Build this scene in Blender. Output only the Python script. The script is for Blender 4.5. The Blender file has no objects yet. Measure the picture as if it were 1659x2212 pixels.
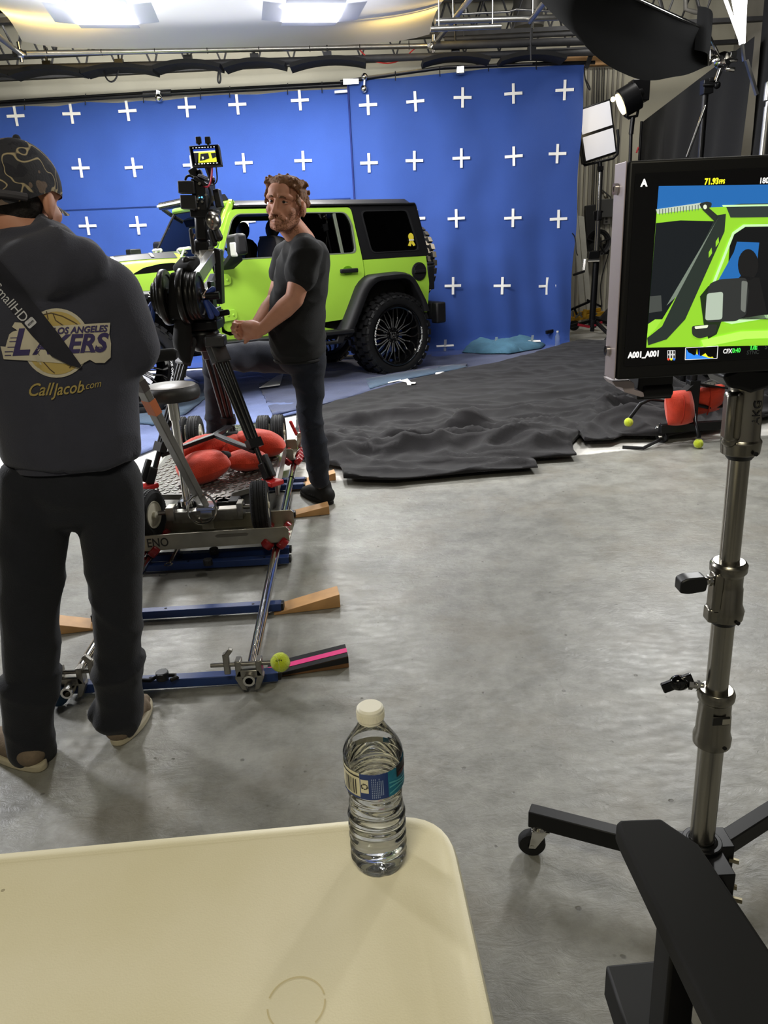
import bpy, bmesh, math, random
from math import pi, sin, cos, radians as rad
from mathutils import Vector as V, Matrix, noise, geometry
from mathutils.bvhtree import BVHTree
S = bpy.context.scene
COL = S.collection
random.seed(4)

# ------------------------------------------------------------------ camera
F_, P_, R_, H_ = 1610.0, rad(19.6), rad(2.9), 1.43
cF = V((0, cos(P_), -sin(P_))); cX = V((1, 0, 0)); cU = V((0, sin(P_), cos(P_)))
cR = cX*cos(R_) - cU*sin(R_); cT = cU*cos(R_) + cX*sin(R_)
CAM = V((0, 0, H_))
cd = bpy.data.cameras.new('camera'); cam = bpy.data.objects.new('camera', cd); COL.objects.link(cam)
cd.sensor_fit = 'VERTICAL'; cd.sensor_height = 24; cd.lens = F_*24/2212
cd.clip_start = .02; cd.clip_end = 100
cam.matrix_world = Matrix(((cR.x, cT.x, -cF.x, 0), (cR.y, cT.y, -cF.y, 0), (cR.z, cT.z, -cF.z, H_), (0, 0, 0, 1)))
S.camera = cam
S.view_settings.view_transform = 'Standard'; S.view_settings.look = 'None'
S.view_settings.gamma = 1; S.view_settings.use_curve_mapping = False
S.view_settings.exposure = 0.0

# ------------------------------------------------------------------ world and the lamps out of frame
w = bpy.data.worlds.new('world'); S.world = w; w.use_nodes = True
w.node_tree.nodes['Background'].inputs[0].default_value = (.75, .8, .9, 1)
w.node_tree.nodes['Background'].inputs[1].default_value = .05
def lamp(name, kind, loc, target, energy, col=(1, 1, 1), **k):
    l = bpy.data.lights.new(name, kind); l.energy = energy; l.color = col
    for a, b in k.items(): setattr(l, a, b)
    o = bpy.data.objects.new(name, l); COL.objects.link(o); o.location = loc
    o.rotation_euler = (V(target)-V(loc)).to_track_quat('-Z', 'Y').to_euler()
    return o
# unseen panels assumed in the overhead soft box, aimed to brighten the car
lamp('overhead_panel', 'AREA', (-2.2, 5.2, 3.7), (-1.7, 8.4, .9), 95, (1, .98, .96), shape='RECTANGLE', size=.7, size_y=.7)
lamp('overhead_panel', 'AREA', (.1, 5.4, 3.7), (-.1, 8.8, .8), 85, (1, .98, .96), shape='RECTANGLE', size=.7, size_y=.7)
# large source to the left of the set
lamp('side_source', 'AREA', (-4.6, 5.0, 2.7), (-.6, 4.8, .6), 185, (.95, .96, 1), shape='RECTANGLE', size=.7, size_y=1.0)
# flood on the blue screen
lamp('screen_flood', 'AREA', (-2.6, 8.3, 4.0), (-2.2, 10.7, 1.6), 42, (.95, .97, 1), shape='RECTANGLE', size=2.4, size_y=.3)
lamp('screen_flood', 'AREA', (1.3, 8.3, 4.0), (1.2, 10.7, 1.6), 24, (.95, .97, 1), shape='RECTANGLE', size=1.6, size_y=.3)
# unseen area lamps over the crew and the table
lamp('work_lamp', 'AREA', (1.6, 3.2, 4.2), (.9, 2.9, 0), 20, (1, .95, .86), shape='RECTANGLE', size=1.2, size_y=.3)
lamp('work_lamp', 'AREA', (-.3, -.9, 3.6), (-.2, .6, .7), 44, (1, .93, .72), shape='RECTANGLE', size=1.2, size_y=.3)

lamp('wall_fill', 'AREA', (-2.4, 11.3, 4.5), (-2.4, 12.8, 3.2), 60, (1, .98, .92), shape='RECTANGLE', size=5, size_y=.2)  # unseen lamp added to brighten the cream back wall
lamp('corner_fill', 'AREA', (3.6, 10.2, 4.5), (3.7, 12.6, 1.2), 36, (1, .97, .9), shape='RECTANGLE', size=.8, size_y=.4)  # unseen lamp added to lift the dark wall at back right

# ------------------------------------------------------------------ helpers
def ray(x, y): return cF + cR*((x-829.5)/F_) - cT*((y-1106)/F_)
def P(x, y, Y):                         # the point seen at a place in the photo, at depth Y
    d = ray(x, y); return CAM + d*(Y/d.y)
def G(x, y, z=0.0):                     # ... at height z
    d = ray(x, y); return CAM + d*((z-H_)/d.z)
def PL(x, y, p, n):
    d = ray(x, y); p = V(p); n = V(n); return CAM + d*(n.dot(p-CAM)/n.dot(d))
def srgb(c):
    return tuple(((v/255)/12.92 if v/255 <= .04045 else ((v/255+.055)/1.055)**2.4) for v in c)
def basis(d, up=(0, 0, 1)):
    d = V(d).normalized(); up = V(up)
    if abs(d.dot(up)) > .99*up.length: up = V((0, 1, 0)) if abs(d.y) < .9 else V((1, 0, 0))
    a = up.cross(d).normalized(); return a, d.cross(a), d

MATS = {}
def M(name, col=(128, 128, 128), rough=.5, metal=0, var=0, vs=12, bump=0, bs=60, coat=0, sheen=0, emit=0, ecol=None, spec=.5, trans=0, ior=1.45):
    if name in MATS: return MATS[name]
    m = bpy.data.materials.new(name); m.use_nodes = True; n = m.node_tree.nodes; L = m.node_tree.links
    b = n['Principled BSDF']; c = srgb(col)+(1,)
    b.inputs['Base Color'].default_value = c; b.inputs['Roughness'].default_value = rough
    b.inputs['Metallic'].default_value = metal; b.inputs['Coat Weight'].default_value = coat
    b.inputs['Sheen Weight'].default_value = sheen; b.inputs['Specular IOR Level'].default_value = spec
    b.inputs['Transmission Weight'].default_value = trans; b.inputs['IOR'].default_value = ior
    if emit:
        b.inputs['Emission Color'].default_value = srgb(ecol or col)+(1,); b.inputs['Emission Strength'].default_value = emit
    if var or bump:
        t = n.new('ShaderNodeTexCoord')
    if var:
        z = n.new('ShaderNodeTexNoise'); z.inputs['Scale'].default_value = vs; z.inputs['Detail'].default_value = 6
        L.new(t.outputs['Object'], z.inputs['Vector'])
        r = n.new('ShaderNodeValToRGB'); r.color_ramp.elements[0].position = .3; r.color_ramp.elements[1].position = .7
        r.color_ramp.elements[0].color = tuple(v*(1-var) for v in c[:3])+(1,)
        r.color_ramp.elements[1].color = tuple(min(1, v*(1+var)) for v in c[:3])+(1,)
        L.new(z.outputs['Fac'], r.inputs['Fac']); L.new(r.outputs['Color'], b.inputs['Base Color'])
    if bump:
        z2 = n.new('ShaderNodeTexNoise'); z2.inputs['Scale'].default_value = bs; z2.inputs['Detail'].default_value = 4
        L.new(t.outputs['Object'], z2.inputs['Vector'])
        q = n.new('ShaderNodeBump'); q.inputs['Strength'].default_value = bump; q.inputs['Distance'].default_value = .01
        L.new(z2.outputs['Fac'], q.inputs['Height']); L.new(q.outputs['Normal'], b.inputs['Normal'])
    MATS[name] = m; return m
def tinted(name, tr, refl=.08, rough=.02):          # window glass: see-through share plus mirror
    if name in MATS: return MATS[name]
    m = bpy.data.materials.new(name); m.use_nodes = True; n = m.node_tree.nodes; L = m.node_tree.links
    n.remove(n['Principled BSDF']); o = n['Material Output']
    a = n.new('ShaderNodeBsdfTransparent'); a.inputs[0].default_value = (tr[0], tr[1], tr[2], 1)
    g = n.new('ShaderNodeBsdfGlossy'); g.inputs['Roughness'].default_value = rough
    f = n.new('ShaderNodeFresnel'); f.inputs[0].default_value = 1.5
    x = n.new('ShaderNodeMixShader'); L.new(f.outputs[0], x.inputs[0]); L.new(a.outputs[0], x.inputs[1]); L.new(g.outputs[0], x.inputs[2])
    L.new(x.outputs[0], o.inputs['Surface']); MATS[name] = m; return m

class MB:
    def __init__(s): s.v = []; s.f = []; s.m = []; s.k = 0
    def add(s, vs, fs):
        o = len(s.v); s.v += [V(q) for q in vs]; s.f += [tuple(i+o for i in f) for f in fs]; s.m += [s.k]*len(fs); return s
    def box(s, c, d, R=None):
        c = V(c); h = V(d)/2; vs = []
        for i in (-1, 1):
            for j in (-1, 1):
                for k in (-1, 1):
                    q = V((i*h.x, j*h.y, k*h.z)); vs.append(c + (R @ q if R else q))
        return s.add(vs, [(0, 1, 3, 2), (4, 6, 7, 5), (0, 4, 5, 1), (2, 3, 7, 6), (0, 2, 6, 4), (1, 5, 7, 3)])
    def bar(s, p, q, w, h, up=(0, 0, 1)):
        p, q = V(p), V(q); a, b, d = basis(q-p, up)
        vs = [e + a*(i*w/2) + b*(j*h/2) for e in (p, q) for i, j in ((-1, -1), (1, -1), (1, 1), (-1, 1))]
        return s.add(vs, [(3, 2, 1, 0), (4, 5, 6, 7)]+[(i, (i+1) % 4, (i+1) % 4+4, i+4) for i in range(4)])
    def cyl(s, p, q, r, r2=None, n=16, cap=True):
        p, q = V(p), V(q); r2 = r if r2 is None else r2; a, b, d = basis(q-p)
        vs = [e + (a*cos(2*pi*i/n) + b*sin(2*pi*i/n))*rr for e, rr in ((p, r), (q, r2)) for i in range(n)]
        fs = [(i, (i+1) % n, (i+1) % n+n, i+n) for i in range(n)]
        if cap: fs += [tuple(range(n-1, -1, -1)), tuple(range(n, 2*n))]
        return s.add(vs, fs)
    def tube(s, pts, r, n=8, cap=True):
        pts = [V(q) for q in pts]; vs = []; fs = []; m = len(pts); rs = r if isinstance(r, (list, tuple)) else [r]*m
        a = None
        for i, q in enumerate(pts):
            d = (pts[min(i+1, m-1)]-pts[max(i-1, 0)]).normalized()
            if a is None: a = basis(d)[0]
            a = (a-d*a.dot(d)).normalized(); b = d.cross(a)
            vs += [q+(a*cos(2*pi*j/n)+b*sin(2*pi*j/n))*rs[i] for j in range(n)]
        for i in range(m-1):
            fs += [(i*n+j, i*n+(j+1) % n, (i+1)*n+(j+1) % n, (i+1)*n+j) for j in range(n)]
        if cap: fs += [tuple(range(n-1, -1, -1)), tuple(range((m-1)*n, m*n))]
        return s.add(vs, fs)
    def lathe(s, prof, c=(0, 0, 0), ax=(0, 0, 1), n=32, close=False, caps=True):
        c = V(c); a, b, d = basis(ax); m = len(prof); vs = []; fs = []
        for r, z in prof: vs += [c+d*z+(a*cos(2*pi*j/n)+b*sin(2*pi*j/n))*max(r, 1e-5) for j in range(n)]
        for i in range(m if close else m-1):
            k = (i+1) % m; fs += [(i*n+j, i*n+(j+1) % n, k*n+(j+1) % n, k*n+j) for j in range(n)]
        if not close and caps:
            if prof[0][0] > 1e-4: fs.append(tuple(range(n-1, -1, -1)))
            if prof[-1][0] > 1e-4: fs.append(tuple(range((m-1)*n, m*n)))
        return s.add(vs, fs)
    def sph(s, c, r, R=None, n=16):
        c = V(c); r = V((r, r, r)) if isinstance(r, (int, float)) else V(r); vs = []; fs = []; m = n//2
        for i in range(m+1):
            t = pi*i/m
            for j in range(n):
                q = V((r.x*sin(t)*cos(2*pi*j/n), r.y*sin(t)*sin(2*pi*j/n), r.z*cos(t))); vs.append(c+(R @ q if R else q))
        for i in range(m): fs += [(i*n+j, (i+1)*n+j, (i+1)*n+(j+1) % n, i*n+(j+1) % n) for j in range(n)]
        return s.add(vs, fs)
    def cap(s, p, r, q, r2, n=14):              # tapered capsule
        p, q = V(p), V(q); s.sph(p, r, n=n); s.sph(q, r2, n=n); return s.cyl(p, q, r, r2, n)
    def chain(s, pts, n=14):                    # [(point, radius), ...]
        for (p, r), (q, r2) in zip(pts, pts[1:]): s.cap(p, r, q, r2, n)
        return s
    def prism(s, poly, vec):
        poly = [V(q) for q in poly]; n = len(poly); vec = V(vec)
        return s.add(poly+[q+vec for q in poly], [tuple(range(n-1, -1, -1)), tuple(range(n, 2*n))]+[(i, (i+1) % n, (i+1) % n+n, i+n) for i in range(n)])
    def grid(s, nu, nv, fn, cu=False):
        vs = [fn(i/(nu if cu else nu-1), j/(nv-1)) for j in range(nv) for i in range(nu)]
        fs = [(j*nu+i, j*nu+(i+1) % nu, (j+1)*nu+(i+1) % nu, (j+1)*nu+i) for j in range(nv-1) for i in range(nu if cu else nu-1)]
        return s.add(vs, fs)
    def poly(s, pts): return s.add(pts, [tuple(range(len(pts)))])
    def loft(s, secs, n=36, rings=30):          # [(centre, rx, ry), ...] smooth closed trunk, sections in the xy plane
        k = len(secs); vs = []
        def cr(a, b, c, d, t): return (b*2+(c-a)*t+(a*2-b*5+c*4-d)*t*t+(b*3-a-c*3+d)*t**3)*.5
        for r in range(rings+1):
            x = r/rings*(k-1); i = min(int(x), k-2); t = x-i; g = lambda j: secs[max(0, min(k-1, j))]
            q = [g(i-1), g(i), g(i+1), g(i+2)]; c = cr(*[V(e[0]) for e in q], t); rx = cr(*[e[1] for e in q], t); ry = cr(*[e[2] for e in q], t)
            vs += [c+V((rx*cos(2*pi*j/n), ry*sin(2*pi*j/n), 0)) for j in range(n)]
        fs = [(r*n+j, r*n+(j+1) % n, (r+1)*n+(j+1) % n, (r+1)*n+j) for r in range(rings) for j in range(n)]
        return s.add(vs, fs+[tuple(range(n-1, -1, -1)), tuple(range(rings*n, rings*n+n))])
    def map(s, fn): s.v = [V(fn(q)) for q in s.v]; return s
    def join(s, o): return s.add(o.v, o.f)

def inside(p, poly):
    c = False; n = len(poly); x, y = p[0], p[1]
    for i in range(n):
        x1, y1 = poly[i][0], poly[i][1]; x2, y2 = poly[i-1][0], poly[i-1][1]
        if (y1 > y) != (y2 > y) and x < (x2-x1)*(y-y1)/(y2-y1)+x1: c = not c
    return c
def dens(poly, sp):
    out = []
    for i, a in enumerate(poly):
        b = poly[(i+1) % len(poly)]; a = V(a[:2]); b = V(b[:2]); k = max(1, int((b-a).length/sp))
        out += [a+(b-a)*(j/k) for j in range(k)]
    return out
def edge_dist(p, poly):
    d = 9e9
    for i, a in enumerate(poly):
        b = poly[i-1]; a2 = V(a[:2]); b2 = V(b[:2]); ab = b2-a2
        t = max(0, min(1, (p-a2).dot(ab)/max(ab.length_squared, 1e-9))); d = min(d, (p-a2-ab*t).length)
    return d
def fill(outline, holes, sp):                   # triangulated flat region with interior points
    loops = [dens(outline, sp)]+[dens(h, sp) for h in holes]; vs = []; es = []
    for lp in loops:
        o = len(vs); vs += lp; es += [(o+i, o+(i+1) % len(lp)) for i in range(len(lp))]
    nb = len(vs)
    xs = [q.x for q in loops[0]]; ys = [q.y for q in loops[0]]
    j = 0; y = min(ys)+sp/2
    while y < max(ys):
        x = min(xs)+(sp/2 if j % 2 else 0)
        while x < max(xs):
            q = V((x, y))
            if inside(q, loops[0]) and not any(inside(q, h) for h in loops[1:]):
                if min(edge_dist(q, h) for h in [outline]+list(holes)) > sp*.45: vs.append(q)
            x += sp
        y += sp*.87; j += 1
    rv, re, rf = geometry.delaunay_2d_cdt(vs, es, [], 0, 1e-6)[:3]
    fs = []
    for f in rf:
        c = (rv[f[0]]+rv[f[1]]+rv[f[2]])/3
        if inside(c, loops[0]) and not any(inside(c, h) for h in loops[1:]): fs.append(tuple(f))
    return rv, fs
def shell(rv, fs, fa, fb):                      # front fa(p), back fb(p), rim between
    n = len(rv); ec = {}
    for f in fs:
        for i in range(3):
            e = (f[i], f[(i+1) % 3]); ec[tuple(sorted(e))] = ec.get(tuple(sorted(e)), [])+[e]
    mb = MB(); F = list(fs)+[tuple(i+n for i in reversed(f)) for f in fs]
    for k, es in ec.items():
        if len(es) == 1: a, b = es[0]; F.append((b, a, a+n, b+n))
    mb.add([fa(q) for q in rv]+[fb(q) for q in rv], F); return mb
def text(s, size=1, shear=0, bold=0, sx=1, align='CENTER', sub=0):
    c = bpy.data.curves.new('t', 'FONT'); c.body = s; c.size = size; c.shear = shear; c.offset = bold*size; c.align_x = align; c.align_y = 'CENTER'; c.resolution_u = 3
    o = bpy.data.objects.new('t', c); COL.objects.link(o)
    me = bpy.data.meshes.new_from_object(o.evaluated_get(bpy.context.evaluated_depsgraph_get()))
    b = bmesh.new(); b.from_mesh(me); bmesh.ops.remove_doubles(b, verts=b.verts, dist=size*1e-4)
    if sub:
        bmesh.ops.triangulate(b, faces=b.faces)
        for _ in range(sub): bmesh.ops.subdivide_edges(b, edges=b.edges, cuts=1, use_grid_fill=True)
    mb = MB(); b.verts.index_update(); mb.add([V((v.co.x*sx, v.co.y, 0)) for v in b.verts], [tuple(v.index for v in f.verts) for f in b.faces])
    b.free(); bpy.data.objects.remove(o); bpy.data.curves.remove(c); bpy.data.meshes.remove(me); return mb

WM = {}
def tag(o, label=None, cat=None, group=None, kind=None):
    if label: o['label'] = label
    if cat: o['category'] = cat
    if group: o['group'] = group
    if kind: o['kind'] = kind
    return o
def thing(name, label, cat, loc=(0, 0, 0), rz=0, group=None):
    o = bpy.data.objects.new(name, None); COL.objects.link(o); o.empty_display_size = .1
    o.location = V(loc); o.rotation_euler = (0, 0, rz); WM[o] = Matrix.Translation(V(loc)) @ Matrix.Rotation(rz, 4, 'Z')
    return tag(o, label, cat, group)
def put(name, mb, mat, parent=None, W=False, sm=40, bev=0, seg=2, rem=0, smooth=0, sub=0, label=None, kind=None, fix=True, loc=None):
    # link one mesh object; W: the vertices are world coordinates
    inv = None
    if parent is not None:
        WM_p = WM[parent]
        if W: inv = WM_p.inverted()
    vs = [inv @ q for q in mb.v] if inv else mb.v
    if loc is not None: vs = [q-V(loc) for q in vs]
    me = bpy.data.meshes.new(name); me.from_pydata([tuple(q) for q in vs], [], mb.f)
    for m in (mat if isinstance(mat, (list, tuple)) else [mat]): me.materials.append(m)
    if len(me.materials) > 1: me.polygons.foreach_set('material_index', mb.m)
    if fix:
        b = bmesh.new(); b.from_mesh(me); bmesh.ops.recalc_face_normals(b, faces=b.faces); b.to_mesh(me); b.free()
    me.update(); o = bpy.data.objects.new(name, me); COL.objects.link(o)
    if parent is not None: o.parent = parent; WM[o] = WM[parent]
    else: WM[o] = Matrix.Identity(4)
    if loc is not None: o.location = V(loc); WM[o] = Matrix.Translation(V(loc))
    if rem:
        q = o.modifiers.new('r', 'REMESH'); q.mode = 'VOXEL'; q.voxel_size = rem
        if smooth: q = o.modifiers.new('s', 'SMOOTH'); q.iterations = smooth; q.factor = .5
        m2 = bpy.data.meshes.new_from_object(o.evaluated_get(bpy.context.evaluated_depsgraph_get())); o.modifiers.clear(); o.data = m2; me = m2; me.name = name
    if sm:
        me.polygons.foreach_set('use_smooth', [True]*len(me.polygons))
        if sm < 180: me.set_sharp_from_angle(angle=rad(sm))
    if bev:
        q = o.modifiers.new('bevel', 'BEVEL'); q.width = bev; q.segments = seg; q.limit_method = 'ANGLE'; q.angle_limit = rad(35)
    if sub: q = o.modifiers.new('sub', 'SUBSURF'); q.levels = q.render_levels = sub
    return tag(o, label, None, None, kind)
def solo(name, mb, mat, label, cat, group=None, loc=None, **k):
    if loc is None:
        n = len(mb.v); loc = V((sum(q.x for q in mb.v)/n, sum(q.y for q in mb.v)/n, min(q.z for q in mb.v)))
    return tag(put(name, mb, mat, None, loc=loc, **k), label, cat, group)
def struct(name, mb, mat, parent=None, **k):
    return put(name, mb, mat, parent, kind=None if parent else 'structure', **k)
def copy_tree(o, parent=None, loc=None, rz=None, label=None, depth=0):
    c = o.copy(); COL.objects.link(c); c.parent = parent
    if loc is not None: c.location = V(loc)
    if rz is not None: c.rotation_euler = (0, 0, rz)
    if label: c['label'] = label
    for ch in list(o.children): copy_tree(ch, c)
    return c
def lerp(a, b, t): return a+(b-a)*t
def nz(x, y, z=0.0): return noise.noise(V((x, y, z)))
def bez(a, b, c, d, n=10):
    a, b, c, d = V(a), V(b), V(c), V(d)
    return [a*(1-t)**3+b*3*t*(1-t)**2+c*3*t*t*(1-t)+d*t**3 for t in [i/n for i in range(n+1)]]

# ------------------------------------------------------------------ materials
BLK = M('black_plastic', (24, 24, 26), .45, var=.2); BLKM = M('black_metal', (20, 20, 22), .35, .3); BLKG = M('gloss_black', (8, 8, 9), .08, coat=.6)
MATT = M('matte_black', (17, 17, 18), .85); RUB = M('rubber', (19, 19, 20), .7, var=.25, vs=40, bump=.15, bs=120)
CHR = M('chrome', (215, 213, 208), .13, 1); STL = M('steel', (150, 147, 140), .35, 1, var=.2, vs=30); ALU = M('aluminium', (175, 174, 170), .32, .9, var=.12, vs=8)
PIPE = M('galvanised_pipe', (165, 162, 155), .3, .9, var=.1); GREY = M('grey_paint', (112, 110, 106), .5, .3, var=.12); DKG = M('dark_grey', (46, 46, 48), .5)
WHT = M('white_plastic', (228, 226, 218), .45); TAPE = M('white_tape', (236, 235, 230), .7, var=.04); WOOD = M('pine_wood', (196, 150, 98), .55, var=.18, vs=9)
RED = M('red_canvas', (206, 58, 28), .85, var=.14, vs=14, bump=.3, bs=150, sheen=.3); REDW = M('red_urethane', (140, 24, 26), .3, coat=.3); REDP = M('red_plastic', (196, 40, 38), .4)
BLU = M('blue_paint', (32, 56, 110), .45, var=.15); BLUP = M('blue_vinyl', (40, 66, 140), .5); TENN = M('tennis_felt', (205, 222, 40), .95, var=.08, vs=50, bump=.5, bs=300, sheen=.4)
LIME = M('lime_paint', (170, 218, 74), .26, .1, coat=.6); GLOW = M('lit_panel', (255, 255, 255), .5, emit=9)
SKIN = M('skin', (200, 142, 116), .55, var=.07, vs=18); HAIR = M('hair', (122, 84, 56), .7, var=.35, vs=60, bump=.8, bs=70)
# ================================================================== ROOM
def floor_mat():
    m = bpy.data.materials.new('painted_concrete'); m.use_nodes = True; n = m.node_tree.nodes; L = m.node_tree.links; b = n['Principled BSDF']
    t = n.new('ShaderNodeTexCoord'); s = n.new('ShaderNodeSeparateXYZ'); L.new(t.outputs['Object'], s.inputs[0])
    def nt(sc, det=6, ro=.6):
        q = n.new('ShaderNodeTexNoise'); q.inputs['Scale'].default_value = sc; q.inputs['Detail'].default_value = det; q.inputs['Roughness'].default_value = ro
        L.new(t.outputs['Object'], q.inputs['Vector']); return q.outputs['Fac']
    def ma(op, a, c):
        q = n.new('ShaderNodeMath'); q.operation = op
        for i, v in enumerate((a, c)):
            if isinstance(v, (int, float)): q.inputs[i].default_value = v
            else: L.new(v, q.inputs[i])
        return q.outputs[0]
    def ramp(f, stops):
        q = n.new('ShaderNodeValToRGB'); e = q.color_ramp.elements
        while len(e) < len(stops): e.new(.5)
        for k, (p, c) in zip(e, stops): k.position = p; k.color = tuple(c)+(1,)
        L.new(f, q.inputs[0]); return q.outputs['Color']
    def mix(f, a, c, mode='MIX'):
        q = n.new('ShaderNodeMixRGB'); q.blend_type = mode
        for i, v in enumerate((f, a, c)):
            if isinstance(v, tuple): q.inputs[i].default_value = v+(1,)
            elif isinstance(v, (int, float)): q.inputs[i].default_value = v
            else: L.new(v, q.inputs[i])
        return q.outputs[0]
    base = ramp(nt(1.3), [(.3, srgb((118, 118, 110))), (.7, srgb((148, 147, 138)))])
    base = mix(.5, base, ramp(nt(6, 10, .75), [(.38, (.16, .155, .14)), (.62, (.39, .385, .355))]))
    scr = n.new('ShaderNodeMapping'); scr.inputs['Scale'].default_value = (5, 14, 1); scr.inputs['Rotation'].default_value = (0, 0, -.5); L.new(t.outputs['Object'], scr.inputs[0])
    sq = n.new('ShaderNodeTexNoise'); sq.inputs['Scale'].default_value = 3; sq.inputs['Detail'].default_value = 10; sq.inputs['Roughness'].default_value = .75; sq.inputs['Distortion'].default_value = 1.5; L.new(scr.outputs[0], sq.inputs['Vector'])
    base = mix(ma('MULTIPLY', ramp(sq.outputs['Fac'], [(.54, (0, 0, 0)), (.70, (1, 1, 1))]), ma('MULTIPLY', nt(1.7, 3), .5)), base, srgb((174, 172, 162)))
    # worn brownish patches toward the table
    wear = ramp(nt(2.2, 5), [(.5, (0, 0, 0)), (.62, (1, 1, 1))])
    base = mix(ma('MULTIPLY', wear, .35), base, srgb((128, 120, 104)))
    # painted white area past a line
    line = ma('ADD', ma('MULTIPLY', s.outputs['X'], .19), 4.71)
    d = ma('ADD', ma('SUBTRACT', s.outputs['Y'], line), ma('MULTIPLY', ma('SUBTRACT', nt(14), .5), .06))
    wm = n.new('ShaderNodeMapRange'); wm.inputs[1].default_value = 0; wm.inputs[2].default_value = .03; L.new(d, wm.inputs[0])
    white = ramp(nt(4), [(.3, srgb((214, 212, 204))), (.7, srgb((232, 230, 224)))])
    base = mix(wm.outputs[0], base, white)
    # pits, chips
    v = n.new('ShaderNodeTexVoronoi'); v.inputs['Scale'].default_value = 11; L.new(t.outputs['Object'], v.inputs['Vector'])
    spot = ramp(ma('ADD', v.outputs['Distance'], ma('MULTIPLY', nt(45, 3), .10)), [(.10, (1, 1, 1)), (.13, (0, 0, 0))])
    spot = mix(1.0, spot, ramp(nt(3.1, 2), [(.46, (0, 0, 0)), (.5, (1, 1, 1))]), 'MULTIPLY')
    base = mix(ma('MULTIPLY', spot, .6), base, srgb((70, 66, 58)))
    v3 = n.new('ShaderNodeTexVoronoi'); v3.inputs['Scale'].default_value = 21; L.new(t.outputs['Object'], v3.inputs['Vector'])
    sp2 = ramp(ma('ADD', v3.outputs['Distance'], ma('MULTIPLY', nt(60, 3), .2)), [(.17, (1, 1, 1)), (.20, (0, 0, 0))]); sp2 = mix(1.0, sp2, ramp(nt(2.3, 3), [(.5, (0, 0, 0)), (.55, (1, 1, 1))]), 'MULTIPLY')
    base = mix(ma('MULTIPLY', sp2, .5), base, srgb((88, 84, 76)))
    # thin cracks
    v2 = n.new('ShaderNodeTexVoronoi'); v2.feature = 'DISTANCE_TO_EDGE'; v2.inputs['Scale'].default_value = .9
    wv = n.new('ShaderNodeMixRGB'); wv.blend_type = 'ADD'; wv.inputs[0].default_value = .6
    L.new(t.outputs['Object'], wv.inputs[1]); q = n.new('ShaderNodeTexNoise'); q.inputs['Scale'].default_value = 3; q.inputs['Detail'].default_value = 6; L.new(t.outputs['Object'], q.inputs['Vector']); L.new(q.outputs['Color'], wv.inputs[2])
    L.new(wv.outputs[0], v2.inputs['Vector'])
    crack = ramp(v2.outputs['Distance'], [(.0, (1, 1, 1)), (.006, (0, 0, 0))])
    base = mix(ma('MULTIPLY', ma('MULTIPLY', crack, nt(1.1, 2)), .3), base, srgb((80, 76, 68)))
    L.new(base, b.inputs['Base Color'])
    r = n.new('ShaderNodeMapRange'); r.inputs[3].default_value = .2; r.inputs[4].default_value = .6; L.new(nt(5, 8, .65), r.inputs[0]); L.new(r.outputs[0], b.inputs['Roughness'])
    bp = n.new('ShaderNodeBump'); bp.inputs['Strength'].default_value = .42; bp.inputs['Distance'].default_value = .006
    st = n.new('ShaderNodeMapping'); st.inputs['Scale'].default_value = (1, 1.7, 1); st.inputs['Rotation'].default_value = (0, 0, .35); L.new(t.outputs['Object'], st.inputs[0])
    q = n.new('ShaderNodeTexNoise'); q.inputs['Scale'].default_value = 16; q.inputs['Detail'].default_value = 9; q.inputs['Roughness'].default_value = .68; q.inputs['Distortion'].default_value = .8; L.new(st.outputs[0], q.inputs['Vector'])
    L.new(ma('SUBTRACT', q.outputs['Fac'], ma('MULTIPLY', spot, .5)), bp.inputs['Height']); L.new(bp.outputs[0], b.inputs['Normal'])
    return m
struct('floor', MB().box((0, 5, -.05), (18, 22, .1)), floor_mat(), sm=0)
YB = 12.8
CREAM = M('cream_wall', (196, 192, 174), .8, var=.05, vs=1.5); GWALL = M('grey_wall', (150, 146, 136), .85, var=.08, vs=1.2)
struct('wall_back', MB().box((-1.7, YB+.1, 2.6), (14.6, .2, 5.2)), CREAM, sm=0)
struct('wall_right', MB().box((5.7, 5, 2.6), (.2, 16, 5.2)), GWALL, sm=0)
struct('wall_left', MB().box((-8.1, 5, 2.6), (.2, 16, 5.2)), GWALL, sm=0)
struct('wall_front', MB().box((-1.2, -4.1, 2.6), (14, .2, 5.2)), M('front_wall', (176, 172, 162), .9), sm=0)
struct('ceiling', MB().box((-1.2, 4.4, 4.95), (14, 17.2, .1)), M('black_ceiling', (14, 14, 16), .95), sm=0)
mb = MB()
for i in range(9):                                        # ribbed sheet on the back wall right of the screen
    mb.box((3.35+i*.075, YB-.015, 1.9), (.03, .03, 3.8))
struct('trim_1', mb, GWALL, sm=0)
struct('trim_2', MB().box((4.9, YB-.05, 1.72), (1.9, .1, .07)), GWALL, sm=0, bev=.01)
a, b = P(1210, 131, YB-.1), P(1445, 124, YB-.1)
solo('wooden_beam', MB().bar(a, b, .1, .16), WOOD, 'long pale timber beam high on the back wall behind the black flag', 'beam', bev=.006)

# open web joists under the roof
JO = M('joist_paint', (58, 58, 60), .6, .2, var=.15)
jl = ['black open web roof joist nearest the soft box', 'black open web roof joist in the middle of the three', 'black open web roof joist furthest back against the wall']
for i, (y, z0) in enumerate(((10.0, 4.06), (11.3, 4.0), (12.35, 3.97))):
    t = thing('roof_joist', jl[i], 'joist', (0, y, z0), 0, 'roof joists above the set')
    for nm, zz in (('bottom_chord', 0), ('top_chord', .72)):
        put(nm, MB().box((-1, -.03, zz), (13, .045, .05)).box((-1, .03, zz), (13, .045, .05)), JO, t, sm=0)
    for k in range(-14, 10):
        x = k*.5; put('web_bar', MB().cyl((x, 0, .02), (x+.25, 0, .7), .014, n=6).cyl((x+.25, 0, .7), (x+.5, 0, .02), .014, n=6), JO, t)
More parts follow.
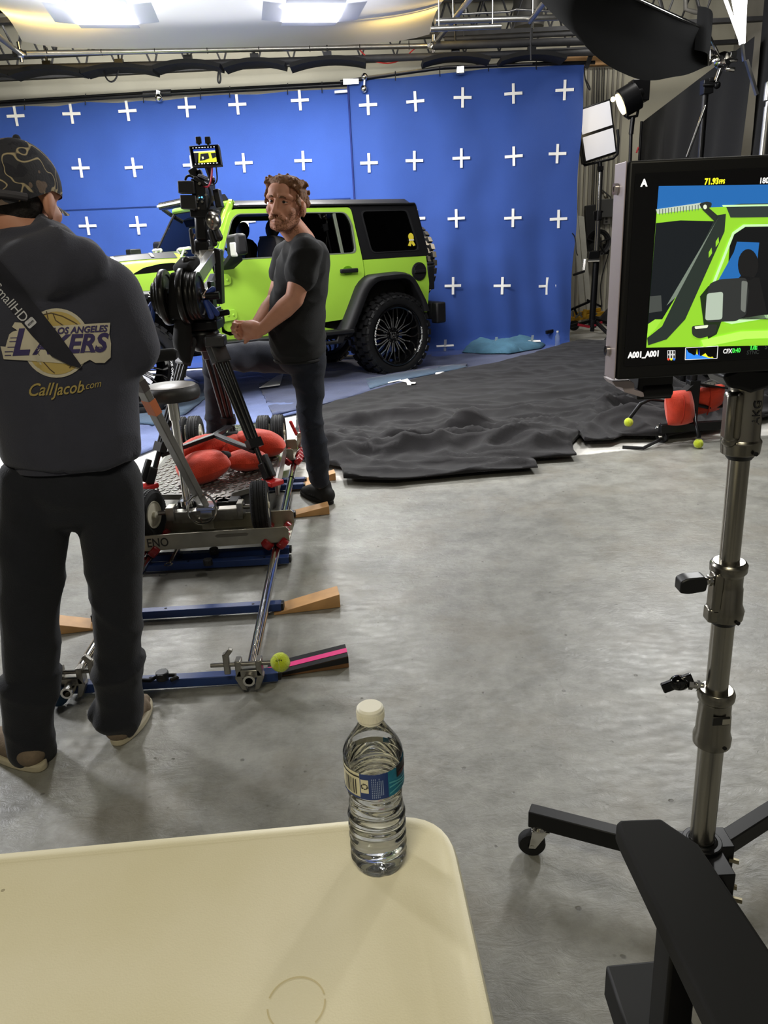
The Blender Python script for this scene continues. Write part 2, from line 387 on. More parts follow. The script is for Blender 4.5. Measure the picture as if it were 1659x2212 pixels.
# pipes of the lighting grid
def pipe(pts, r, mat, label, group=None):
    m = MB().tube(pts, r, 10)
    for q in (lerp(V(pts[0]), V(pts[-1]), .12), lerp(V(pts[0]), V(pts[-1]), .88)): m.cyl(q, V((q.x, q.y, 4.885)), .007, n=6)
    return solo('grid_pipe', m, mat, label, 'pipe', group)
pipe([P(940, 46, 9.2), P(1255, 36, 9.4)], .03, PIPE, 'silver grid pipe crossing under the ceiling right of the soft box', 'grid pipes')
pipe([P(930, 63, 9.0), P(1082, 57, 9.1)], .025, PIPE, 'short silver pipe ending in mid air right of the soft box', 'grid pipes')
pipe([P(936, 99, 10.4), P(1300, 88, 10.6), P(1320, 87, 10.6)], .045, JO, 'thick dark pipe level with the corner clamp of the soft box', 'grid pipes')
pipe([P(-60, 150, 10.6), P(420, 138, 10.6), P(930, 122, 10.6), P(1310, 112, 10.6)], .04, JO, 'long dark pipe carrying the hanging battens', 'grid pipes')
pipe([P(960, 85, 11.0), P(1310, 70, 11.0)], .028, JO, 'thin dark pipe in front of the rear joists', 'grid pipes')
pipe([P(1145, 46, 9.3), P(1195, -20, 8.2)], .028, PIPE, 'slanting silver pipe clamped to the cross pipe', 'grid pipes')
pipe([P(976, 31, 9.9), P(1100, 25, 9.9), P(1115, 20, 9.9), P(1205, 25, 9.9), P(1230, 30, 9.9)], .012, PIPE, 'thin bent conduit under the ceiling', 'grid pipes')
solo('air_duct', MB().cyl(P(1142, -60, 11.8), P(1140, 50, 11.8), .2, n=24).cyl(P(1140, 46, 11.8), P(1140, 60, 11.8), .215, n=24), M('duct_grey', (92, 90, 86), .5, .4), 'round grey air duct hanging among the joists', 'duct')
pipe([P(1345, 0, 12.6), P(1345, 18, 12.6), P(1360, 22, 12.6), P(1395, 24, 12.6)], .03, GREY, 'grey conduit low on the wall left of the tube lamp', 'wall conduits')
pipe([P(1480, -30, 11.5), P(1481, 20, 11.5), P(1500, 26, 11.5), P(1525, 28, 11.5), P(1532, 40, 11.5), P(1532, 70, 11.5)], .03, GREY, 'grey conduit bending above the silver clamp of the flag', 'wall conduits')
# hanging battens: long shallow bowed black strips, each on a clamp
bl = ['black bowed batten hung leftmost of the row', 'black bowed batten hung second from the left', 'black bowed batten above the hanging cable loop', 'black bowed batten over the camera monitor', 'black bowed batten under the clamp right of centre', 'black bowed batten by the red cable', 'black bowed batten right of the soft box corner', 'black bowed batten nearest the screen corner']
for i, (x0, y0, x1, y1) in enumerate(((-60, 172, 30, 165), (30, 166, 182, 160), (184, 161, 338, 157), (338, 152, 480, 148), (486, 150, 618, 144), (628, 148, 790, 138), (912, 138, 1056, 133), (1078, 135, 1218, 130))):
    a, b = P(x0, y0, 10.5), P(x1, y1, 10.5); c = (a+b)/2+V((0, 0, .09))
    t = thing('hanging_batten', bl[i], 'batten', c, 0, 'black battens hung over the blue screen')
    n = 12; pts = [a*(1-s)**2+(c+V((0, 0, .03)))*2*s*(1-s)+b*s*s for s in [k/n for k in range(n+1)]]
    m = MB()
    for p, q in zip(pts, pts[1:]): m.bar(p, q, .34, .045)
    put('strip', m, MATT, t, W=True, sm=60)
    put('hanger', MB().cyl(c+V((0, 0, -.02)), c+V((0, 0, .30)), .012, n=8).box(c+V((0, 0, .04)), (.1, .06, .05)), BLKM, t, W=True)
    put('hook', MB().cyl(c+V((0, 0, .26)), c+V((0, 0, .34)), .022, n=8), CHR, t, W=True)
pts = bez(P(225, 152, 10.45), P(228, 184, 10.4), P(252, 186, 10.4), P(255, 152, 10.45))
solo('cable_loop', MB().tube(pts, .01, 6), BLK, 'black cable loop hanging below the battens at left', 'cable')
solo('cable_loop', MB().tube(bez(P(473, 153, 10.3), P(468, 175, 10.3), P(472, 182, 10.3), P(475, 178, 10.3))+bez(P(475, 178, 10.3), P(478, 170, 10.3), P(476, 160, 10.3), P(474, 153, 10.3)), .012, 6), BLK, 'short black cable tail hanging over the camera', 'cable')
solo('red_cable', MB().tube(bez(G(775, 104, 3.74), P(790, 130, G(800, 104, 3.74).y), P(840, 155, G(850, 104, 3.74).y), P(882, 118, G(880, 104, 3.74).y), 14)+bez(P(882, 118, G(880, 104, 3.74).y), P(888, 112, G(890, 103, 3.74).y), P(895, 104, G(900, 102, 3.74).y), G(905, 100, 3.76), 5), .008, 6), M('red_cable', (190, 50, 46), .5), 'thin red cable sagging from the soft box pipe', 'cable')
solo('hanging_cable', MB().tube([P(1147, 37, 9.33), P(1146, 90, 9.34), P(1147, 130, 9.35)], .008, 6), BLK, 'black cable dropping from the cross pipe clamp', 'cable')

# ================================================================== OVERHEAD SOFT BOX
ZS = 3.75
sb = thing('overhead_soft_box', 'large white cloth soft box hung over the car with two glowing openings', 'soft box', G(480, 112, ZS))
c1, c2 = G(44, 116, ZS), G(936, 99, ZS)                  # front corners
ax = (c2-c1).normalized(); back = V((0, 0, 1)).cross(ax)*-1   # toward the camera
back.normalize()
SILK = M('white_silk', (236, 236, 240), .75)
_n = SILK.node_tree.nodes; _l = SILK.node_tree.links; _t = _n.new('ShaderNodeBsdfTranslucent'); _t.inputs[0].default_value = (.8, .8, .82, 1); _x = _n.new('ShaderNodeMixShader'); _x.inputs[0].default_value = .4
_l.new(_n['Principled BSDF'].outputs[0], _x.inputs[1]); _l.new(_t.outputs[0], _x.inputs[2]); _l.new(_x.outputs[0], _n['Material Output'].inputs['Surface'])
Lw = (c2-c1).length
def silk(u, v):                                           # underside skin, rolled down at its front edge
    d = v*4.6; sag = .05*sin(pi*u)*min(1, d); roll = .14*max(0, 1-d/.55)**2
    p = c1+ax*(u*(Lw-.1)+.05)+back*(d+.02); p.z = ZS+.16-roll-sag+.10*abs(2*u-1)**6; return p
put('silk', MB().grid(30, 34, silk), SILK, sb, W=True, sm=180)
put('top_cover', MB().grid(6, 6, lambda u, v: c1+ax*(u*Lw)+back*(v*4.6)+V((0, 0, .5))), MATT, sb, W=True)
def fpipe(a, b, r=.03): return MB().cyl(a, b, r, n=14)
put('frame_pipe', fpipe(c1, c2), PIPE, sb, W=True)
put('frame_pipe', fpipe(c1-back*.15+ax*-.0, c1+back*4.6), PIPE, sb, W=True)
put('frame_pipe', fpipe(c2-back*.12, c2+back*4.6), PIPE, sb, W=True)
for c in (c1, c2):
    put('corner_clamp', MB().sph(c, .05, n=10).cyl(c+V((0, 0, -.09)), c+V((0, 0, .12)), .022, n=10).bar(c+ax*-.08, c+ax*.08, .07, .05), CHR, sb, W=True)
m = MB()
for k in range(8):                                        # ties along the pipe
    p = c1+ax*(Lw*(k+.5)/8); m.tube([p+V((0, -.035, .0)), p+V((0, 0, .06)), p+V((0, .035, 0)), p+V((0, 0, -.035)), p+V((0, -.035, 0))], .005, 5)
put('tie', m, BLK, sb, W=True)
FLAP = SILK.copy(); FLAP.name = 'grey_silk'; FLAP.node_tree.nodes['Principled BSDF'].inputs['Base Color'].default_value = srgb((214, 217, 230))+(1,)
for q in (((143, 10), (276, 10), (298, 53), (168, 53)), ((617, 8), (747, 8), (728, 48), (610, 48))):
    w_ = [G(x, y, ZS-.01) for x, y in q]; e = sum(w_, V((0, 0, 0)))/4
    l = put('lamp_opening', MB().prism(w_, (0, 0, .03)), GLOW, sb, W=True, sm=0, label='glowing square opening')
    for i in range(4):
        a, b = w_[i], w_[(i+1) % 4]; o = ((a+b)/2-e).normalized()*.22
        put('flap', MB().prism([a, b, b+o*1.0+V((0, 0, .02)), a+o*1.0+V((0, 0, .02))], (0, 0, .006)), FLAP, sb, W=True, sm=0)
    lamp('opening_light', 'AREA', e+V((0, 0, -.03)), e+V((0, -.5, -3)), 210, (1, .99, .97), shape='RECTANGLE', size=.6, size_y=.55)
for u_, en in ((.10, 16), (.93, 18)):                       # warm strips inside the box close to its rear edge
    p = c1+ax*(Lw*u_)+back*.62+V((0, 0, .40)); lamp('warm_strip', 'AREA', p, p+V((0, .12, -1)), en, (1, .68, .16), shape='RECTANGLE', size=1.1, size_y=.08)
p = c1+ax*(Lw*.5)+back*2.4+V((0, 0, .46)); lamp('box_tubes', 'AREA', p, p+V((0, 0, -1)), 70, (1, 1, 1), shape='RECTANGLE', size=3.4, size_y=3.4)

# ================================================================== BLUE SCREENS
YS = 10.75
BLUE = M('blue_cloth', (42, 76, 154), .8, var=.05, vs=3, bump=.15, bs=220, sheen=.2)
BLUE2 = M('blue_cloth_deep', (38, 70, 142), .82, var=.06, vs=2, bump=.15, bs=220, sheen=.2)
def interp(tab, x):
    for (a, b), (c, d) in zip(tab, tab[1:]):
        if x <= c: return b+(d-b)*max(0, (x-a)/(c-a))
    return tab[-1][1]
def topz(pxs, Y): return [(P(x, y, Y).x, P(x, y, Y).z) for x, y in pxs]
tl = topz([(-420, 255), (-150, 243), (0, 233), (60, 229), (120, 230), (186, 220), (250, 223), (310, 217), (340, 219), (405, 211), (435, 208), (497, 204), (560, 204), (625, 197), (700, 194), (775, 190)], YS)
tr = topz([(752, 180), (800, 172), (850, 169), (950, 160), (1055, 148), (1158, 144), (1262, 137)], YS-.06)
def fold(x, z, k): return .035*k*sin(x*7.3+.8*sin(z*2.1))*(.4+.6*(1-z/3.2))+.02*k*sin(x*17+2*z)*max(0, 1-z/2)+.012*nz(x*3, z*2)
def screen(x0, x1, tab, y0, k, foot, nu, nv):
    def fn(u, v):
        x = lerp(x0, x1, u); zt = interp(tab, x); L_ = zt+foot
        s = v*L_
        if s < zt-.16: z = zt-s; y = y0
        else:
            q = s-(zt-.16); 
            if q < .25: a = q/.16; z = max(.16*(1-sin(min(a, pi/2))), .012); y = y0-.16*(1-cos(min(a, pi/2)))
            else: z = .012+.012*abs(nz(x*5, q*6)); y = y0-.16-(q-.25)
        edge = .03*max(0, u-.9)*10*sin(z*5)*k
        return V((x+edge*.5-(.10*(1-z/3.2)*u*k if k > .5 else 0), y-fold(x, z, k)*(1 if s < zt else .3), z))
    return fn
s1 = thing('blue_screen', 'wide bright blue cloth backdrop behind the bonnet with white crosses', 'backdrop', (-3, YS, 0))
f1 = screen(-6.2, P(770, 300, YS).x, tl, YS, .35, .55, 90, 70)
put('cloth', MB().grid(90, 60, f1), BLUE, s1, W=True, sm=180)
s2 = thing('blue_screen', 'right hand blue cloth backdrop with folds beside the lamp stand', 'backdrop', (1.1, YS-.06, 0))
x0, x1 = P(758, 300, YS-.06).x, P(1262, 140, YS-.06).x
f2 = screen(x0, x1, tr, YS-.06, .8, .55, 90, 70)
put('cloth', MB().grid(100, 60, f2), BLUE2, s2, W=True, sm=180)
put('hem', MB().tube([f2(0, v)+V((.0, -.012, 0)) for v in [i/30 for i in range(27)]], .012, 6), M('navy_hem', (16, 34, 100), .8), s2, W=True)
put('seam', MB().tube([V((q.x, YS-.014-fold(q.x, q.z, .35), q.z)) for q in [lerp(P(-100, 464, YS), P(757, 428, YS), k/40) for k in range(41)]], .005, 5), M('seam_blue', (24, 48, 112), .9), s1, W=True, sm=180)
def cross(x, y, root, Y, tilt=0, arm=.115):
    c = P(x, y, Y); a, b = V((cos(tilt), 0, sin(tilt))), V((-sin(tilt), 0, cos(tilt)))
    m = MB(); w2 = .017
    def strip(d, e):
        m.grid(9, 2, lambda u, v: (lambda p: V((p.x, Y-.012-(fold(p.x, p.z, .35 if root is s1 else .8))*1-.004, p.z)))(c+d*lerp(-arm, arm, u)+e*lerp(-w2, w2, v)))
    strip(a, b); strip(b, a)
    put('tape_cross', m, TAPE, root, W=True, sm=180, fix=False)
random.seed(7)
for x, y in ((35, 251), (155, 246), (276, 240), (404, 232), (513, 226), (648, 217), (175, 363), (290, 362), (415, 357), (527, 352), (655, 347), (190, 488), (299, 487), (60, 365), (70, 490), (415, 482), (534, 478), (660, 470), (-90, 258)):
    cross(x, y, s1, YS, random.uniform(-.03, .03))
for x, y in ((795, 227), (897, 219), (999, 211), (1108, 203), (1219, 195), (797, 352), (895, 347), (996, 342), (1109, 338), (1204, 332), (900, 472), (985, 472), (1107, 471), (1206, 473), (978, 617), (1084, 617), (1182, 618)):
    cross(x, y, s2, YS-.06, random.uniform(-.03, .03))
for x, y in ((962, 742), (1072, 738), (1150, 733)):        # crosses where the cloth turns onto the floor
    c = P(x, y, YS-.3); m = MB()
    for d, e in ((V((.12, 0, 0)), V((0, .017, .01))), (V((0, -.06, .09)), V((.017, 0, 0)))):
        p = V((c.x, YS-.26, .09)); m.prism([p-d-e, p+d-e, p+d+e, p-d+e], (0, -.004, .004))
    put('tape_cross', m, TAPE, s2, W=True, sm=0)
solo('tape_strip', MB().prism([P(738, 198, YS-.05)+V(q) for q in ((-.09, 0, -.015), (.09, 0, -.01), (.09, 0, .02), (-.09, 0, .015))], (0, .004, 0)), TAPE, 'white tape strip at the top of the left blue screen', 'tape')
# support pipes of the screens
t = thing('screen_crossbar', 'double black pipe holding the left blue screen from its ties', 'crossbar', P(300, 205, YS))
put('pipe', MB().tube([P(-120, 234, YS), P(60, 221, YS), P(320, 205, YS), P(775, 181, YS)], .025, 10), BLKM, t, W=True)
put('pipe', MB().tube([P(-120, 228, YS), P(60, 216, YS), P(320, 200, YS), P(775, 177, YS)], .016, 8), BLKM, t, W=True)
put('sleeve', MB().cyl(P(310, 204, YS), P(370, 200, YS), .04, n=12), BLK, t, W=True)
put('clamp', MB().bar(P(343, 196, YS-.05), P(341, 214, YS-.05), .05, .05).sph(P(343, 212, YS-.06), .05, n=10), CHR, t, W=True)
for x, y in ((55, 226), (186, 216), (311, 211), (434, 203), (497, 200), (622, 193), (696, 190)):
    p = P(x, y-8, YS); q = P(x, y+8, YS); put('tie', MB().tube([p+V((0, -.03, 0)), p+V((0, 0, .03)), q+V((0, -.02, .02)), q+V((0, -.03, -.02))], .006, 5), BLK, t, W=True)
t = thing('screen_crossbar', 'thin black and silver pipe holding the right blue screen', 'crossbar', P(1000, 155, YS-.06))
put('pipe', MB().tube([P(735, 177, YS-.08), P(950, 147, YS-.08), P(1130, 139, YS-.08), P(1285, 135, YS-.08)], .022, 10), BLKM, t, W=True)
put('pipe', MB().tube([P(780, 168, YS-.1), P(960, 144, YS-.1), P(1150, 137, YS-.1)], .012, 8), PIPE, t, W=True)
put('clamp', MB().bar(P(985, 152, YS-.15), P(1003, 151, YS-.15), .07, .09), CHR, t, W=True, bev=.01)
put('clamp', MB().bar(P(788, 163, YS-.1), P(786, 195, YS-.1), .02, .04).sph(P(787, 166, YS-.1), .045, n=10).sph(P(786, 192, YS-.1), .045, n=10).bar(P(742, 177, YS-.1), P(775, 176, YS-.1), .03, .06), CHR, t, W=True)
put('end_clip', MB().bar(P(1266, 147, YS-.1), P(1276, 120, YS-.1), .05, .05), BLK, t, W=True)
for x, y in ((854, 165), (950, 156), (1055, 145), (1158, 141)):
    p = P(x, y-4, YS-.1); put('tie', MB().tube([p+V((0, -.03, .03)), p, p+V((0, -.02, -.07))], .006, 5), BLK, t, W=True)

# ================================================================== CLOTHS ON THE FLOOR
def ridge(x, y, ang, f, seed=0.):
    u = x*cos(ang)+y*sin(ang); v = -x*sin(ang)+y*cos(ang)
    return (1-abs(nz(u*f*.35+seed, v*f, seed)*2))
def crease(x, y, ang, f, an, seed=0.):
    u = (x*cos(ang)+y*sin(ang))*f*an; v = (-x*sin(ang)+y*cos(ang))*f
    t = abs(nz(u+seed, v, seed)); return max(0, 1-t*3.2)**1.6
def cloth(name, px, spc, zf, mat, label, cat, group=None, z0=.006, world=False, lim=None):
    poly = [q if world else G(x, y, 0) for q in [None] for x, y in px] if not world else px
    rv, fs = fill([(q.x, q.y) for q in poly], [], spc)
    pl = [V((q.x, q.y)) for q in poly]
    def top(p):
        e = min(1, edge_dist(p, pl)/.25); j = .02*nz(p.x*6, p.y*6, 3.)*(1-e)
        return V((p.x+j, p.y+j*.7, z0+max(0, zf(p.x, p.y)*(.35+.65*e))))
    hs = {}
    mb = shell(rv, fs, top, lambda p: V((p.x, p.y, max(.001, z0-.005))))
    return solo(name, mb, mat, label, cat, group, loc=V((poly[0].x, poly[0].y, 0)), sm=180)
BK1 = M('blanket_blue', (90, 104, 148), .95, var=.14, vs=5, bump=.5, bs=70, sheen=.2); BK2 = M('blanket_navy', (64, 72, 102), .95, var=.16, vs=4, bump=.5, bs=70, sheen=.2)
BK3 = M('blanket_teal', (64, 86, 108), .95, var=.1, vs=6, bump=.4, bs=70, sheen=.2)
def zb(s):
    def f(x, y): return .016*crease(x, y, .5, 2.2, .5, s)+.010*crease(x, y, -.4, 3.5, .5, s)+.003*nz(x*7, y*7, s)+.003
    return f
gl = 'moving blankets under the car'
W2 = lambda l: [V((x, y, 0)) for x, y in l]
b1 = cloth('moving_blanket', W2([(-.9, 8.35), (1.35, 8.75), (2.55, 10.0), (2.5, 10.35), (.3, 10.3), (-2.6, 9.9), (-2.0, 8.7)]), .09, zb(1.), BK2, 'navy moving blanket under the rear tyre, running to the blue screen', 'blanket', gl, world=True)
b2 = cloth('moving_blanket', [(300, 988), (360, 963), (470, 940), (560, 915), (660, 893), (690, 870), (620, 835), (560, 815), (430, 830), (300, 850), (180, 900), (120, 985)], .08, zb(5.), BK1, 'light blue moving blanket in front of the bonnet reaching past the dolly', 'blanket', gl, z0=.022)
b3 = cloth('moving_blanket', [(590, 905), (720, 876), (860, 836), (1000, 806), (1010, 792), (900, 800), (760, 806), (640, 810), (560, 838)], .08, zb(9.), BK2, 'dusty blue moving blanket between standing man and rear tyre', 'blanket', gl, z0=.036)
b4 = cloth('moving_blanket', [(800, 850), (860, 832), (990, 806), (1012, 800), (985, 796), (880, 812), (790, 828)], .08, zb(3.), BK3, 'teal edged blanket along the black cloth', 'blanket', gl, z0=.048)
b5 = cloth('moving_blanket', [(240, 915), (330, 930), (400, 905), (470, 850), (420, 832), (250, 870)], .08, zb(4.), BK3, 'pale teal blanket under the front tyre', 'blanket', gl, z0=.046)
def lump(px, h, mat, label):
    poly = [G(x, y) for x, y in px]
    rv, fs = fill([(q.x, q.y) for q in poly], [], .045); pl = [V((q.x, q.y)) for q in poly]
    def top(p):
        e = min(1, edge_dist(p, pl)/.2); r = crease(p.x, p.y, .2, 2.4, .6, 2.)+.6*crease(p.x, p.y, -.5, 4., .6, 5.); return V((p.x, p.y, .03+h*e**.6*(.55+.4*r)))
    return solo('crumpled_blanket', shell(rv, fs, top, lambda p: V((p.x, p.y, .024))), mat, label, 'blanket', sm=180)
lump([(998, 765), (1040, 768), (1100, 768), (1170, 756), (1178, 748), (1120, 742), (1060, 745), (1010, 752)], .13, M('blanket_slate', (72, 112, 134), .95, var=.12, vs=8, bump=.5, bs=70), 'crumpled teal blanket heaped at the foot of the right blue screen')
def mark(root, px, z=.05):
    put('tape_mark', MB().prism([G(x, y, z) for x, y in px], (0, 0, .003)), TAPE, root, W=True, sm=0)
mark(b1, [(943, 800), (975, 808), (948, 815), (940, 808)], .05)
mark(b4, [(862, 823), (880, 818), (888, 826), (898, 826), (897, 829), (888, 829), (888, 832), (880, 832), (878, 826)], .06)
mark(b3, [(560, 838), (605, 832), (612, 808), (598, 812)], .07)
mark(b1, [(838, 826), (866, 820), (866, 822), (838, 828)], .05)
BCL = M('black_cloth', (22, 20, 22), .95, var=.1, vs=3, bump=.2, bs=180, sheen=.08)
def zk(x, y):
    near = max(0, 1-abs(y-5.3)/1.5)
    bumpc = .13*math.exp(-(((x-.66)/.17)**2+((y-5.70-.25*(x-.66))/.08)**2))
    wx, wy = x+.12*nz(x*2, y*2, 4.), y+.10*nz(x*2, y*2, 9.)
    return .075*crease(wx, wy, .10, 1.5, .30, 4.)*(.35+near)+.055*crease(wx, wy, .30, 2.6, .35, 8.)*(.3+near)+.035*crease(wx, wy, -.2, 4.6, .4, 2.)*(.4+near)+.02*crease(wx, wy, .7, 7., .5, 6.)*near+bumpc+.006*nz(x*9, y*9)
def zk2(x, y):
    wx, wy = x+.15*nz(x*2, y*2, 4.), y+.15*nz(x*2, y*2, 9.)
    return .07*crease(wx, wy, 1.0, 1.9, .4, 14.)+.055*crease(wx, wy, .3, 3.4, .4, 18.)+.04*crease(wx, wy, 1.5, 6., .5, 11.)
cloth('black_cloth', [(642, 900), (714, 881), (836, 843), (963, 813), (1077, 790), (1132, 776), (1182, 762), (1250, 741), (1310, 742), (1400, 765), (1410, 850), (1360, 900), (1290, 935), (1250, 953), (1233, 974), (1245, 996), (1148, 1003), (1162, 1023), (1040, 1032), (853, 1050), (802, 1049), (743, 1046), (739, 1021), (690, 1012), (655, 995), (640, 950)], .030, zk, BCL, 'wide wrinkled black cloth spread over the floor in the middle', 'cloth', 'black cloths on the floor', z0=.045)
cloth('black_cloth', [(1236, 905), (1262, 880), (1330, 820), (1380, 775), (1460, 765), (1660, 775), (1760, 800), (1700, 905), (1560, 935), (1440, 958), (1345, 957), (1322, 966), (1262, 968), (1240, 940)], .030, zk2, BCL, 'bunched black cloth under the red sandbags at right', 'cloth', 'black cloths on the floor', z0=.06)
# ================================================================== CAR (x forward, y toward the camera side, z up)
CO = V((-.263, 9.459, 0)); CYAW = rad(-145.67)
car = thing('car', 'lime green four door off road vehicle with black hard top and huge black wheels', 'car', CO, CYAW)
TRIM = M('car_trim', (22, 22, 24), .55, bump=.08, bs=300); TOP = M('hard_top', (20, 20, 22), .42, bump=.08, bs=250)
DARK = M('car_interior', (14, 14, 15), .8); LEATH = M('car_seat', (30, 28, 28), .6); GLASS = tinted('privacy_glass', (.035, .035, .04)); GLS2 = tinted('windscreen_glass', (.02, .022, .024))
def cy(z):                                              # half width of the body at height z
    if z < 1.30: return .795+.035*sin(pi*max(0, min(1, (z-.45)/.9)))
    return .797-.13*(z-1.30)
def cpanel(out, holes=(), th=.03, dy=0, sp=.09, side=1):
    rv, fs = fill(out, holes, sp)
    return shell(rv, fs, lambda p: V((p.x, side*(cy(p.y)+dy), p.y)), lambda p: V((p.x, side*(cy(p.y)+dy-th), p.y)))
def rnd(pts, r=.05, n=4):                                # round the corners of a polygon
    out = []
    for i, q in enumerate(pts):
        q = V(q); a = V(pts[i-1]); b = V(pts[(i+1) % len(pts)])
        k = min(r, (a-q).length*.45, (b-q).length*.45); s = q+(a-q).normalized()*k; e = q+(b-q).normalized()*k
        out += [s*(1-t)**2+q*2*t*(1-t)+e*t*t for t in [j/n for j in range(n+1)]]
    return [(v.x, v.y) for v in out]
quarter = [(.335, 1.30), (-.54, 1.305), (-.555, 1.0), (-.52, .68), (-.40, .68), (-.34, .88), (-.19, 1.08), (.25, 1.08), (.36, 1.0), (.56, .66), (.66, .60), (.60, .68), (.43, .92), (.33, 1.14)]
rdoor = rnd([(.345, 1.31), (.345, 1.15), (.445, .925), (.615, .70), (1.10, .68), (1.10, 1.84), (.415, 1.84)], .05)
rwin = rnd([(1.05, 1.795), (.49, 1.79), (.425, 1.68), (.415, 1.38), (1.07, 1.38)], .06)
fdoor = rnd([(1.11, .68), (2.05, .70), (2.075, .85), (2.068, 1.26), (2.02, 1.43), (1.81, 1.84), (1.11, 1.84)], .06)
fwin = rnd([(1.20, 1.795), (1.74, 1.795), (1.81, 1.745), (1.985, 1.38), (1.19, 1.38)], .06)
fquart = [(2.085, 1.26), (2.08, .70), (2.0, .66), (1.0, .66), (.70, .585), (.74, .545), (2.30, .545), (2.40, .70), (2.47, .95), (2.62, 1.12), (3.30, 1.12), (3.34, 1.27), (2.45, 1.31), (2.10, 1.35)]
hardtop = rnd([(.405, 1.862), (-.44, 1.862), (-.585, 1.305), (.335, 1.305)], .03)
hwin = rnd([(.285, 1.80), (-.34, 1.80), (-.455, 1.37), (.21, 1.37)], .06)
def inset(pts, k):
    c = V((sum(p[0] for p in pts)/len(pts), sum(p[1] for p in pts)/len(pts))); return [(c.x+(p[0]-c.x)*k, c.y+(p[1]-c.y)*k) for p in pts]
for s in (1, -1):
    nm = 'left' if s == 1 else 'right'
    put('quarter_panel', cpanel(quarter, side=s), LIME, car)
    put('front_quarter_panel', cpanel(fquart, side=s), LIME, car)
    d1 = put('front_door', cpanel(fdoor, [fwin], side=s, dy=.006), LIME, car)
    d2 = put('rear_door', cpanel(rdoor, [rwin], side=s, dy=.006), LIME, car)
    ht = put('hard_top_side', cpanel(hardtop, [hwin], side=s, dy=.004), TOP, car)
    for d, wn, gl in ((d1, fwin, None), (d2, rwin, GLASS), (ht, hwin, GLASS)):
        if gl and not (s == -1 and d is d2): put('window', cpanel(inset(wn, 1.01), th=.006, dy=-.012, side=s), gl, d)
        put('window_seal', cpanel(inset(wn, 1.03), [inset(wn, .98)], th=.02, dy=.009, side=s, sp=.2), TRIM if d is ht else M('highlight_trim', (150, 158, 140), .3, .5), d)  # door seals coloured pale to stand for the bright edge highlight
    put('window_bar', cpanel([(.615, 1.795), (.645, 1.795), (.60, 1.38), (.57, 1.38)], th=.02, dy=.004, side=s), M('highlight_trim'), d2)
    for d, x, z in ((d1, 1.27, 1.20), (d2, .555, 1.20)):
        h = put('door_handle', MB().box((x, s*(cy(z)+.035), z), (.23, .025, .045)).box((x, s*(cy(z)+.012), z), (.06, .05, .03)), TRIM, d, bev=.012)
        put('handle_cup', MB().prism([(x-.06+.0*q, s*(cy(z)+.004), z+.0) if False else (x+.065*cos(q*pi/8), s*(cy(z)+.004), z+.05*sin(q*pi/8)) for q in range(16)], (0, s*.006, 0)), M('cup_green', (96, 150, 20), .4), d)
    for x0, z0 in ((2.0, 1.195), (1.985, .86)):
        put('hinge', MB().prism([(x0+.065, s*cy(z0), z0-.06), (x0+.065, s*cy(z0), z0+.05), (x0-.05, s*cy(z0), z0+.05), (x0-.075, s*cy(z0), z0+.02), (x0-.075, s*cy(z0), z0-.03), (x0-.05, s*cy(z0), z0-.05)], (0, s*.026, 0)).cyl((x0+.02, s*(cy(z0)+.02), z0), (x0+.02, s*(cy(z0)+.034), z0), .012, n=8).cyl((x0-.035, s*(cy(z0)+.02), z0), (x0-.035, s*(cy(z0)+.034), z0), .012, n=8), LIME, d1, bev=.008)
        put('hinge_pin', MB().cyl((x0+.085, s*(cy(z0)+.012), z0-.075), (x0+.085, s*(cy(z0)+.012), z0+.065), .02, n=10), TRIM, d1)
    # flares and wheel wells
    def ring(outer, inner, y0, y1): 
        pts = outer+inner[::-1]; n = len(pts)
        m = MB(); m.prism([(x, s*y0, z) for x, z in pts], (0, s*(y1-y0), 0)); return m
    ro = rnd([(.79, .53), (.70, .64), (.475, 1.05), (.34, 1.145), (-.11, 1.16), (-.26, 1.10), (-.46, .76), (-.47, .70)], .06, 3)[5:-5]
    ri = rnd([(.63, .53), (.57, .64), (.36, 1.0), (.25, 1.075), (-.15, 1.08), (-.24, 1.0), (-.36, .80), (-.37, .70)], .06, 3)[5:-5]
    def flare(dx, fl, o, i):
        a = [(dx+fl*x, z) for x, z in [(.79, .53)]+o+[(-.475, .70)]]; b = [(dx+fl*x, z) for x, z in [(.63, .53)]+i+[(-.37, .70)]]
        k = min(len(a), len(b)); m = MB()
        # lay outer and inner edges as strips: face, lip and top
        n = 26
        def samp(l, t):
            ls = [0]
            for p, q in zip(l, l[1:]): ls.append(ls[-1]+math.hypot(q[0]-p[0], q[1]-p[1]))
            t *= ls[-1]
            for j in range(len(l)-1):
                if t <= ls[j+1]+1e-9: f = (t-ls[j])/max(1e-9, ls[j+1]-ls[j]); return (lerp(l[j][0], l[j+1][0], f), lerp(l[j][1], l[j+1][1], f))
            return l[-1]
        prof = [(0, .80), (0.0, .86), (.10, .935), (.35, .965), (.72, .965), (.95, .955), (1, .93), (1, .80)]
        def fn(u, v):
            o_, i_ = samp(a, v), samp(b, v); c, y = prof[int(round(u*7))]
            return V((lerp(o_[0], i_[0], c), s*y, lerp(o_[1], i_[1], c)))
        m.grid(8, n, fn); put('fender_flare', m, TRIM, car, sm=50)
        put('wheel_well', MB().grid(2, n, lambda u, v: V((samp(b, v)[0], s*lerp(.3, .80, u), samp(b, v)[1]))).add([(x, s*.3, z) for x, z in [samp(b, v/11) for v in range(12)]], [tuple(range(12))]), MATT, car, sm=0)
    flare(0, 1, ro, ri); flare(3.008, -1, ro, ri)
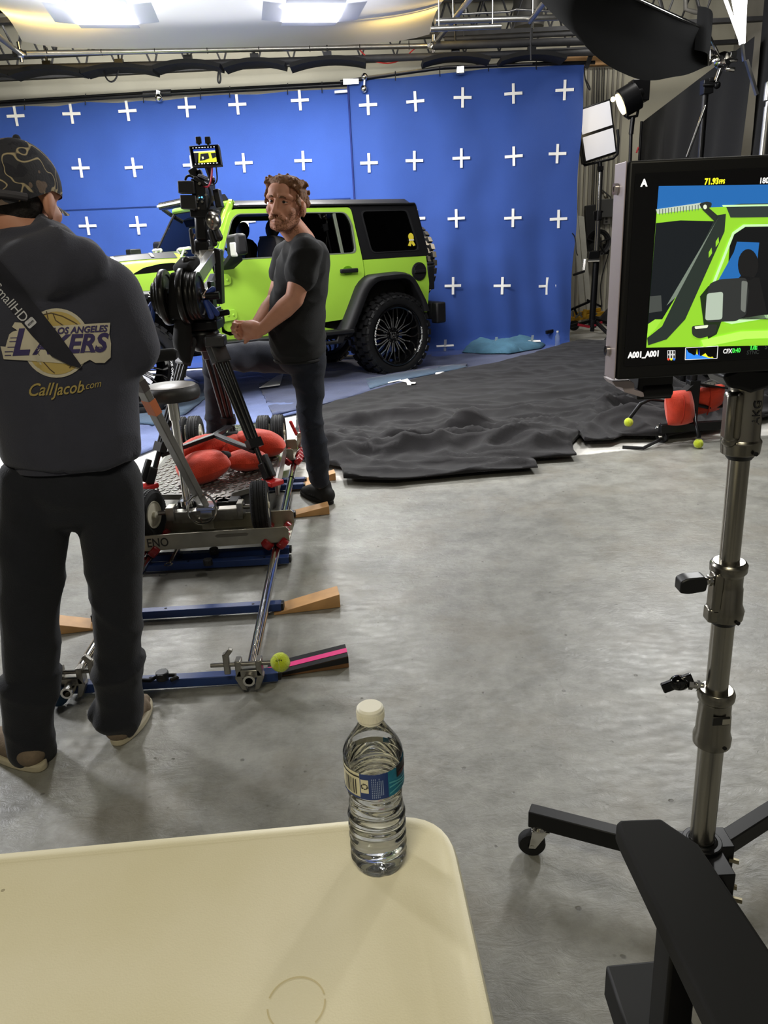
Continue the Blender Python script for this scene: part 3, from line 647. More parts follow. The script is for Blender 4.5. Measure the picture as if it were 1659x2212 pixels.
    put('rock_slider', MB().prism([(.66, s*.78, .60), (.62, s*.99, .60), (2.35, s*.99, .63), (2.35, s*.78, .63)], (0, 0, -.045)).prism([(.72, s*.93, .56), (.76, s*.93, .46), (2.2, s*.93, .48), (2.28, s*.93, .56), (2.16, s*.93, .56), (2.12, s*.93, .52), (.84, s*.93, .50), (.82, s*.93, .56)], (0, s*.04, 0)), TRIM, car, bev=.012)
    mr = put('mirror', MB().prism([(1.86, s*.90, 1.41), (1.86, s*.92, 1.60), (1.86, s*1.15, 1.61), (1.86, s*1.17, 1.42)], (.12, 0, 0)), TRIM, car, bev=.03)
    put('mirror_arm', MB().prism([(2.02, s*.83, 1.28), (1.88, s*.83, 1.29), (1.87, s*1.02, 1.36), (1.88, s*1.04, 1.43), (1.98, s*1.04, 1.42)], (0, 0, .05)), TRIM, mr, bev=.015)
    put('turn_lamp', MB().box((1.972, s*1.075, 1.47), (.03, .13, .13)), M('clear_lens', (190, 188, 182), .35), mr, bev=.015)
    # light bar bracket in front of the screen pillar
    br = [(1.80, 1.93), (1.87, 1.92), (2.13, 1.44), (2.14, 1.27), (2.26, 1.27), (2.26, 1.40), (2.21, 1.47), (1.94, 1.97), (1.83, 1.98)]
    hl = [rnd([(lerp(1.86, 2.10, t)+.05, lerp(1.90, 1.46, t)+.03), (lerp(1.86, 2.10, t)+.075, lerp(1.90, 1.46, t)+.02), (lerp(1.86, 2.10, t)+.105, lerp(1.90, 1.46, t)-.045), (lerp(1.86, 2.10, t)+.08, lerp(1.90, 1.46, t)-.035)], .01, 2) for t in (.16, .34, .50)]
    rv, fs = fill(br, hl, .1)
    if s == -1: put('light_bar_bracket', MB().bar((1.86, -.70, 1.86), (1.97, -.66, 1.93), .05, .03), TRIM, car, bev=.006)
    else: put('light_bar_bracket', shell(rv, fs, lambda p: V((p.x, s*(cy(p.y)-.015), p.y)), lambda p: V((p.x, s*(cy(p.y)-.045), p.y))), TRIM, car, sm=0)
    put('screen_pillar', MB().bar((2.10, s*.70, 1.36), (1.78, s*.665, 1.90), .07, .10, (0, 1, 0)), LIME, car, bev=.02)
    put('tail_lamp', MB().box((-.59, s*.765, 1.06), (.10, .12, .27)).box((-.60, s*.765, 1.215), (.12, .10, .03)), TRIM, car, bev=.012)
put('fuel_cap', MB().cyl((-.41, cy(1.14), 1.14), (-.41, cy(1.14)+.02, 1.14), .10, n=28).cyl((-.41, cy(1.14)+.02, 1.14), (-.41, cy(1.14)+.024, 1.14), .085, n=28).box((-.41, cy(1.14)+.03, 1.14), (.15, .02, .03)), TRIM, car, bev=.004)
# roof, rear, screen frame, cowl, bonnet
def roofz(u, v): x = lerp(1.76, -.47, u); y = lerp(-.72, .72, v); e = abs(2*v-1); return V((x, y, 1.935-.015*e**2-.05*max(0, e-.93)/.07-.05*max(0, u-.96)/.04))
m = MB().grid(24, 21, roofz); m.add([(1.76, -.72, 1.855), (1.76, .72, 1.855), (-.45, .72, 1.855), (-.45, -.72, 1.855)], [(0, 1, 2, 3)])
m.grid(2, 2, lambda u, v: V((1.76, lerp(-.72, .72, u), lerp(1.855, 1.93, v))))
for s in (1, -1): m.grid(2, 2, lambda u, v: V((lerp(1.76, -.47, u), s*.72, lerp(1.855, 1.875, v))))
rf = put('roof', m, TOP, car, sm=50)
for s in (1, -1): put('drip_rail', MB().bar((1.72, s*.735, 1.868), (-.44, s*.735, 1.868), .03, .022), TRIM, rf, bev=.006)
put('header', MB().bar((1.80, -.70, 1.90), (1.80, .70, 1.90), .14, .07), LIME, car, bev=.03)
put('windscreen', MB().prism([(2.16, -.665, 1.40), (2.16, .665, 1.40), (1.85, .63, 1.87), (1.85, -.63, 1.87)], (.006, 0, .004)), GLS2, car, sm=0)
put('windscreen_seal', MB().tube([(2.17, -.68, 1.39), (2.17, .68, 1.39), (1.85, .645, 1.88), (1.85, -.645, 1.88), (2.17, -.68, 1.39)], .016, 6), TRIM, car)
put('tailgate', MB().box((-.555, 0, .98), (.05, 1.52, .66)), LIME, car, bev=.02)
put('rear_glass', MB().prism([(-.585, -.66, 1.34), (-.585, .66, 1.34), (-.47, .62, 1.82), (-.47, -.62, 1.82)], (-.01, 0, 0)), GLASS, car, sm=0)
put('hard_top_rear', MB().prism([(-.56, -.77, 1.30), (-.56, .77, 1.30), (-.56, .77, 1.36), (-.56, -.77, 1.36)], (-.04, 0, 0)).prism([(-.44, -.72, 1.80), (-.44, .72, 1.80), (-.43, .71, 1.88), (-.43, -.71, 1.88)], (-.05, 0, 0)).bar((-.575, .74, 1.31), (-.45, .685, 1.86), .09, .05, (0, 1, 0)).bar((-.575, -.74, 1.31), (-.45, -.685, 1.86), .09, .05, (0, 1, 0)), TOP, car, bev=.015)
bmp = put('rear_bumper', MB().box((-.68, 0, .68), (.16, 1.62, .20)).box((-.66, .86, .66), (.14, .12, .24)).box((-.66, -.86, .66), (.14, .12, .24)), TRIM, car, bev=.02)
def hood(u, v):
    x = lerp(2.14, 3.62, u); t = 2*v-1; hw = lerp(.70, .60, u); e = abs(t)
    z = 1.405+.015*sin(pi*min(1, u*1.1))-.10*u**2.5+(.065*max(0, min(1, (.64-e)/.16)))*min(1, u*9+.2)*(1-.5*u) - .15*max(0, (e-.80)/.20)**1.6
    return V((x, t*hw, z))
hd = put('bonnet', MB().grid(40, 97, hood), LIME, car, sm=60)
def hsheet(u0, u1, v0, v1, dz=.006, taper=0):
    return MB().grid(44, 70, lambda u, v: hood(lerp(u0, u1, u), lerp(v0+taper*u, v1-taper*u, v))+V((0, 0, dz)))
put('bonnet_panel', hsheet(.10, .93, .185, .815), M('satin_black', (20, 20, 22), .5, spec=.3), hd, sm=60)
for k in (.25, .5, .75):
    for v0 in (.20, .745): put('bonnet_vent', hsheet(k, k+.02, v0, v0+.055, .014), M('wiper_grey', (120, 120, 118), .4), hd, sm=60)
for s in (1, -1):
    sv = [(2.36, 1.30), (2.37, 1.355), (2.45, 1.375), (2.58, 1.372), (2.74, 1.345), (2.86, 1.29)]
    put('side_vent', MB().prism([(x, s*.725, z) for x, z in rnd(sv, .02, 3)], (0, s*.012, .004)), BLKG, hd, sm=0)
    put('bonnet_side', MB().prism([(2.14, s*.70, 1.35), (3.6, s*.60, 1.20), (3.6, s*.60, 1.05), (2.5, s*.60, 1.05), (2.14, s*.70, 1.05)], (0, s*.02, 0)), LIME, hd, sm=0)
    put('bonnet_latch', MB().box((3.25, s*.66, 1.22), (.05, .03, .12)), BLK, hd, bev=.008)
    put('wiper', MB().tube([(2.22, s*.25+.1, 1.43), (2.17, s*.25-.12, 1.48), (2.10, s*.25-.28, 1.50)], .012, 6).bar((2.13, s*.25-.5, 1.475), (2.13, s*.25, 1.475), .02, .02), M('wiper_grey', (120, 120, 118), .4), car)
put('cowl', MB().box((2.17, 0, 1.395), (.14, 1.38, .03)), LIME, car, bev=.01)
put('cowl_grille', MB().box((2.19, .05, 1.415), (.09, .95, .015)), TRIM, car, bev=.004)
put('washer_stalk', MB().cyl((2.25, .42, 1.42), (2.20, .42, 1.50), .012, n=8).cyl((2.20, .28, 1.50), (2.20, .56, 1.505), .015, n=8), M('pale_pipe', (205, 205, 200), .4), car)
put('washer_stalk', MB().cyl((2.30, -.18, 1.44), (2.27, -.18, 1.50), .012, n=8).cyl((2.27, -.30, 1.50), (2.27, -.06, 1.505), .015, n=8), M('pale_pipe'), car)
put('far_mirror_bracket', MB().box((2.38, -.62, 1.49), (.12, .16, .08)), TRIM, car, bev=.01)
# front end
gr = put('grille', MB().box((3.64, 0, 1.0), (.06, 1.30, .48)), LIME, car, bev=.03)
for k in range(7): put('grille_slot', MB().box((3.675, (k-3)*.105, 1.02), (.02, .055, .30)), MATT, gr, bev=.01)
for s in (1, -1): put('headlamp', MB().lathe([(.09, 0), (.09, .02), (.07, .035), (0, .045)], (3.67, s*.50, 1.06), (1, 0, 0), 24), M('lens', (200, 205, 210), .1, coat=1), gr)
put('front_bumper', MB().box((3.85, 0, .68), (.22, 1.3, .18)).box((3.70, .3, .66), (.2, .1, .12)).box((3.70, -.3, .66), (.2, .1, .12)), TRIM, car, bev=.025)
put('underbody', MB().box((1.5, 0, .60), (3.9, 1.1, .14)).box((1.5, .45, .52), (4.0, .09, .12)).box((1.5, -.45, .52), (4.0, .09, .12)), MATT, car)
put('floor_pan', MB().box((1.0, 0, .70), (3.0, 1.5, .06)).box((2.9, 0, .95), (1.3, 1.0, .4)), MATT, car)
put('dashboard', MB().box((1.95, 0, 1.24), (.35, 1.40, .24)), DARK, car, bev=.05)
put('headliner', MB().box((.65, 0, 1.845), (2.2, 1.38, .02)), DARK, car)
put('cargo_wall', MB().box((-.5, 0, 1.0), (.04, 1.40, .6)), DARK, car)
for x in (.0, 3.008): put('axle', MB().cyl((x, -.7, .44), (x, .7, .44), .055, n=12).sph((x, .1, .44), (.16, .16, .15)), MATT, car)
put('inner_trim', MB().box((1.105, .745, 1.0), (.10, .05, .7)).box((1.105, .705, 1.6), (.10, .04, .5)).box((1.105, -.745, 1.0), (.10, .05, .7)).box((1.105, -.705, 1.6), (.10, .04, .5)).box((.38, .71, 1.6), (.10, .04, .5)).box((.38, -.71, 1.6), (.10, .04, .5)).box((.9, .74, .95), (2.3, .02, .7)).box((.9, -.74, .95), (2.3, .02, .7)), DARK, car)
def carseat(x, y, rear=False):
    st = put('seat', MB().box((x+.02, y, .98), (.50, .50, .16)).prism([(x-.20, y-.25, 1.0), (x-.32, y-.24, 1.52), (x-.26, y-.18, 1.58), (x-.26, y+.18, 1.58), (x-.32, y+.24, 1.52), (x-.20, y+.25, 1.0)], (.13, 0, .02)), LEATH, car, bev=.05, seg=3)
    put('headrest', MB().sph((x-.24, y, 1.665), (.055, .135, .105), Matrix.Rotation(-.2, 3, 'Y')).cyl((x-.25, y, 1.50), (x-.245, y, 1.62), .02, n=8), LEATH, st)
for x in (1.42, .50):
    for y in (.37, -.37): carseat(x, y)
put('steering_wheel', MB().lathe([(.175, -.014), (.19, 0), (.175, .014), (.16, 0)], (1.72, .37, 1.34), (.92, 0, -.38), 28, True).bar((1.72, .22, 1.34), (1.72, .52, 1.34), .03, .05).cyl((1.72, .37, 1.34), (1.85, .37, 1.27), .04, n=10), LEATH, car)
put('rear_view_mirror', MB().box((1.86, .0, 1.76), (.04, .22, .07)), DARK, car, bev=.015)
# roof light bar
lb = put('light_bar', MB().bar((1.99, -.62, 1.955), (1.99, .62, 1.955), .085, .075), BLKM, car, bev=.012)
put('lens', MB().bar((2.03, -.60, 1.955), (2.03, .60, 1.955), .055, .02), M('led_lens', (232, 230, 222), .55, var=.15, vs=90), lb)
m = MB()
for k in range(36): m.box((2.042, -.585+k*.0334, 1.955), (.006, .005, .052))
put('lens_rib', m, M('lens_rib', (110, 108, 104), .4), lb, kind='stuff')
# lettering and stickers on the side
def side_text(s, size, x, z, mat, name, bold=0, shear=0, dy=.009):
    put(name, text(s, size, shear, bold).map(lambda q: V((x-q.x, cy(z)+dy, z+q.y))), mat, car, sm=0, fix=False)
side_text('Jeep', .115, 2.215, .83, M('badge_grey', (74, 78, 70), .3, .6), 'side_badge', .02)
side_text('WRANGLER', .036, 2.20, .745, M('badge_grey'), 'side_badge', .03)
side_text('UNLIMITED', .03, 2.20, .93, M('etch_green', (96, 150, 30), .4), 'side_badge', 0)
put('round_badge', MB().cyl((2.175, cy(1.16), 1.16), (2.175, cy(1.16)+.008, 1.16), .034, n=22), M('badge_silver', (170, 164, 160), .4, .6), car)
put('round_badge', MB().cyl((2.175, cy(1.16)+.007, 1.16), (2.175, cy(1.16)+.010, 1.16), .027, n=22).box((2.175, cy(1.16)+.011, 1.16), (.05, .002, .014)), M('badge_red', (150, 50, 44), .4), car)
YEL = M('yellow_sticker', (226, 208, 60), .6)
m = MB()
def stk(pts): m.prism([(x, cy(z)+.0, z) for x, z in pts], (0, .003, 0))
stk([(-.355+.038*cos(a*pi/6), 1.515+.043*sin(a*pi/6)) for a in range(12)]); stk([(-.335, 1.48), (-.375, 1.48), (-.335, 1.415), (-.30, 1.425)]); stk([(-.375, 1.48), (-.335, 1.48), (-.375, 1.415), (-.405, 1.425)])
put('ribbon_sticker', m, YEL, car, sm=0)
put('ribbon_sticker', MB().prism([(-.32, cy(1.5)+.004, 1.49), (-.39, cy(1.5)+.004, 1.49), (-.39, cy(1.5)+.004, 1.475), (-.32, cy(1.5)+.004, 1.475)], (0, .003, 0)), WHT, car, sm=0)
# wheels, built about the y axis, outer face toward +y
def wheel(cx, cyy, cz, name, rot=None, bright=False):
    T = Matrix.Translation((cx, cyy, cz)) @ (rot or Matrix.Identity(4))
    ap = lambda mb: mb.map(lambda q: T @ q)
    tp = [(.335, .155), (.36, .172), (.41, .176), (.435, .168), (.447, .15), (.452, .10), (.452, -.10), (.447, -.15), (.435, -.168), (.41, -.176), (.36, -.172), (.335, -.155)]
    m = MB().lathe([(r, y) for r, y in tp], (0, 0, 0), (0, 1, 0), 64, True)
    N = 30
    for k in range(N):                                   # tread blocks: shoulder lugs wrap onto the sidewall, two centre rows
        for row, (y, wd, off, ln) in enumerate(((.142, .062, 0, .066), (.052, .075, .5, .06), (-.052, .075, 0, .06), (-.142, .062, .5, .066))):
            a = 2*pi*(k+off)/N; R = Matrix.Rotation(-a, 3, 'Y') @ Matrix.Rotation((.35 if row in (1, 2) else .12)*(1 if row < 2 else -1), 3, 'X' if False else 'Z')
            m.box(Matrix.Rotation(-a, 3, 'Y') @ V((.457, y, 0)), (.026, wd, ln), R)
        for sg in (1, -1):
            a = 2*pi*(k+(0 if sg > 0 else .5))/N
            m.box(Matrix.Rotation(-a, 3, 'Y') @ V((.434, sg*.170, 0)), (.034, .014, .05 if k % 2 else .03), Matrix.Rotation(-a, 3, 'Y') @ Matrix.Rotation(-sg*.5, 3, 'Z'))
    ty = put('tyre', ap(m), M('tyre_rubber', (17, 17, 18), .55, var=.2, vs=20), car, sm=30)
    rm = put('rim', ap(MB().lathe([(.338, .165), (.338, .172), (.325, .174), (.318, .165), (.316, .15), (.302, .14), (.296, .10), (.290, -.03), (.292, -.16), (.335, -.16)], (0, 0, 0), (0, 1, 0), 64, False, False)), BLKG, car, sm=35)
    sp = MB(); ed = MB()
    for k in range(12):
        for dd in (-.085, .085):
            a = 2*pi*k/12+dd; b = 2*pi*k/12+dd*2.0
            p0 = V((.085*cos(2*pi*k/12+dd*1.2), .035, .085*sin(2*pi*k/12+dd*1.2))); p1 = V((.19*cos(a), .03, .19*sin(a))); p2 = V((.293*cos(b), -.005, .293*sin(b)))
            for q0, q1 in ((p0, p1), (p1, p2)):
                sp.bar(q0, q1, .022, .04, (0, 1, 0))
                ed.bar(q0+V((0, .021, 0)), q1+V((0, .021, 0)), .009, .003, (0, 1, 0))
    s_ = put('spoke', ap(sp), BLKG, rm, sm=0); s_['kind'] = 'stuff'
    s_ = put('spoke_edge', ap(ed), M('milled_edge', (225, 225, 222), .25, .9), rm, sm=0, label='bright milled spoke edges'); s_['kind'] = 'stuff'
    hb = put('hub_cap', ap(MB().cyl((0, -.02, 0), (0, .045, 0), .092, n=28).cyl((0, .04, 0), (0, .07, 0), .05, n=20)), BLKG, rm, bev=.006)
    mk = MB()
    for a_, b_ in (((-.03, -.03), (.03, -.03)), ((.03, -.03), (.03, .03)), ((.03, .03), (-.03, .03)), ((-.03, .03), (-.03, -.03)), ((-.015, -.018), (0, .018)), ((0, .018), (.015, -.018)), ((-.008, -.004), (.014, -.004))):
        mk.bar((a_[0], .0715, a_[1]), (b_[0], .0715, b_[1]), .004, .002, (0, 1, 0))
    put('hub_mark', ap(mk), M('milled_edge'), hb, sm=0)
    lg = MB()
    for k in range(8): lg.cyl((.07*cos(k*pi/4), .04, .07*sin(k*pi/4)), (.07*cos(k*pi/4), .06, .07*sin(k*pi/4)), .009, n=6)
    put('lug_nut', ap(lg), CHR, hb, sm=0)
    for ph in (0, pi):                                    # lettering around the inside of the lip
        def wrap(q): a = ph+.9 - q.x/.308; r = .300+q.y; return V((-r*cos(a), .1745 if False else .166+.001, r*sin(a)))
        tx = text('AXE OFF-ROAD', .034, 0, .035, 1.25).map(lambda q: (lambda a, r: V((-r*sin(a), .177, r*cos(a))))(ph+pi/2*1.15+q.x/.33, .3285+q.y*.75))
        put('rim_lettering', ap(tx), M('white_letter', (236, 236, 232), .6), rm, sm=0, fix=False)
    return ty
for x in (0, 3.008):
    wheel(x, .775, .462, 'l'); wheel(x, -.775, .462, 'r', Matrix.Rotation(pi, 4, 'Z'))
wheel(-.80, .0, 1.21, 's', Matrix.Rotation(pi/2, 4, 'Z'))
put('spare_carrier', MB().box((-.62, 0, 1.2), (.12, .3, .3)), TRIM, car, bev=.02)
solo('white_pipe', MB().cyl(G(700, 770, .035)+V((-.9, 0, 0)), G(780, 771, .035)+V((.1, 0, 0)), .03, n=12), M('white_pipe', (216, 214, 206), .5), 'white pipe lying on the blankets under the car', 'pipe')
# ================================================================== DOLLY TRACK
trk = thing('dolly_track', 'chrome two rail dolly track with blue cross ties on the grey floor', 'track', (-.82, 2.25, 0))
def rail(s): return V((lerp(-.485, -.615, s)+0, lerp(2.19, 5.45, s), .068))
def raill(s): return V((lerp(-1.095, -1.235, s), lerp(2.17, 5.4, s), .068))
for fn in (rail, raill):
    m = MB(); n = 3
    for a, b in ((0, .352), (.36, .712), (.72, 1.0)): m.lathe([(.0205, 0), (.0205, (fn(b)-fn(a)).length), (.013, (fn(b)-fn(a)).length), (.013, 0)], fn(a), fn(b)-fn(a), 20, True)
    put('rail', m, CHR, trk, W=True)
ties = ((-.40, 2.29), (-.45, 2.83), (-.47, 3.33), (-.48, 3.45), (-.51, 3.98), (-.50, 4.51), (-.50, 4.63), (-.56, 5.2))
for x, y in ties:
    L_ = .78 if y > 2.5 else .72
    t = put('cross_tie', MB().box((x-L_/2, y-.01, .03), (L_, .042, .034), Matrix.Rotation(.02, 3, 'Z')), BLU, trk, W=True, bev=.003)
    put('tie_end', MB().box((x+.004-.0, y+.0, .03), (.012, .036, .028)), BLK, t, W=True); put('tie_end', MB().box((x-L_-.004, y-.02, .03), (.012, .036, .028)), BLK, t, W=True)
    m = MB()
    for k in (.15, .62): m.cyl((x-L_*k, y-.01, .046), (x-L_*k, y-.01, .0475), .006, n=10)
    put('tie_hole', m, MATT, t, W=True)
for px, py in ((352, 1467), (450, 1220), (463, 1196)):
    p = G(px, py, .05); put('latch_knob', MB().cyl(p, p+V((0, 0, .03)), .022, n=16).box(p+V((0, 0, .022)), (.02, .05, .014)), BLK, trk, W=True, bev=.003)
p = G(325, 1470, .055); q = G(352, 1465, .06); put('latch_arm', MB().tube([p+V((-.06, .01, 0)), p, q+V((-.02, .02, .0)), q+V((.04, .015, 0)), q+V((.05, 0, 0)), q+V((.03, -.015, 0))], .007, 8), BLKM, trk, W=True)
p = G(386, 1195, .06); put('latch_clamp', MB().box(p, (.03, .03, .05)).tube([p+V((0, 0, .03)), p+V((-.01, -.05, .01)), p+V((-.02, -.10, -.01))], .008, 8).lathe([(.018, -.003), (.022, 0), (.018, .003), (.014, 0)], p+V((-.022, -.115, -.008)), (0, 0, 1), 16, True), CHR, trk, W=True)
# rail stops and their balls
def stop(c, lab, sgn):
    t = thing('rail_stop', lab, 'clamp', c, 0, 'clamps on the rail ends')
    put('jaw', MB().prism([c+V((-.035, -.02, .03)), c+V((.035, -.02, .03)), c+V((.05, -.02, 0)), c+V((.03, -.02, -.045)), c+V((.012, -.02, -.05)), c+V((.024, -.02, 0)), c+V((-.024, -.02, 0)), c+V((-.012, -.02, -.05)), c+V((-.03, -.02, -.045)), c+V((-.05, -.02, 0))], (0, .035, 0)).box(c+V((.035, 0, .035)), (.02, .04, .06)).box(c+V((-.035, 0, .035)), (.02, .04, .06)), STL, t, W=True, bev=.003)
    put('bolt', MB().cyl(c+V((-.13 if sgn > 0 else -.10, 0, .045)), c+V((.075 if sgn > 0 else .11, 0, .045)), .008, n=10), STL, t, W=True)
    put('lever', MB().bar(c+V((-.075*sgn, 0, .01)), c+V((-.075*sgn, 0, .09)), .022, .018).bar(c+V((-.075*sgn, 0, .08)), c+V((-.055*sgn, 0, .105)), .02, .018), STL, t, W=True, bev=.004)
c1_ = rail(.012); c2_ = raill(.02)
stop(c1_, 'steel clamp on the near end of the right rail beside the tennis ball', 1); stop(c2_, 'steel clamp on the near end of the left rail beside the shoe', -1)
def tball(c, lab, slit=None, group='tennis balls on gear ends'):
    t = tag(put('tennis_ball', MB().sph((0, 0, 0), .033, n=28), TENN, loc=c-V((0, 0, 0)) if False else None), lab, 'tennis ball', group); t.location = c; WM[t] = Matrix.Translation(c)
    pts = []
    for k in range(41):
        a = 2*pi*k/40; A, B = .44*pi, 0; v = V((cos(a)+.35*cos(3*a), sin(a)-.35*sin(3*a), 2*math.sqrt(.35)*sin(2*a))).normalized()*.0332; pts.append(v)
    put('seam', MB().tube(pts, .0011, 5, False), M('seam_white', (206, 214, 130), .9), t, sm=60)
    return t
tb = tball(c1_+V((.108, -.005, .047)), 'yellow tennis ball marked ON stuck beside the near end of the right rail')
b3_ = Matrix.Rotation(-.5, 3, 'X') @ Matrix.Rotation(.15, 3, 'Y')
def onball(q): 
    v = V((q.x*.9, -.02, .030+q.y)); v = Matrix.Rotation(.25, 3, 'X') @ v; return v.normalized()*.0337
put('ball_marking', text('ON', .017, 0, .03).map(onball), M('marker_black', (34, 36, 22), .8), tb, sm=0, fix=False)
solo('blue_ball', MB().sph(c2_+V((-.045, -.03, -.028)), .036, n=24), M('blue_felt', (40, 66, 92), .9), 'dark blue ball on the near end of the left rail', 'ball')
# wedges
def wedge(a, L_, lab, mat, w_=.09, hh=.045, left=False, name='wooden_wedge'):
    d = V((1, .16, 0)).normalized()*(-1 if left else 1); n = V((-d.y, d.x, 0))*(-1 if left else 1)
    t = thing(name, lab, 'wedge', a, 0, 'wooden wedges levelling the track')
    b = a+d*L_
    vs = [a, a+n*w_, b+n*w_, b, a+V((0, 0, .006)), a+n*w_+V((0, 0, .006)), b+n*w_+V((0, 0, hh)), b+V((0, 0, hh))]
    put('block', MB().add(vs, [(3, 2, 1, 0), (4, 5, 6, 7), (0, 1, 5, 4), (1, 2, 6, 5), (2, 3, 7, 6), (3, 0, 4, 7)]), mat, t, W=True, sm=0, bev=.002)
    return t, a, b, n, hh
z_ = V((0, 0, .001))
wd = wedge(G(580, 1466)+z_, .29, 'black topped wooden wedge with a pink tape stripe at the near end of the track', M('wedge_dark_wood', (120, 84, 52), .6, var=.2))
t, a, b, n, hh = wd; dn = n*.09
put('black_tape', MB().prism([a+V((0, 0, .008)), b+V((0, 0, hh+.001)), b+dn+V((0, 0, hh+.001)), a+dn+V((0, 0, .008))], (0, 0, .001)).prism([b+V((0, -.0012, hh)), b+V((0, -.0012, hh*.45)), a+(b-a)*.1+V((0, -.0012, .004)), a+V((0, -.0012, .008))], (0, -.0006, 0)), M('black_tape', (26, 24, 26), .7), t, W=True, sm=0)
put('pink_tape', MB().prism([a+n*.028+V((0, 0, .0095)), b+n*.028+V((0, 0, hh+.0025)), b+n*.058+V((0, 0, hh+.0025)), a+n*.058+V((0, 0, .0095))], (0, 0, .001)), M('pink_tape', (240, 66, 140), .6), t, W=True, sm=0)
wedge(G(592, 1330)+z_, .28, 'pale wooden wedge under the second blue tie from the near end', WOOD, hh=.06)
wedge(G(610, 1122)+z_, .27, 'pale wooden wedge on the floor in front of the black shoe', WOOD, hh=.05)
wedge(G(630, 1060)+z_, .23, 'pale wooden wedge behind the black shoe', WOOD, hh=.05)
wedge(G(660, 1044)+z_, .20, 'pale wooden wedge half under the edge of the black cloth', WOOD, hh=.05)
wedge(G(207, 1362)+z_, .20, 'wooden wedge at the left rail between the trouser legs', WOOD, hh=.06, left=True)

# ================================================================== DOLLY
dol = thing('camera_dolly', 'camera dolly with diamond plate deck, four air tyres and a grey steering handle', 'dolly', (-.9, 4.2, .12))
zd = .255
DECK = M('diamond_plate', (104, 102, 98), .34, .8, var=.25, vs=7)
deck = [(-1.18, 3.75), (-.95, 3.72), (-.95, 3.585), (-.78, 3.575), (-.785, 3.72), (-.70, 3.79), (-.59, 3.93), (-.645, 4.82), (-.80, 4.86), (-.84, 5.36), (-1.22, 5.36), (-1.24, 4.90), (-1.37, 4.88), (-1.33, 4.15)]
dk = put('deck', MB().prism([(x, y, zd-.03) for x, y in deck], (0, 0, .03)), DECK, dol, W=True, sm=0, bev=.004)
m = MB(); dp = [V(q) for q in deck]
for i in range(22):
    for j in range(48):
        q = V((-1.38+i*.039, 3.58+j*.039))
        if inside(q, deck) and edge_dist(q, dp) > .012:
            m.box((q.x, q.y, zd+.0016), (.034, .009, .004), Matrix.Rotation(pi/4 if (i+j) % 2 else -pi/4, 3, 'Z'))
put('tread_lugs', m, M('plate_lug', (168, 165, 160), .26, .8), dk, W=True, sm=0, kind='stuff')
put('side_rail', MB().bar((-.585, 3.93, zd-.05), (-.64, 4.84, zd-.05), .02, .09), ALU, dol, W=True, bev=.003); put('side_rail', MB().bar((-1.335, 4.15, zd-.05), (-1.375, 4.88, zd-.05), .02, .09), ALU, dol, W=True, bev=.003)
put('rubber_pad', MB().box((-.98, 3.66, zd-.02), (.14, .10, .04)).box((-.80, 3.62, zd-.02), (.13, .09, .04)), RUB, dol, W=True, bev=.006)
put('axle_beam', MB().bar((-1.05, 3.50, .215), (-.70, 3.52, .215), .06, .06), STL, dol, W=True, bev=.004)
put('axle', MB().cyl((-1.15, 3.47, .245), (-1.04, 3.49, .245), .012, n=10).cyl((-.72, 3.51, .245), (-.58, 3.52, .245), .012, n=10).box((-1.05, 3.49, .24), (.04, .07, .07)).box((-.71, 3.51, .24), (.03, .07, .07)), STL, dol, W=True, bev=.003)
put('hitch_plate', MB().box((-.875, 3.475, .20), (.06, .012, .10)).box((-.875, 3.51, .26), (.09, .10, .02)), CHR, dol, W=True, bev=.003)
put('hitch_ring', MB().tube([V((-.89+.07*cos(a), 3.46+.02*sin(a), .26+.07*sin(a))) for a in [k*2*pi/20 for k in range(21)]], .006, 8, False), CHR, dol, W=True)
def air_tyre(c, yaw, lab=None):
    R = Matrix.Translation(c) @ Matrix.Rotation(yaw, 4, 'Z'); ap = lambda mb: mb.map(lambda q: R @ q)
    m = MB().lathe([(.068, .032), (.085, .042), (.108, .043), (.120, .036), (.125, .026), (.1215, .0245), (.1215, .0215), (.1255, .020), (.1255, .008), (.122, .0065), (.122, .0035), (.126, .002), (.126, -.002), (.122, -.0035), (.122, -.0065), (.1255, -.008), (.1255, -.020), (.1215, -.0215), (.1215, -.0245), (.125, -.026), (.120, -.036), (.108, -.043), (.085, -.042), (.068, -.032)], (0, 0, 0), (1, 0, 0), 44, True)
    for k in range(56):
        a = 2*pi*k/56
        for x, sg in ((.0305, 1), (-.0305, -1)): m.box(V((x, .122*cos(a), .122*sin(a))), (.009, .004, .008), Matrix.Rotation(a, 3, 'X'))
    ty = put('tyre', ap(m), RUB, dol, W=True, sm=30)
    put('wheel_rim', ap(MB().lathe([(.068, .033), (.066, .038), (.058, .034), (.050, .016), (.018, .012), (.016, .046), (0, .047)], (0, 0, 0), (1, 0, 0), 28).lathe([(.068, .033), (.066, .038), (.058, .034), (.050, .016), (.018, .012), (.016, .046), (0, .047)], (0, 0, 0), (-1, 0, 0), 28)), M('cream_rim', (206, 200, 180), .35, .1, coat=.3), ty, W=True)
    return ty
air_tyre(V((-.61, 3.50, .25)), .10); air_tyre(V((-1.155, 3.45, .25)), -.22)
for x in (-.80, -.70): air_tyre(V((x, 5.06, .25)), .02)
for x in (-1.40, -1.30): air_tyre(V((x, 5.16, .25)), .02)
sp = V((-.985, 3.56, .25))
put('seat_post', MB().cyl(sp, sp+V((0, 0, .54)), .019, n=18).cyl(sp, sp+V((0, 0, .03)), .032, n=18).cyl(sp+V((0, 0, .44)), sp+V((0, 0, .55)), .026, n=18), CHR, dol, W=True)
st = put('seat', MB().lathe([(.0, -.005), (.125, -.005), (.134, .008), (.136, .03), (.13, .052), (.112, .062), (.0, .066)], sp+V((0, 0, .545)), (0, 0, 1), 40), M('seat_vinyl', (44, 43, 42), .5, var=.2, vs=8, bump=.1), dol, W=True, sm=60)
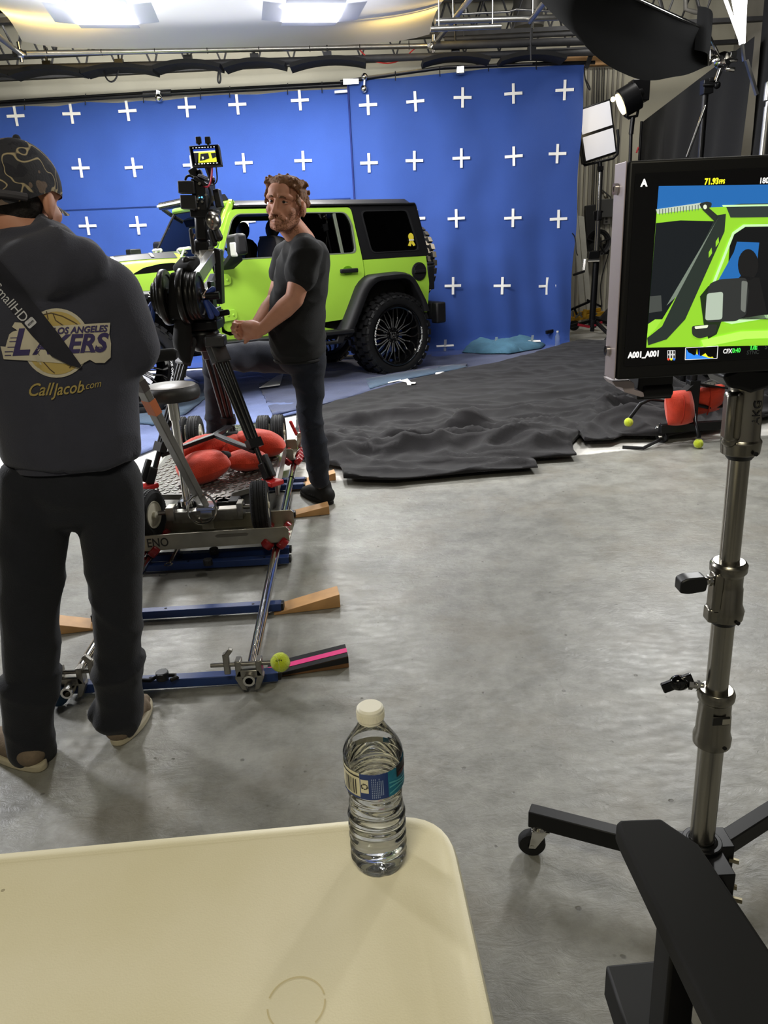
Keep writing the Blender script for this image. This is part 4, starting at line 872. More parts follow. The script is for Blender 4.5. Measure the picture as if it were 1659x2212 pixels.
put('seat_top', MB().lathe([(.118, 0), (.110, .004), (0, .0075)], sp+V((0, 0, .545+.0605)), (0, 0, 1), 40), M('worn_lit_vinyl', (158, 153, 148), .42, var=.22, vs=14), st, W=True, sm=60)  # worn grey top, colour lightened for the light falling on it
ha, hb_ = V((-.888, 3.52, .24)), P(270, 768, 3.22)
put('steering_handle', MB().bar(ha, hb_, .034, .056, (1, -.8, 0)), M('handle_grey', (116, 114, 110), .45, .4, var=.1), dol, W=True, bev=.004)
def band(s0, s1, mt, nm): put(nm, MB().bar(ha+(hb_-ha)*s0, ha+(hb_-ha)*s1, .0365, .0585, (1, -.8, 0)), mt, dol, W=True)
band(.66, .745, M('orange_tape', (196, 110, 66), .6), 'orange_tape'); band(.93, .985, M('orange_tape'), 'orange_tape'); band(.80, .86, M('sticker_dark', (70, 62, 60), .6), 'dark_tape')
put('cross_handle', MB().tube([P(215, 786, 3.25), P(300, 772, 3.25), P(376, 765, 3.25), P(383, 766, 3.25)], [.026, .026, .026, .018], 14), MATT, dol, W=True)
# channel sleds that carry the tyres along the rails
def sled(y0, y1, xl, xr, lab, eno):
    t = thing('track_sled', lab, 'track sled', ((xl+xr)/2, (y0+y1)/2, .06), 0, 'track sleds under the dolly')
    tl_ = .03*(xr-xl)
    def lip(y, nm): 
        return put(nm, MB().prism([(xl, y-.035, .112), (xr, y, .112), (xr, y, .178), (xr-.012, y, .19), (xl, y-.035, .19)], (0, .006, 0)), M('sled_steel', (146, 142, 128), .4, .8, var=.2, vs=9), t, W=True, sm=0, bev=.002)
    a = lip(y0, 'front_lip'); lip(y1, 'rear_lip')
    put('tray', MB().prism([(xl, y0-.035, .112), (xr, y0, .112), (xr, y1, .112), (xl, y1-.035, .112)], (0, 0, .006)), M('sled_steel'), t, W=True, sm=0)
    if eno:
        put('slot', MB().prism([(xr-.34, y0-.018, .158), (xr-.20, y0-.011, .158), (xr-.19, y0-.0105, .166), (xr-.20, y0-.011, .172), (xr-.34, y0-.018, .172), (xr-.35, y0-.0185, .166)], (0, .003, 0)), M('slot_shade', (112, 108, 98), .5, .7), a, W=True, sm=0)
        tx = text('ENO', .062, 0, .015, .8).map(lambda q: V((xl+.165+q.x, y0-.0355+.049*(.165+q.x)-.001, .150+q.y)))
        put('stencil', tx, M('stencil_paint', (52, 50, 48), .8), a, W=True, sm=0, fix=False)
    for fn in (rail, raill):
        for dy in (.05, (y1-y0)-.05):
            y = y0+dy; s = (y-2.19)/3.26; c = fn(s); c.y = y-(.03 if fn is raill else .005)
            tr_ = put('truck', MB().prism([c+V((-.06, -.03, .044)), c+V((.06, -.03, .044)), c+V((0, -.03, .022))], (0, .06, 0)), BLKM, t, W=True, sm=0)
            for sg in (1, -1):
                for o in (-.024, .024):
                    d = V((sg*.707, 0, .707)); n_ = V((sg*.707, 0, -.707)); w0 = c+d*.052+V((0, o, 0))*1.6
                    put('red_wheel', MB().lathe([(.0, -.019), (.026, -.019), (.031, -.014), (.032, 0), (.031, .014), (.026, .019), (.012, .02), (.011, .012), (0, .012)], w0, n_, 20), REDW, tr_, W=True)
sled(3.345, 3.585, -1.25, -.462, 'near steel channel sled stencilled with black letters', True)
sled(4.83, 5.09, -1.45, -.585, 'far steel channel sled behind the sandbags', False)

# ================================================================== SANDBAGS
def pillow(c, ex, ey, hgt, seed, n=26, gx=0, ez=None):
    # stuffed lobe: pointed corners, puffy middle, gathers that run out of the tied end (u=0)
    c = V(c); ex = V(ex); ey = V(ey); ez = (ez or ex.cross(ey)).normalized(); m = MB()
    for s in (1, -1):
        def fn(u, v):
            a, b = 2*u-1, 2*v-1; h = max(0, (1-abs(a)**2.3)*(1-abs(b)**2.3))**.62
            wr = .10*abs(nz(b*4.5+seed, a*1.1, seed))*max(0, .9-u)*h+.05*nz(a*3, b*3, seed)*h
            w_ = 1-.14*(1-abs(a)**2)*abs(b)**2-gx*max(0, .45-u)
            return c+ex*(a*math.sqrt(1-.22*b*b))+ey*(b*w_*math.sqrt(1-.22*a*a))+ez*(s*hgt*(h-wr*1.3))
        m.grid(n, n, fn)
    return m
def sandbag(root_loc, lobes, lab, strap):
    t = thing('sandbag', lab, 'sandbag', root_loc, 0, 'red sandbags')
    for k, l in enumerate(lobes): put('lobe', pillow(*l[:4], seed=k*3.1+root_loc[0]*7, gx=.5, ez=V((0, 0, 1)) if len(l) < 5 else l[4]), RED, t, W=True, sm=180)
    put('strap', strap, M('black_webbing', (26, 25, 26), .85), t, W=True, sm=60)
    return t
A1, A2 = V((-1.06, 4.32, .345)), V((-.74, 4.40, .345))
sandbag((-.9, 4.36, .26), [(A1, V((-.155, -.06, -.02)), V((.03, -.13, .02)), .085), (A2, V((.165, .02, -.02)), V((-.02, .12, .0)), .085)],
        'red sandbag across the back of the dolly deck between the tripod legs', MB().tube([A1+V((.12, .04, .04)), V((-.90, 4.38, .40)), A2+V((-.12, 0, .05))], .03, 8))
put('fold', pillow(V((-.88, 4.36, .36)), V((.09, .03, 0)), V((-.03, .10, .02)), .055, 2.2, ez=V((0, 0, 1))), RED, [o for o in COL.objects if o.name == 'sandbag'][0], W=True, sm=180)
B1, B2 = V((-.98, 3.97, .335)), V((-.77, 4.12, .32))
sandbag((-.9, 4.0, .26), [(B1, V((-.13, -.06, -.02)), V((.06, -.115, -.02)), .078), (B2, V((.12, .05, -.01)), V((-.03, .10, 0)), .06)],
        'red sandbag at the front of the dolly deck under the other one', MB().tube([B1+V((.1, .05, .05)), V((-.86, 4.06, .37)), B2+V((-.1, -.03, .03))], .022, 8))

# ================================================================== TRIPOD
tri = thing('tripod', 'black heavy tripod with triple tube legs standing on the dolly deck', 'tripod', (-.93, 4.1, zd))
apx = V((-.93, 4.14, 1.05)); feet = [V((-.605, 3.83, .27)), V((-1.255, 3.86, .27)), V((-.93, 4.66, .27))]
TUB = M('tripod_tube', (44, 44, 46), .38, .4)
put('bowl', MB().lathe([(.0, -.10), (.05, -.10), (.085, -.05), (.09, .0), (.075, .015), (0, .015)], apx+V((0, 0, -.01)), (0, 0, 1), 28).box(apx+V((0, 0, .03)), (.2, .2, .05)), BLKM, tri, W=True, bev=.008)
for i, f in enumerate(feet):
    d = (f-apx); h = V((d.x, d.y, 0)).normalized(); sd = V((-h.y, h.x, 0)); top = apx+h*.085+V((0, 0, -.04)); lv = (f-top)
    lg = put('leg', MB().cyl(top+sd*.036, top+lv*.72+sd*.024, .013, n=12).cyl(top-sd*.036, top+lv*.72-sd*.024, .013, n=12).cyl(top+lv*.12, top+lv*.97, .014, n=12).bar(top+lv*.70-sd*.0, top+lv*.76, .085, .04, h), TUB, tri, W=True)
    put('leg_head', MB().bar(top+lv*-.02, top+lv*.17, .10, .05, h).box(top+h*.03+V((0, 0, -.01)), (.10, .10, .055)), M('tripod_cap', (62, 62, 64), .4), lg, W=True, bev=.008)
    if i == 0: put('cap_mark', MB().lathe([(.018, -.001), (.02, 0), (.018, .001), (.0165, 0)], top+h*.083+V((.0, 0, -.005)), (h.x, h.y, .0), 20, True), BLK, lg, W=True)
    put('leg_lock', MB().bar(top+lv*.86+h*.02, top+lv*.97+h*.02, .06, .05, h).bar(top+lv*.80+h*.05, top+lv*.95+h*.055, .03, .03, h), BLK, lg, W=True, bev=.006)
    put('foot', MB().prism([f+h*.07+sd*.045+V((0, 0, -.012)), f+h*.07-sd*.045+V((0, 0, -.012)), f-h*.04-sd*.03+V((0, 0, -.012)), f-h*.04+sd*.03+V((0, 0, -.012))], (0, 0, .03)), REDP, lg, W=True, bev=.008)
cen = sum((apx+(f-apx)*.74 for f in feet), V((0, 0, 0)))/3
for f in feet: put('spreader_arm', MB().bar(cen, apx+(f-apx)*.80, .035, .022), BLK, tri, W=True, bev=.004)

# ================================================================== JIB, WEIGHTS, CAMERA
jib = thing('camera_jib', 'short silver jib arm on the tripod carrying a cinema camera', 'jib', apx+V((0, 0, .06)))
piv = apx+V((-.0, .02, .0))
put('base_yoke', MB().box(apx+V((0, 0, .085)), (.20, .16, .06)).box(apx+V((.075, .0, .17)), (.02, .10, .16)).box(apx+V((-.085, .0, .17)), (.02, .10, .16)).cyl(apx+V((.09, -.02, .08)), apx+V((.16, -.03, .09)), .016, n=10), BLKM, jib, W=True, bev=.006)
wc = P(388, 641, 3.96)
a0, a1 = P(415, 612, 4.0), P(458, 552, 4.75); b0, b1 = P(432, 655, 4.05), P(460, 598, 4.7)
put('arm', MB().bar(a0-(a1-a0)*.1, a1, .05, .07), ALU, jib, W=True, bev=.004); put('arm', MB().bar(b0, b1, .03, .04), ALU, jib, W=True, bev=.003)
put('end_plate', MB().bar(P(472, 540, 4.75), P(476, 656, 4.75), .04, .10).bar(P(462, 545, 4.75), P(478, 548, 4.75), .08, .05), BLKM, jib, W=True, bev=.006)
put('pivot_cover', MB().bar(P(392, 585, 3.97), P(414, 560, 4.05), .12, .05).bar(P(390, 590, 3.96), P(384, 690, 3.96), .07, .10), MATT, jib, W=True, bev=.02)
put('pivot_knob', MB().bar(P(402, 563, 4.0), P(422, 566, 4.0), .03, .03).sph(P(402, 563, 4.0), .022, n=10), BLK, jib, W=True)
put('weight_bar', MB().cyl(P(322, 648, 3.96), P(474, 638, 3.96), .019, n=14), BLKM, jib, W=True)
wx = (P(474, 638, 3.96)-P(322, 648, 3.96)).normalized()
wl = ['smallest black weight plate at the left end of the bar', 'second smallest black weight plate from the left end of the bar', 'large black weight plate left of the pivot cover', 'large black weight plate right of the pivot cover', 'medium black weight plate third from the right end of the bar', 'medium black weight plate second from the right end of the bar', 'outermost black weight plate at the right end facing the car door']
for i, (px, r, th) in enumerate(((339, .078, .022), (349, .105, .024), (360, .138, .03), (400, .138, .03), (412, .120, .022), (421, .118, .022), (430, .118, .022))):
    c = P(px, 641+.066*(388-px), 3.96); t = thing('weight_plate', wl[i], 'weight plate', c, 0, 'weight plates on the jib')
    put('plate', MB().lathe([(.02, -th*.28), (r*.3, -th*.5), (r*.36, -th*.25), (r*.78, -th*.25), (r*.82, -th*.5), (r*.97, -th*.5), (r, -th*.3), (r, th*.3), (r*.97, th*.5), (r*.82, th*.5), (r*.78, th*.25), (r*.36, th*.25), (r*.3, th*.5), (.02, th*.28)], c, wx, 40, True), M('cast_iron', (38, 37, 36), .32, .55, var=.35, vs=18, bump=.15, bs=60), t, W=True)
def spring(c, lab, dirs):
    t = thing('spring_clamp', lab, 'clamp', c, 0, 'blue handled spring clamps on the weight bar')
    put('jaw', MB().tube([c+V((-.02, 0, .03)), c+V((.0, -.01, .0)), c+V((.02, 0, .03))], .009, 8).sph(c, .018, n=10), CHR, t, W=True)
    for d in dirs: put('handle', MB().cap(c+d*.3, .012, c+d, .015), BLUP, t, W=True)
spring(P(334, 645, 3.95), 'blue handled spring clamp left of the weight plates', (V((-.05, -.03, -.08)), V((-.02, -.05, -.115))))
spring(P(438, 640, 3.95), 'blue handled spring clamp right of the weight plates', (V((.035, -.02, -.10)), V((.055, .03, -.09)), V((.05, .03, .03))))
m = MB().chain([(P(395, 700, 3.97), .045), (P(394, 735, 3.97), .052), (P(397, 765, 3.97), .038), (P(402, 776, 3.97), .028)])
solo('weight_bag', m, MATT, 'long soft black bag hanging under the weight plates', 'bag', rem=.012, smooth=6, sm=180)
# camera
YC = 4.7
cb = thing('cinema_camera', 'black cinema camera seen from behind with two battery blocks', 'camera', P(430, 460, YC))
def pb(x0, y0, x1, y1, Y, d, bevel_=None):
    a, b = P(x0, y0, Y), P(x1, y1, Y); c = (a+b)/2; return MB().box(c+V((0, d/2, 0)), (abs(b.x-a.x), d, abs(a.z-b.z)), Matrix.Rotation(.06, 3, 'Y'))
CB = M('camera_body', (26, 26, 28), .5, .2)
put('body', pb(416, 388, 449, 455, YC, .30), CB, cb, W=True, bev=.008)
put('battery', pb(382, 391, 420, 417, YC-.06, .07), M('battery', (36, 36, 38), .5), cb, W=True, bev=.006)
put('battery', pb(387, 422, 425, 451, YC-.05, .07), M('battery'), cb, W=True, bev=.006)
put('battery_plate', pb(410, 386, 424, 455, YC-.01, .04), BLK, cb, W=True, bev=.004)
random.seed(3)
for k in range(9):
    p = P(random.uniform(424, 450), random.uniform(395, 450), YC-.012); put('connector', MB().cyl(p, p+V((0, -.014, 0)), random.uniform(.004, .009), n=8), STL, cb, W=True)
put('status_lamp', MB().sph(P(430, 426, YC-.02), .005, n=8).sph(P(436, 426, YC-.02), .005, n=8), M('blue_led', (90, 180, 255), .4, emit=3), cb, W=True)
put('top_handle', MB().bar(P(412, 378, YC+.05), P(428, 368, YC+.05), .04, .05).bar(P(428, 368, YC+.05), P(436, 388, YC+.05), .04, .035).tube(bez(P(400, 390, YC), P(402, 378, YC), P(410, 376, YC), P(420, 385, YC)), .008, 6).bar(P(420, 384, YC), P(446, 400, YC), .05, .02), CB, cb, W=True, bev=.005)
put('lens', MB().cyl(P(440, 425, YC+.3), P(445, 425, YC+.52), .055, n=20), BLKM, cb, W=True)
put('viewfinder_box', MB().bar(P(468, 409, YC+.1), P(476, 449, YC+.1), .035, .09), BLK, cb, W=True, bev=.006); put('viewfinder_arm', MB().bar(P(448, 430, YC+.1), P(468, 428, YC+.1), .03, .03).cyl(P(452, 437, YC+.1), P(462, 436, YC+.1), .024, n=12), STL, cb, W=True)
put('cable', MB().tube(bez(P(449, 400, YC), P(458, 415, YC), P(456, 440, YC), P(449, 452, YC)), .007, 6), BLK, cb, W=True)
hd_ = thing('pan_head', 'black geared pan head holding the cinema camera on the arm', 'camera head', P(440, 540, YC+.05))
put('base', pb(414, 518, 455, 548, YC+.02, .16), BLKM, hd_, W=True, bev=.02)
put('tilt_box', pb(415, 455, 452, 520, YC+.02, .18), BLKM, hd_, W=True, bev=.02)
put('tilt_plate', pb(409, 452, 462, 468, YC, .22), MATT, hd_, W=True, bev=.006)
put('hand_wheel', MB().lathe([(0, .03), (.02, .03), (.05, .012), (.055, 0), (.05, -.01), (0, -.014)], P(461, 477, YC-.02), (.75, -.6, .1), 24), M('dull_chrome', (160, 156, 148), .22, 1), hd_, W=True)
put('pan_bar', MB().cap(P(463, 490, YC), .022, P(472, 512, YC), .026).cap(P(455, 500, YC), .02, P(463, 525, YC), .02).cap(P(412, 498, YC), .012, P(418, 545, YC), .012), BLK, hd_, W=True)
put('levelling_bowl', MB().lathe([(.07, 0), (.06, -.04), (.03, -.07), (0, -.07)], P(447, 540, YC+.08), (0, 0, 1), 20).tube([P(420, 505, YC), P(414, 520, YC), P(420, 545, YC), P(430, 550, YC)], .009, 6).cyl(P(452, 541, YC), P(462, 541, YC), .022, n=14), STL, hd_, W=True)
# on-board monitor
Q = [P(407, 314.5, 4.62), P(472, 311, 4.60), P(479, 356.5, 4.56), P(414.5, 360, 4.58)]
def quadmap(Q, u, v): return Q[0]*(1-u)*(1-v)+Q[1]*u*(1-v)+Q[2]*u*v+Q[3]*(1-u)*v
qn = (Q[1]-Q[0]).cross(Q[3]-Q[0]).normalized(); qn = qn if qn.y < 0 else -qn
om = thing('camera_monitor', 'small black monitor above the cinema camera showing a yellow car on blue', 'monitor', (Q[2]+Q[3])/2)
put('housing', MB().prism(Q, -qn*.03), BLK, om, W=True, bev=.005)
def lay(parent, Qd, nq, pts, mt, nm, k=1): return put(nm, MB().prism([quadmap(Qd, u, v)+nq*(.0006*k) for u, v in pts], nq*.0003), mt, parent, W=True, sm=0)
def em(n, c=(0, 0, 0), s=1.0): return M(n, c, .5, emit=s, ecol=c)
sc = lay(om, Q, qn, [(.05, .07), (.95, .07), (.95, .93), (.05, .93)], M('screen_black', (6, 6, 8), .15), 'screen')
lay(sc and om, Q, qn, [(.13, .2), (.86, .2), (.86, .34), (.13, .34)], em('scr_blue', (40, 70, 170)), 'screen_image', 2)
lay(om, Q, qn, [(.14, .30), (.86, .30), (.84, .36), (.14, .37)], em('scr_pale', (235, 240, 190)), 'screen_image', 3)
lay(om, Q, qn, [(.30, .36), (.86, .34), (.86, .84), (.24, .84)], em('scr_yellow', (222, 228, 60)), 'screen_image', 3)
lay(om, Q, qn, [(.36, .43), (.62, .41), (.63, .66), (.46, .74), (.30, .76)], em('scr_dark', (34, 34, 44)), 'screen_image', 4)
lay(om, Q, qn, [(.70, .42), (.86, .41), (.86, .62), (.73, .68)], em('scr_dark'), 'screen_image', 4)
lay(om, Q, qn, [(.14, .37), (.29, .37), (.20, .84), (.14, .84)], em('scr_dark'), 'screen_image', 4)
lay(om, Q, qn, [(.38, .58), (.44, .56), (.45, .66), (.40, .70)], em('scr_pale'), 'screen_image', 5)
for v in (.13, .895):
    m = MB(); random.seed(int(v*100))
    for k in range(8):
        u = .12+k*.1; w_ = random.uniform(.03, .07); m.prism([quadmap(Q, a, b)+qn*.0012 for a, b in ((u, v-.018), (u+w_, v-.018), (u+w_, v+.018), (u, v+.018))], qn*.0003)
    put('screen_readout', m, em('scr_white', (240, 240, 236)), om, W=True, sm=0)
for x in (429, 449): put('antenna', MB().cyl(P(x+1, 313, 4.63), P(x, 306, 4.63), .008, n=8).box(P(x, 303, 4.63), (.03, .02, .035)), BLK, om, W=True, bev=.005)
put('arm', MB().cap(P(449, 362, 4.62), .018, P(456, 388, 4.65), .013).sph(P(457, 389, 4.65), .022, n=10).cap(P(455, 390, 4.66), .013, P(432, 381, 4.70), .014), BLKM, om, W=True)
put('cable', MB().tube(bez(P(458, 360, 4.6), P(458, 395, 4.6), P(452, 410, 4.65), P(440, 402, 4.7), 14), .005, 6), M('pink_cable', (214, 60, 84), .5), om, W=True)
put('cable', MB().tube(bez(P(467, 360, 4.6), P(470, 390, 4.6), P(474, 404, 4.65), P(442, 398, 4.7), 14), .004, 6), BLK, om, W=True)
# pliers gripping the far end of the right rail
c = P(646, 948, 5.15)
t = thing('spring_clamp', 'red handled spring clamp standing on the far end of the right rail', 'clamp', c)
put('jaw', MB().bar(P(644, 965, 5.15), P(649, 935, 5.15), .05, .03).sph(P(647, 940, 5.15), .025, n=10), CHR, t, W=True)
for a, b in (((640, 938), (628, 912)), ((651, 936), (648, 913))): put('handle', MB().cap(P(*a, 5.15), .011, P(*b, 5.15), .012), REDP, t, W=True)
# ================================================================== PEOPLE
def wrinkle(o, fn):
    me = o.data; ns = [v.normal.copy() for v in me.vertices]
    for v, n in zip(me.vertices, ns): v.co += n*fn(v.co+o.parent.location if o.parent else v.co, n)
    me.update()
SHIRT = M('black_tshirt', (17, 18, 20), .9, var=.08, vs=20, bump=.2, bs=300, sheen=.04); JEAN = M('dark_denim', (22, 27, 40), .9, var=.14, vs=16, bump=.3, bs=240, sheen=.05)
SHOE = M('black_shoe', (15, 15, 16), .7)
dr = thing('person', 'man in black t-shirt and jeans, one foot on the dolly, hands clasped', 'person', G(700, 1085))
def face_frame(c, yaw, roll, pitch, k):
    R = Matrix.Rotation(yaw, 3, 'Z') @ Matrix.Rotation(roll, 3, 'Y') @ Matrix.Rotation(pitch, 3, 'X')
    return (lambda x, y, z: c+R @ (V((x, y, z))*k)), R
hc = P(617, 443, 4.0); HK = 1.06
hf, hR = face_frame(hc, rad(-20), rad(7), rad(-2), HK)
def head_blobs(m, hf, hR, k):
    e = lambda x, y, z, rx, ry, rz, n=18: m.sph(hf(x, y, z), (rx*k, ry*k, rz*k), hR, n)
    e(0, .012, .035, .078, .098, .09, 26); e(0, -.012, -.01, .070, .082, .085, 22); e(0, -.028, -.062, .060, .064, .055); e(0, -.026, -.022, .069, .066, .092, 24); e(0, -.068, -.098, .028, .026, .022)
    for s in (1, -1):
        e(s*.044, -.055, -.025, .026, .030, .026); e(s*.086, .015, -.012, .011, .022, .034); e(s*.088, .010, -.036, .008, .010, .013)
        m.chain([(hf(s*.056, .0, -.058), .020*k), (hf(s*.028, -.058, -.094), .020*k)])
        m.chain([(hf(s*.012, -.094, .034), .011*k), (hf(s*.040, -.082, .037), .012*k), (hf(s*.060, -.062, .028), .011*k)])
        m.sph(hf(s*.015, -.103, -.038), .011*k, n=10); m.chain([(hf(s*.020, -.088, -.052), .012*k), (hf(s*.034, -.078, -.060), .013*k)])
    m.chain([(hf(0, -.090, .022), .010*k), (hf(0, -.107, -.014), .011*k), (hf(0, -.115, -.034), .0145*k)])
    m.chain([(hf(-.022, -.089, -.072), .007*k), (hf(0, -.097, -.069), .0085*k), (hf(.022, -.089, -.072), .007*k)])
    m.chain([(hf(-.018, -.089, -.081), .007*k), (hf(0, -.096, -.082), .009*k), (hf(.018, -.089, -.081), .007*k)])
    e(0, -.072, .055, .056, .030, .04)
m = MB(); head_blobs(m, hf, hR, HK)
neck0, neck1 = hf(0, .028, -.075), P(654, 522, 4.06)
m.chain([(neck0, .062), (neck1, .066)], 20)
sh_n, el_n, wr_n = P(660, 550, 3.90), P(636, 646, 3.86), P(567, 711, 3.84)
sh_f, el_f, wr_f = P(628, 552, 4.24), P(594, 650, 4.20), P(553, 704, 3.95)
m.loft([(P(652, 530, 4.06), .06, .08), (P(653, 552, 4.06), .10, .15), (P(649, 620, 4.07), .115, .15), (P(643, 690, 4.08), .118, .15), (P(648, 750, 4.10), .11, .15), (P(650, 785, 4.10), .08, .12)])
m.chain([(sh_n, .062), (lerp(sh_n, el_n, .45), .058), (el_n, .047), (lerp(el_n, wr_n, .32), .049), (lerp(el_n, wr_n, .75), .036), (wr_n, .031)], 18)
m.chain([(sh_f, .062), (lerp(sh_f, el_f, .45), .056), (el_f, .047), (lerp(el_f, wr_f, .35), .047), (wr_f, .031)], 18)
hip_n, kn_n, an_n = P(664, 775, 4.06), P(671, 900, 4.06), P(692, 1040, 4.22)
hip_f, kn_f, an_f = P(640, 770, 4.26), P(462, 772, 4.50), P(468, 945, 4.76)
for h_, k_, a_ in ((hip_n, kn_n, an_n), (hip_f, kn_f, an_f)):
    m.chain([(h_, .085), (lerp(h_, k_, .5), .072), (k_, .052), (lerp(k_, a_, .3), .052), (a_, .036)], 18)
# clasped hands
m.chain([(wr_n, .030), (P(550, 709, 3.85), .036), (P(534, 706, 3.87), .033)], 14); m.chain([(P(556, 718, 3.85), .032), (P(536, 722, 3.87), .030)], 14)
m.chain([(wr_f, .029), (P(540, 706, 3.96), .030), (P(526, 712, 3.96), .030)], 12)
for i in range(4):
    y = 700+9.2*i; ln = (0, -3, -1, 5)[i]
    m.chain([(P(531+i, y+1, 3.87), .0115), (P(513+ln, y+1, 3.885), .0098), (P(508+ln, y+3, 3.92), .0092), (P(515+ln, y+5, 3.955), .0086)], 10)       # near hand fingers bend round
    y2 = y-4.2
    m.chain([(P(527, y2, 3.96), .0112), (P(507+ln, y2+1, 3.945), .0096), (P(504+ln, y2+4, 3.885), .0090), (P(512+ln, y2+5.5, 3.852), .0082)], 10)    # far hand fingers come forward
m.chain([(P(560, 703, 3.86), .015), (P(545, 695.5, 3.88), .0130), (P(530, 697.5, 3.90), .0105), (P(524, 700, 3.905), .0085)], 10)
m.chain([(P(538, 703, 3.95), .0135), (P(522, 698, 3.95), .0115), (P(508, 693.5, 3.95), .0085)], 10)
m.chain([(P(536, 733, 3.90), .011), (P(531, 738, 3.88), .010), (P(529, 740, 3.87), .009)], 10)
# ankles into the shoes
m.chain([(an_n, .031), (lerp(G(716, 1090), G(655, 1066), .24)+V((0, 0, .05)), .029)]); m.chain([(an_f, .036), (an_f+V((0, .05, -.06)), .034)])
body = put('body', m, SKIN, dr, W=True, rem=.0052, smooth=3, sm=180)
bv = body.data; bt = BVHTree.FromPolygons([v.co.copy() for v in bv.vertices], [tuple(p.vertices) for p in bv.polygons])
def fs_(x, z, o=0.0):                                  # point on the face in front of head coordinates x, z
    a = hf(x, -.2, z)-dr.location; d = (hR @ V((0, 1, 0))); h_ = bt.ray_cast(a, d); return (h_[0] if h_[0] else a+d*.1)+dr.location-d*o
# eyes
for s in (1, -1):
    c = hf(s*.031, -.0775, .010); e = put('eye', MB().sph(c+hR @ V((0, .0012, 0)), .0132*HK, n=16), M('eye_white', (176, 162, 154), .3), dr, W=True, sm=180)
    g = (hR @ V((.20, -1, -.02))).normalized(); put('iris', MB().sph(c+g*.0085*HK, .0074*HK, n=12), M('iris_dark', (40, 30, 24), .15), e, W=True, sm=180)
    for dz, rr, nm in ((.0072, .0052, 'eyelid'), (-.0088, .0044, 'eyelid')):
        put(nm, MB().tube([hf(s*(.031+dx), -.0865+abs(dx)*.45-(.0 if dz > 0 else -.001), .010+dz*(1-abs(dx)*22)) for dx in (-.016, -.009, 0, .009, .016)], [rr*.6, rr, rr*1.1, rr, rr*.6], 8), SKIN, dr, W=True, sm=180)
    put('eyebrow', MB().tube([fs_(s*(.014+.0095*k), .027+(.0, .0035, .004, .0)[k]) for k in range(4)], [.0035, .0050, .0045, .002], 8), M('brow_hair', (110, 78, 56), .9), dr, W=True, sm=180)
put('mouth_line', MB().tube([fs_(x, -.0765-x*x*5, -.0008) for x in (-.024, -.014, 0, .014, .024)], [.001, .0018, .002, .0018, .001], 6), M('lip_line', (120, 66, 56), .7), dr, W=True, sm=180)
def fuzz(name, base, col, thr):
    m_ = M(name, col, .95); n = m_.node_tree.nodes; L = m_.node_tree.links
    t = n.new('ShaderNodeTexNoise'); t.inputs['Scale'].default_value = 260; c_ = n.new('ShaderNodeTexCoord'); L.new(c_.outputs['Object'], t.inputs['Vector'])
    r = n.new('ShaderNodeMath'); r.operation = 'GREATER_THAN'; r.inputs[1].default_value = thr; L.new(t.outputs['Fac'], r.inputs[0]); L.new(r.outputs[0], n['Principled BSDF'].inputs['Alpha']); return m_
STUB = fuzz('stubble', None, (126, 86, 58), .56)
bv = body.data; bt = BVHTree.FromPolygons([v.co.copy() for v in bv.vertices], [tuple(p.vertices) for p in bv.polygons])
def beard():
    inv = hR.transposed(); keep = {}; fs = []; vs = []
    for p in bv.polygons:
        q = inv @ ((p.center+dr.location)-hc)/HK
        jaw = -.125 < q.z < -.045+.35*max(0, abs(q.x)-.035)+(.02 if abs(q.x) > .055 else 0) and q.y < .012 and not (abs(q.x) < .026 and -.088 < q.z < -.064)
        if jaw and q.y < .01 and not (abs(q.x) < .05 and q.z > -.062 and abs(q.x) > .03):
            f = []
            for i in p.vertices:
                if i not in keep: keep[i] = len(vs); vs.append(bv.vertices[i].co+bv.vertices[i].normal*.0012)
                f.append(keep[i])
            fs.append(tuple(f))
    return MB().add(vs, fs)
put('beard', beard(), STUB, dr, sm=180, fix=False)
random.seed(12)
m = MB()
for s in (1, -1):
    for k in range(16):
        t = k/15; p = fs_(s*(.002+.030*t), -.060-.012*t*t+random.uniform(-.002, .002), .001); m.tube([p+V((0, 0, .004)), p+V((s*.003, -.001, -.004))], [.0028, .0010], 5)
put('moustache', m, M('moustache_hair', (134, 92, 60), .9), dr, W=True, sm=180, kind='stuff')
# hair: short sides, wavy top
m = MB(); m.sph(hf(0, .030, .052), (.084*HK, .094*HK, .080*HK), hR, 22); m.sph(hf(0, .055, .005), (.076*HK, .062*HK, .070*HK), hR, 20)
m.sph(hf(0, -.022, .088), (.068*HK, .066*HK, .040*HK), hR, 20)
random.seed(21)
for k in range(190):
    a = random.uniform(-1, 1)*1.25*pi/2; b = random.uniform(-.75, .95)
    x, y, z = .080*sin(a), .018-.094*b*cos(a*.6), .070+.062*math.sqrt(max(0, 1-.55*b*b-.5*sin(a)**2))
    if y < -.03 and z < .100: z = .100+random.uniform(-.012, .022)
    p = hf(x*.98, y*.98, z-.024); dn = (hR @ V((random.uniform(-1, 1)*.6, -.7+random.uniform(-.5, .5), random.uniform(-.2, .6)))).normalized()
    sd = (hR @ V((random.uniform(-1, 1), random.uniform(-.4, .4), random.uniform(-.5, .5)))); L_ = random.uniform(.018, .034)
    m.tube([p, p+dn*L_*.5+sd*.006+V((0, 0, .007)), p+dn*L_*.9+sd*.012+V((0, 0, .004)), p+dn*L_+sd*.016-V((0, 0, .004))], [.012, .0105, .008, .003], 6)
for s in (1, -1):
    for k in range(22):
        p = hf(s*(.074+.006*random.random()), random.choice((random.uniform(-.05, -.022), random.uniform(.045, .08))), random.uniform(.012, .075)); m.tube([p, p+hR @ V((s*.006, .006, -.012)), p+hR @ V((s*.003, .012, -.024))], [.010, .008, .003], 6)
put('hair', m, HAIR, dr, W=True, rem=.0045, smooth=1, sm=180)
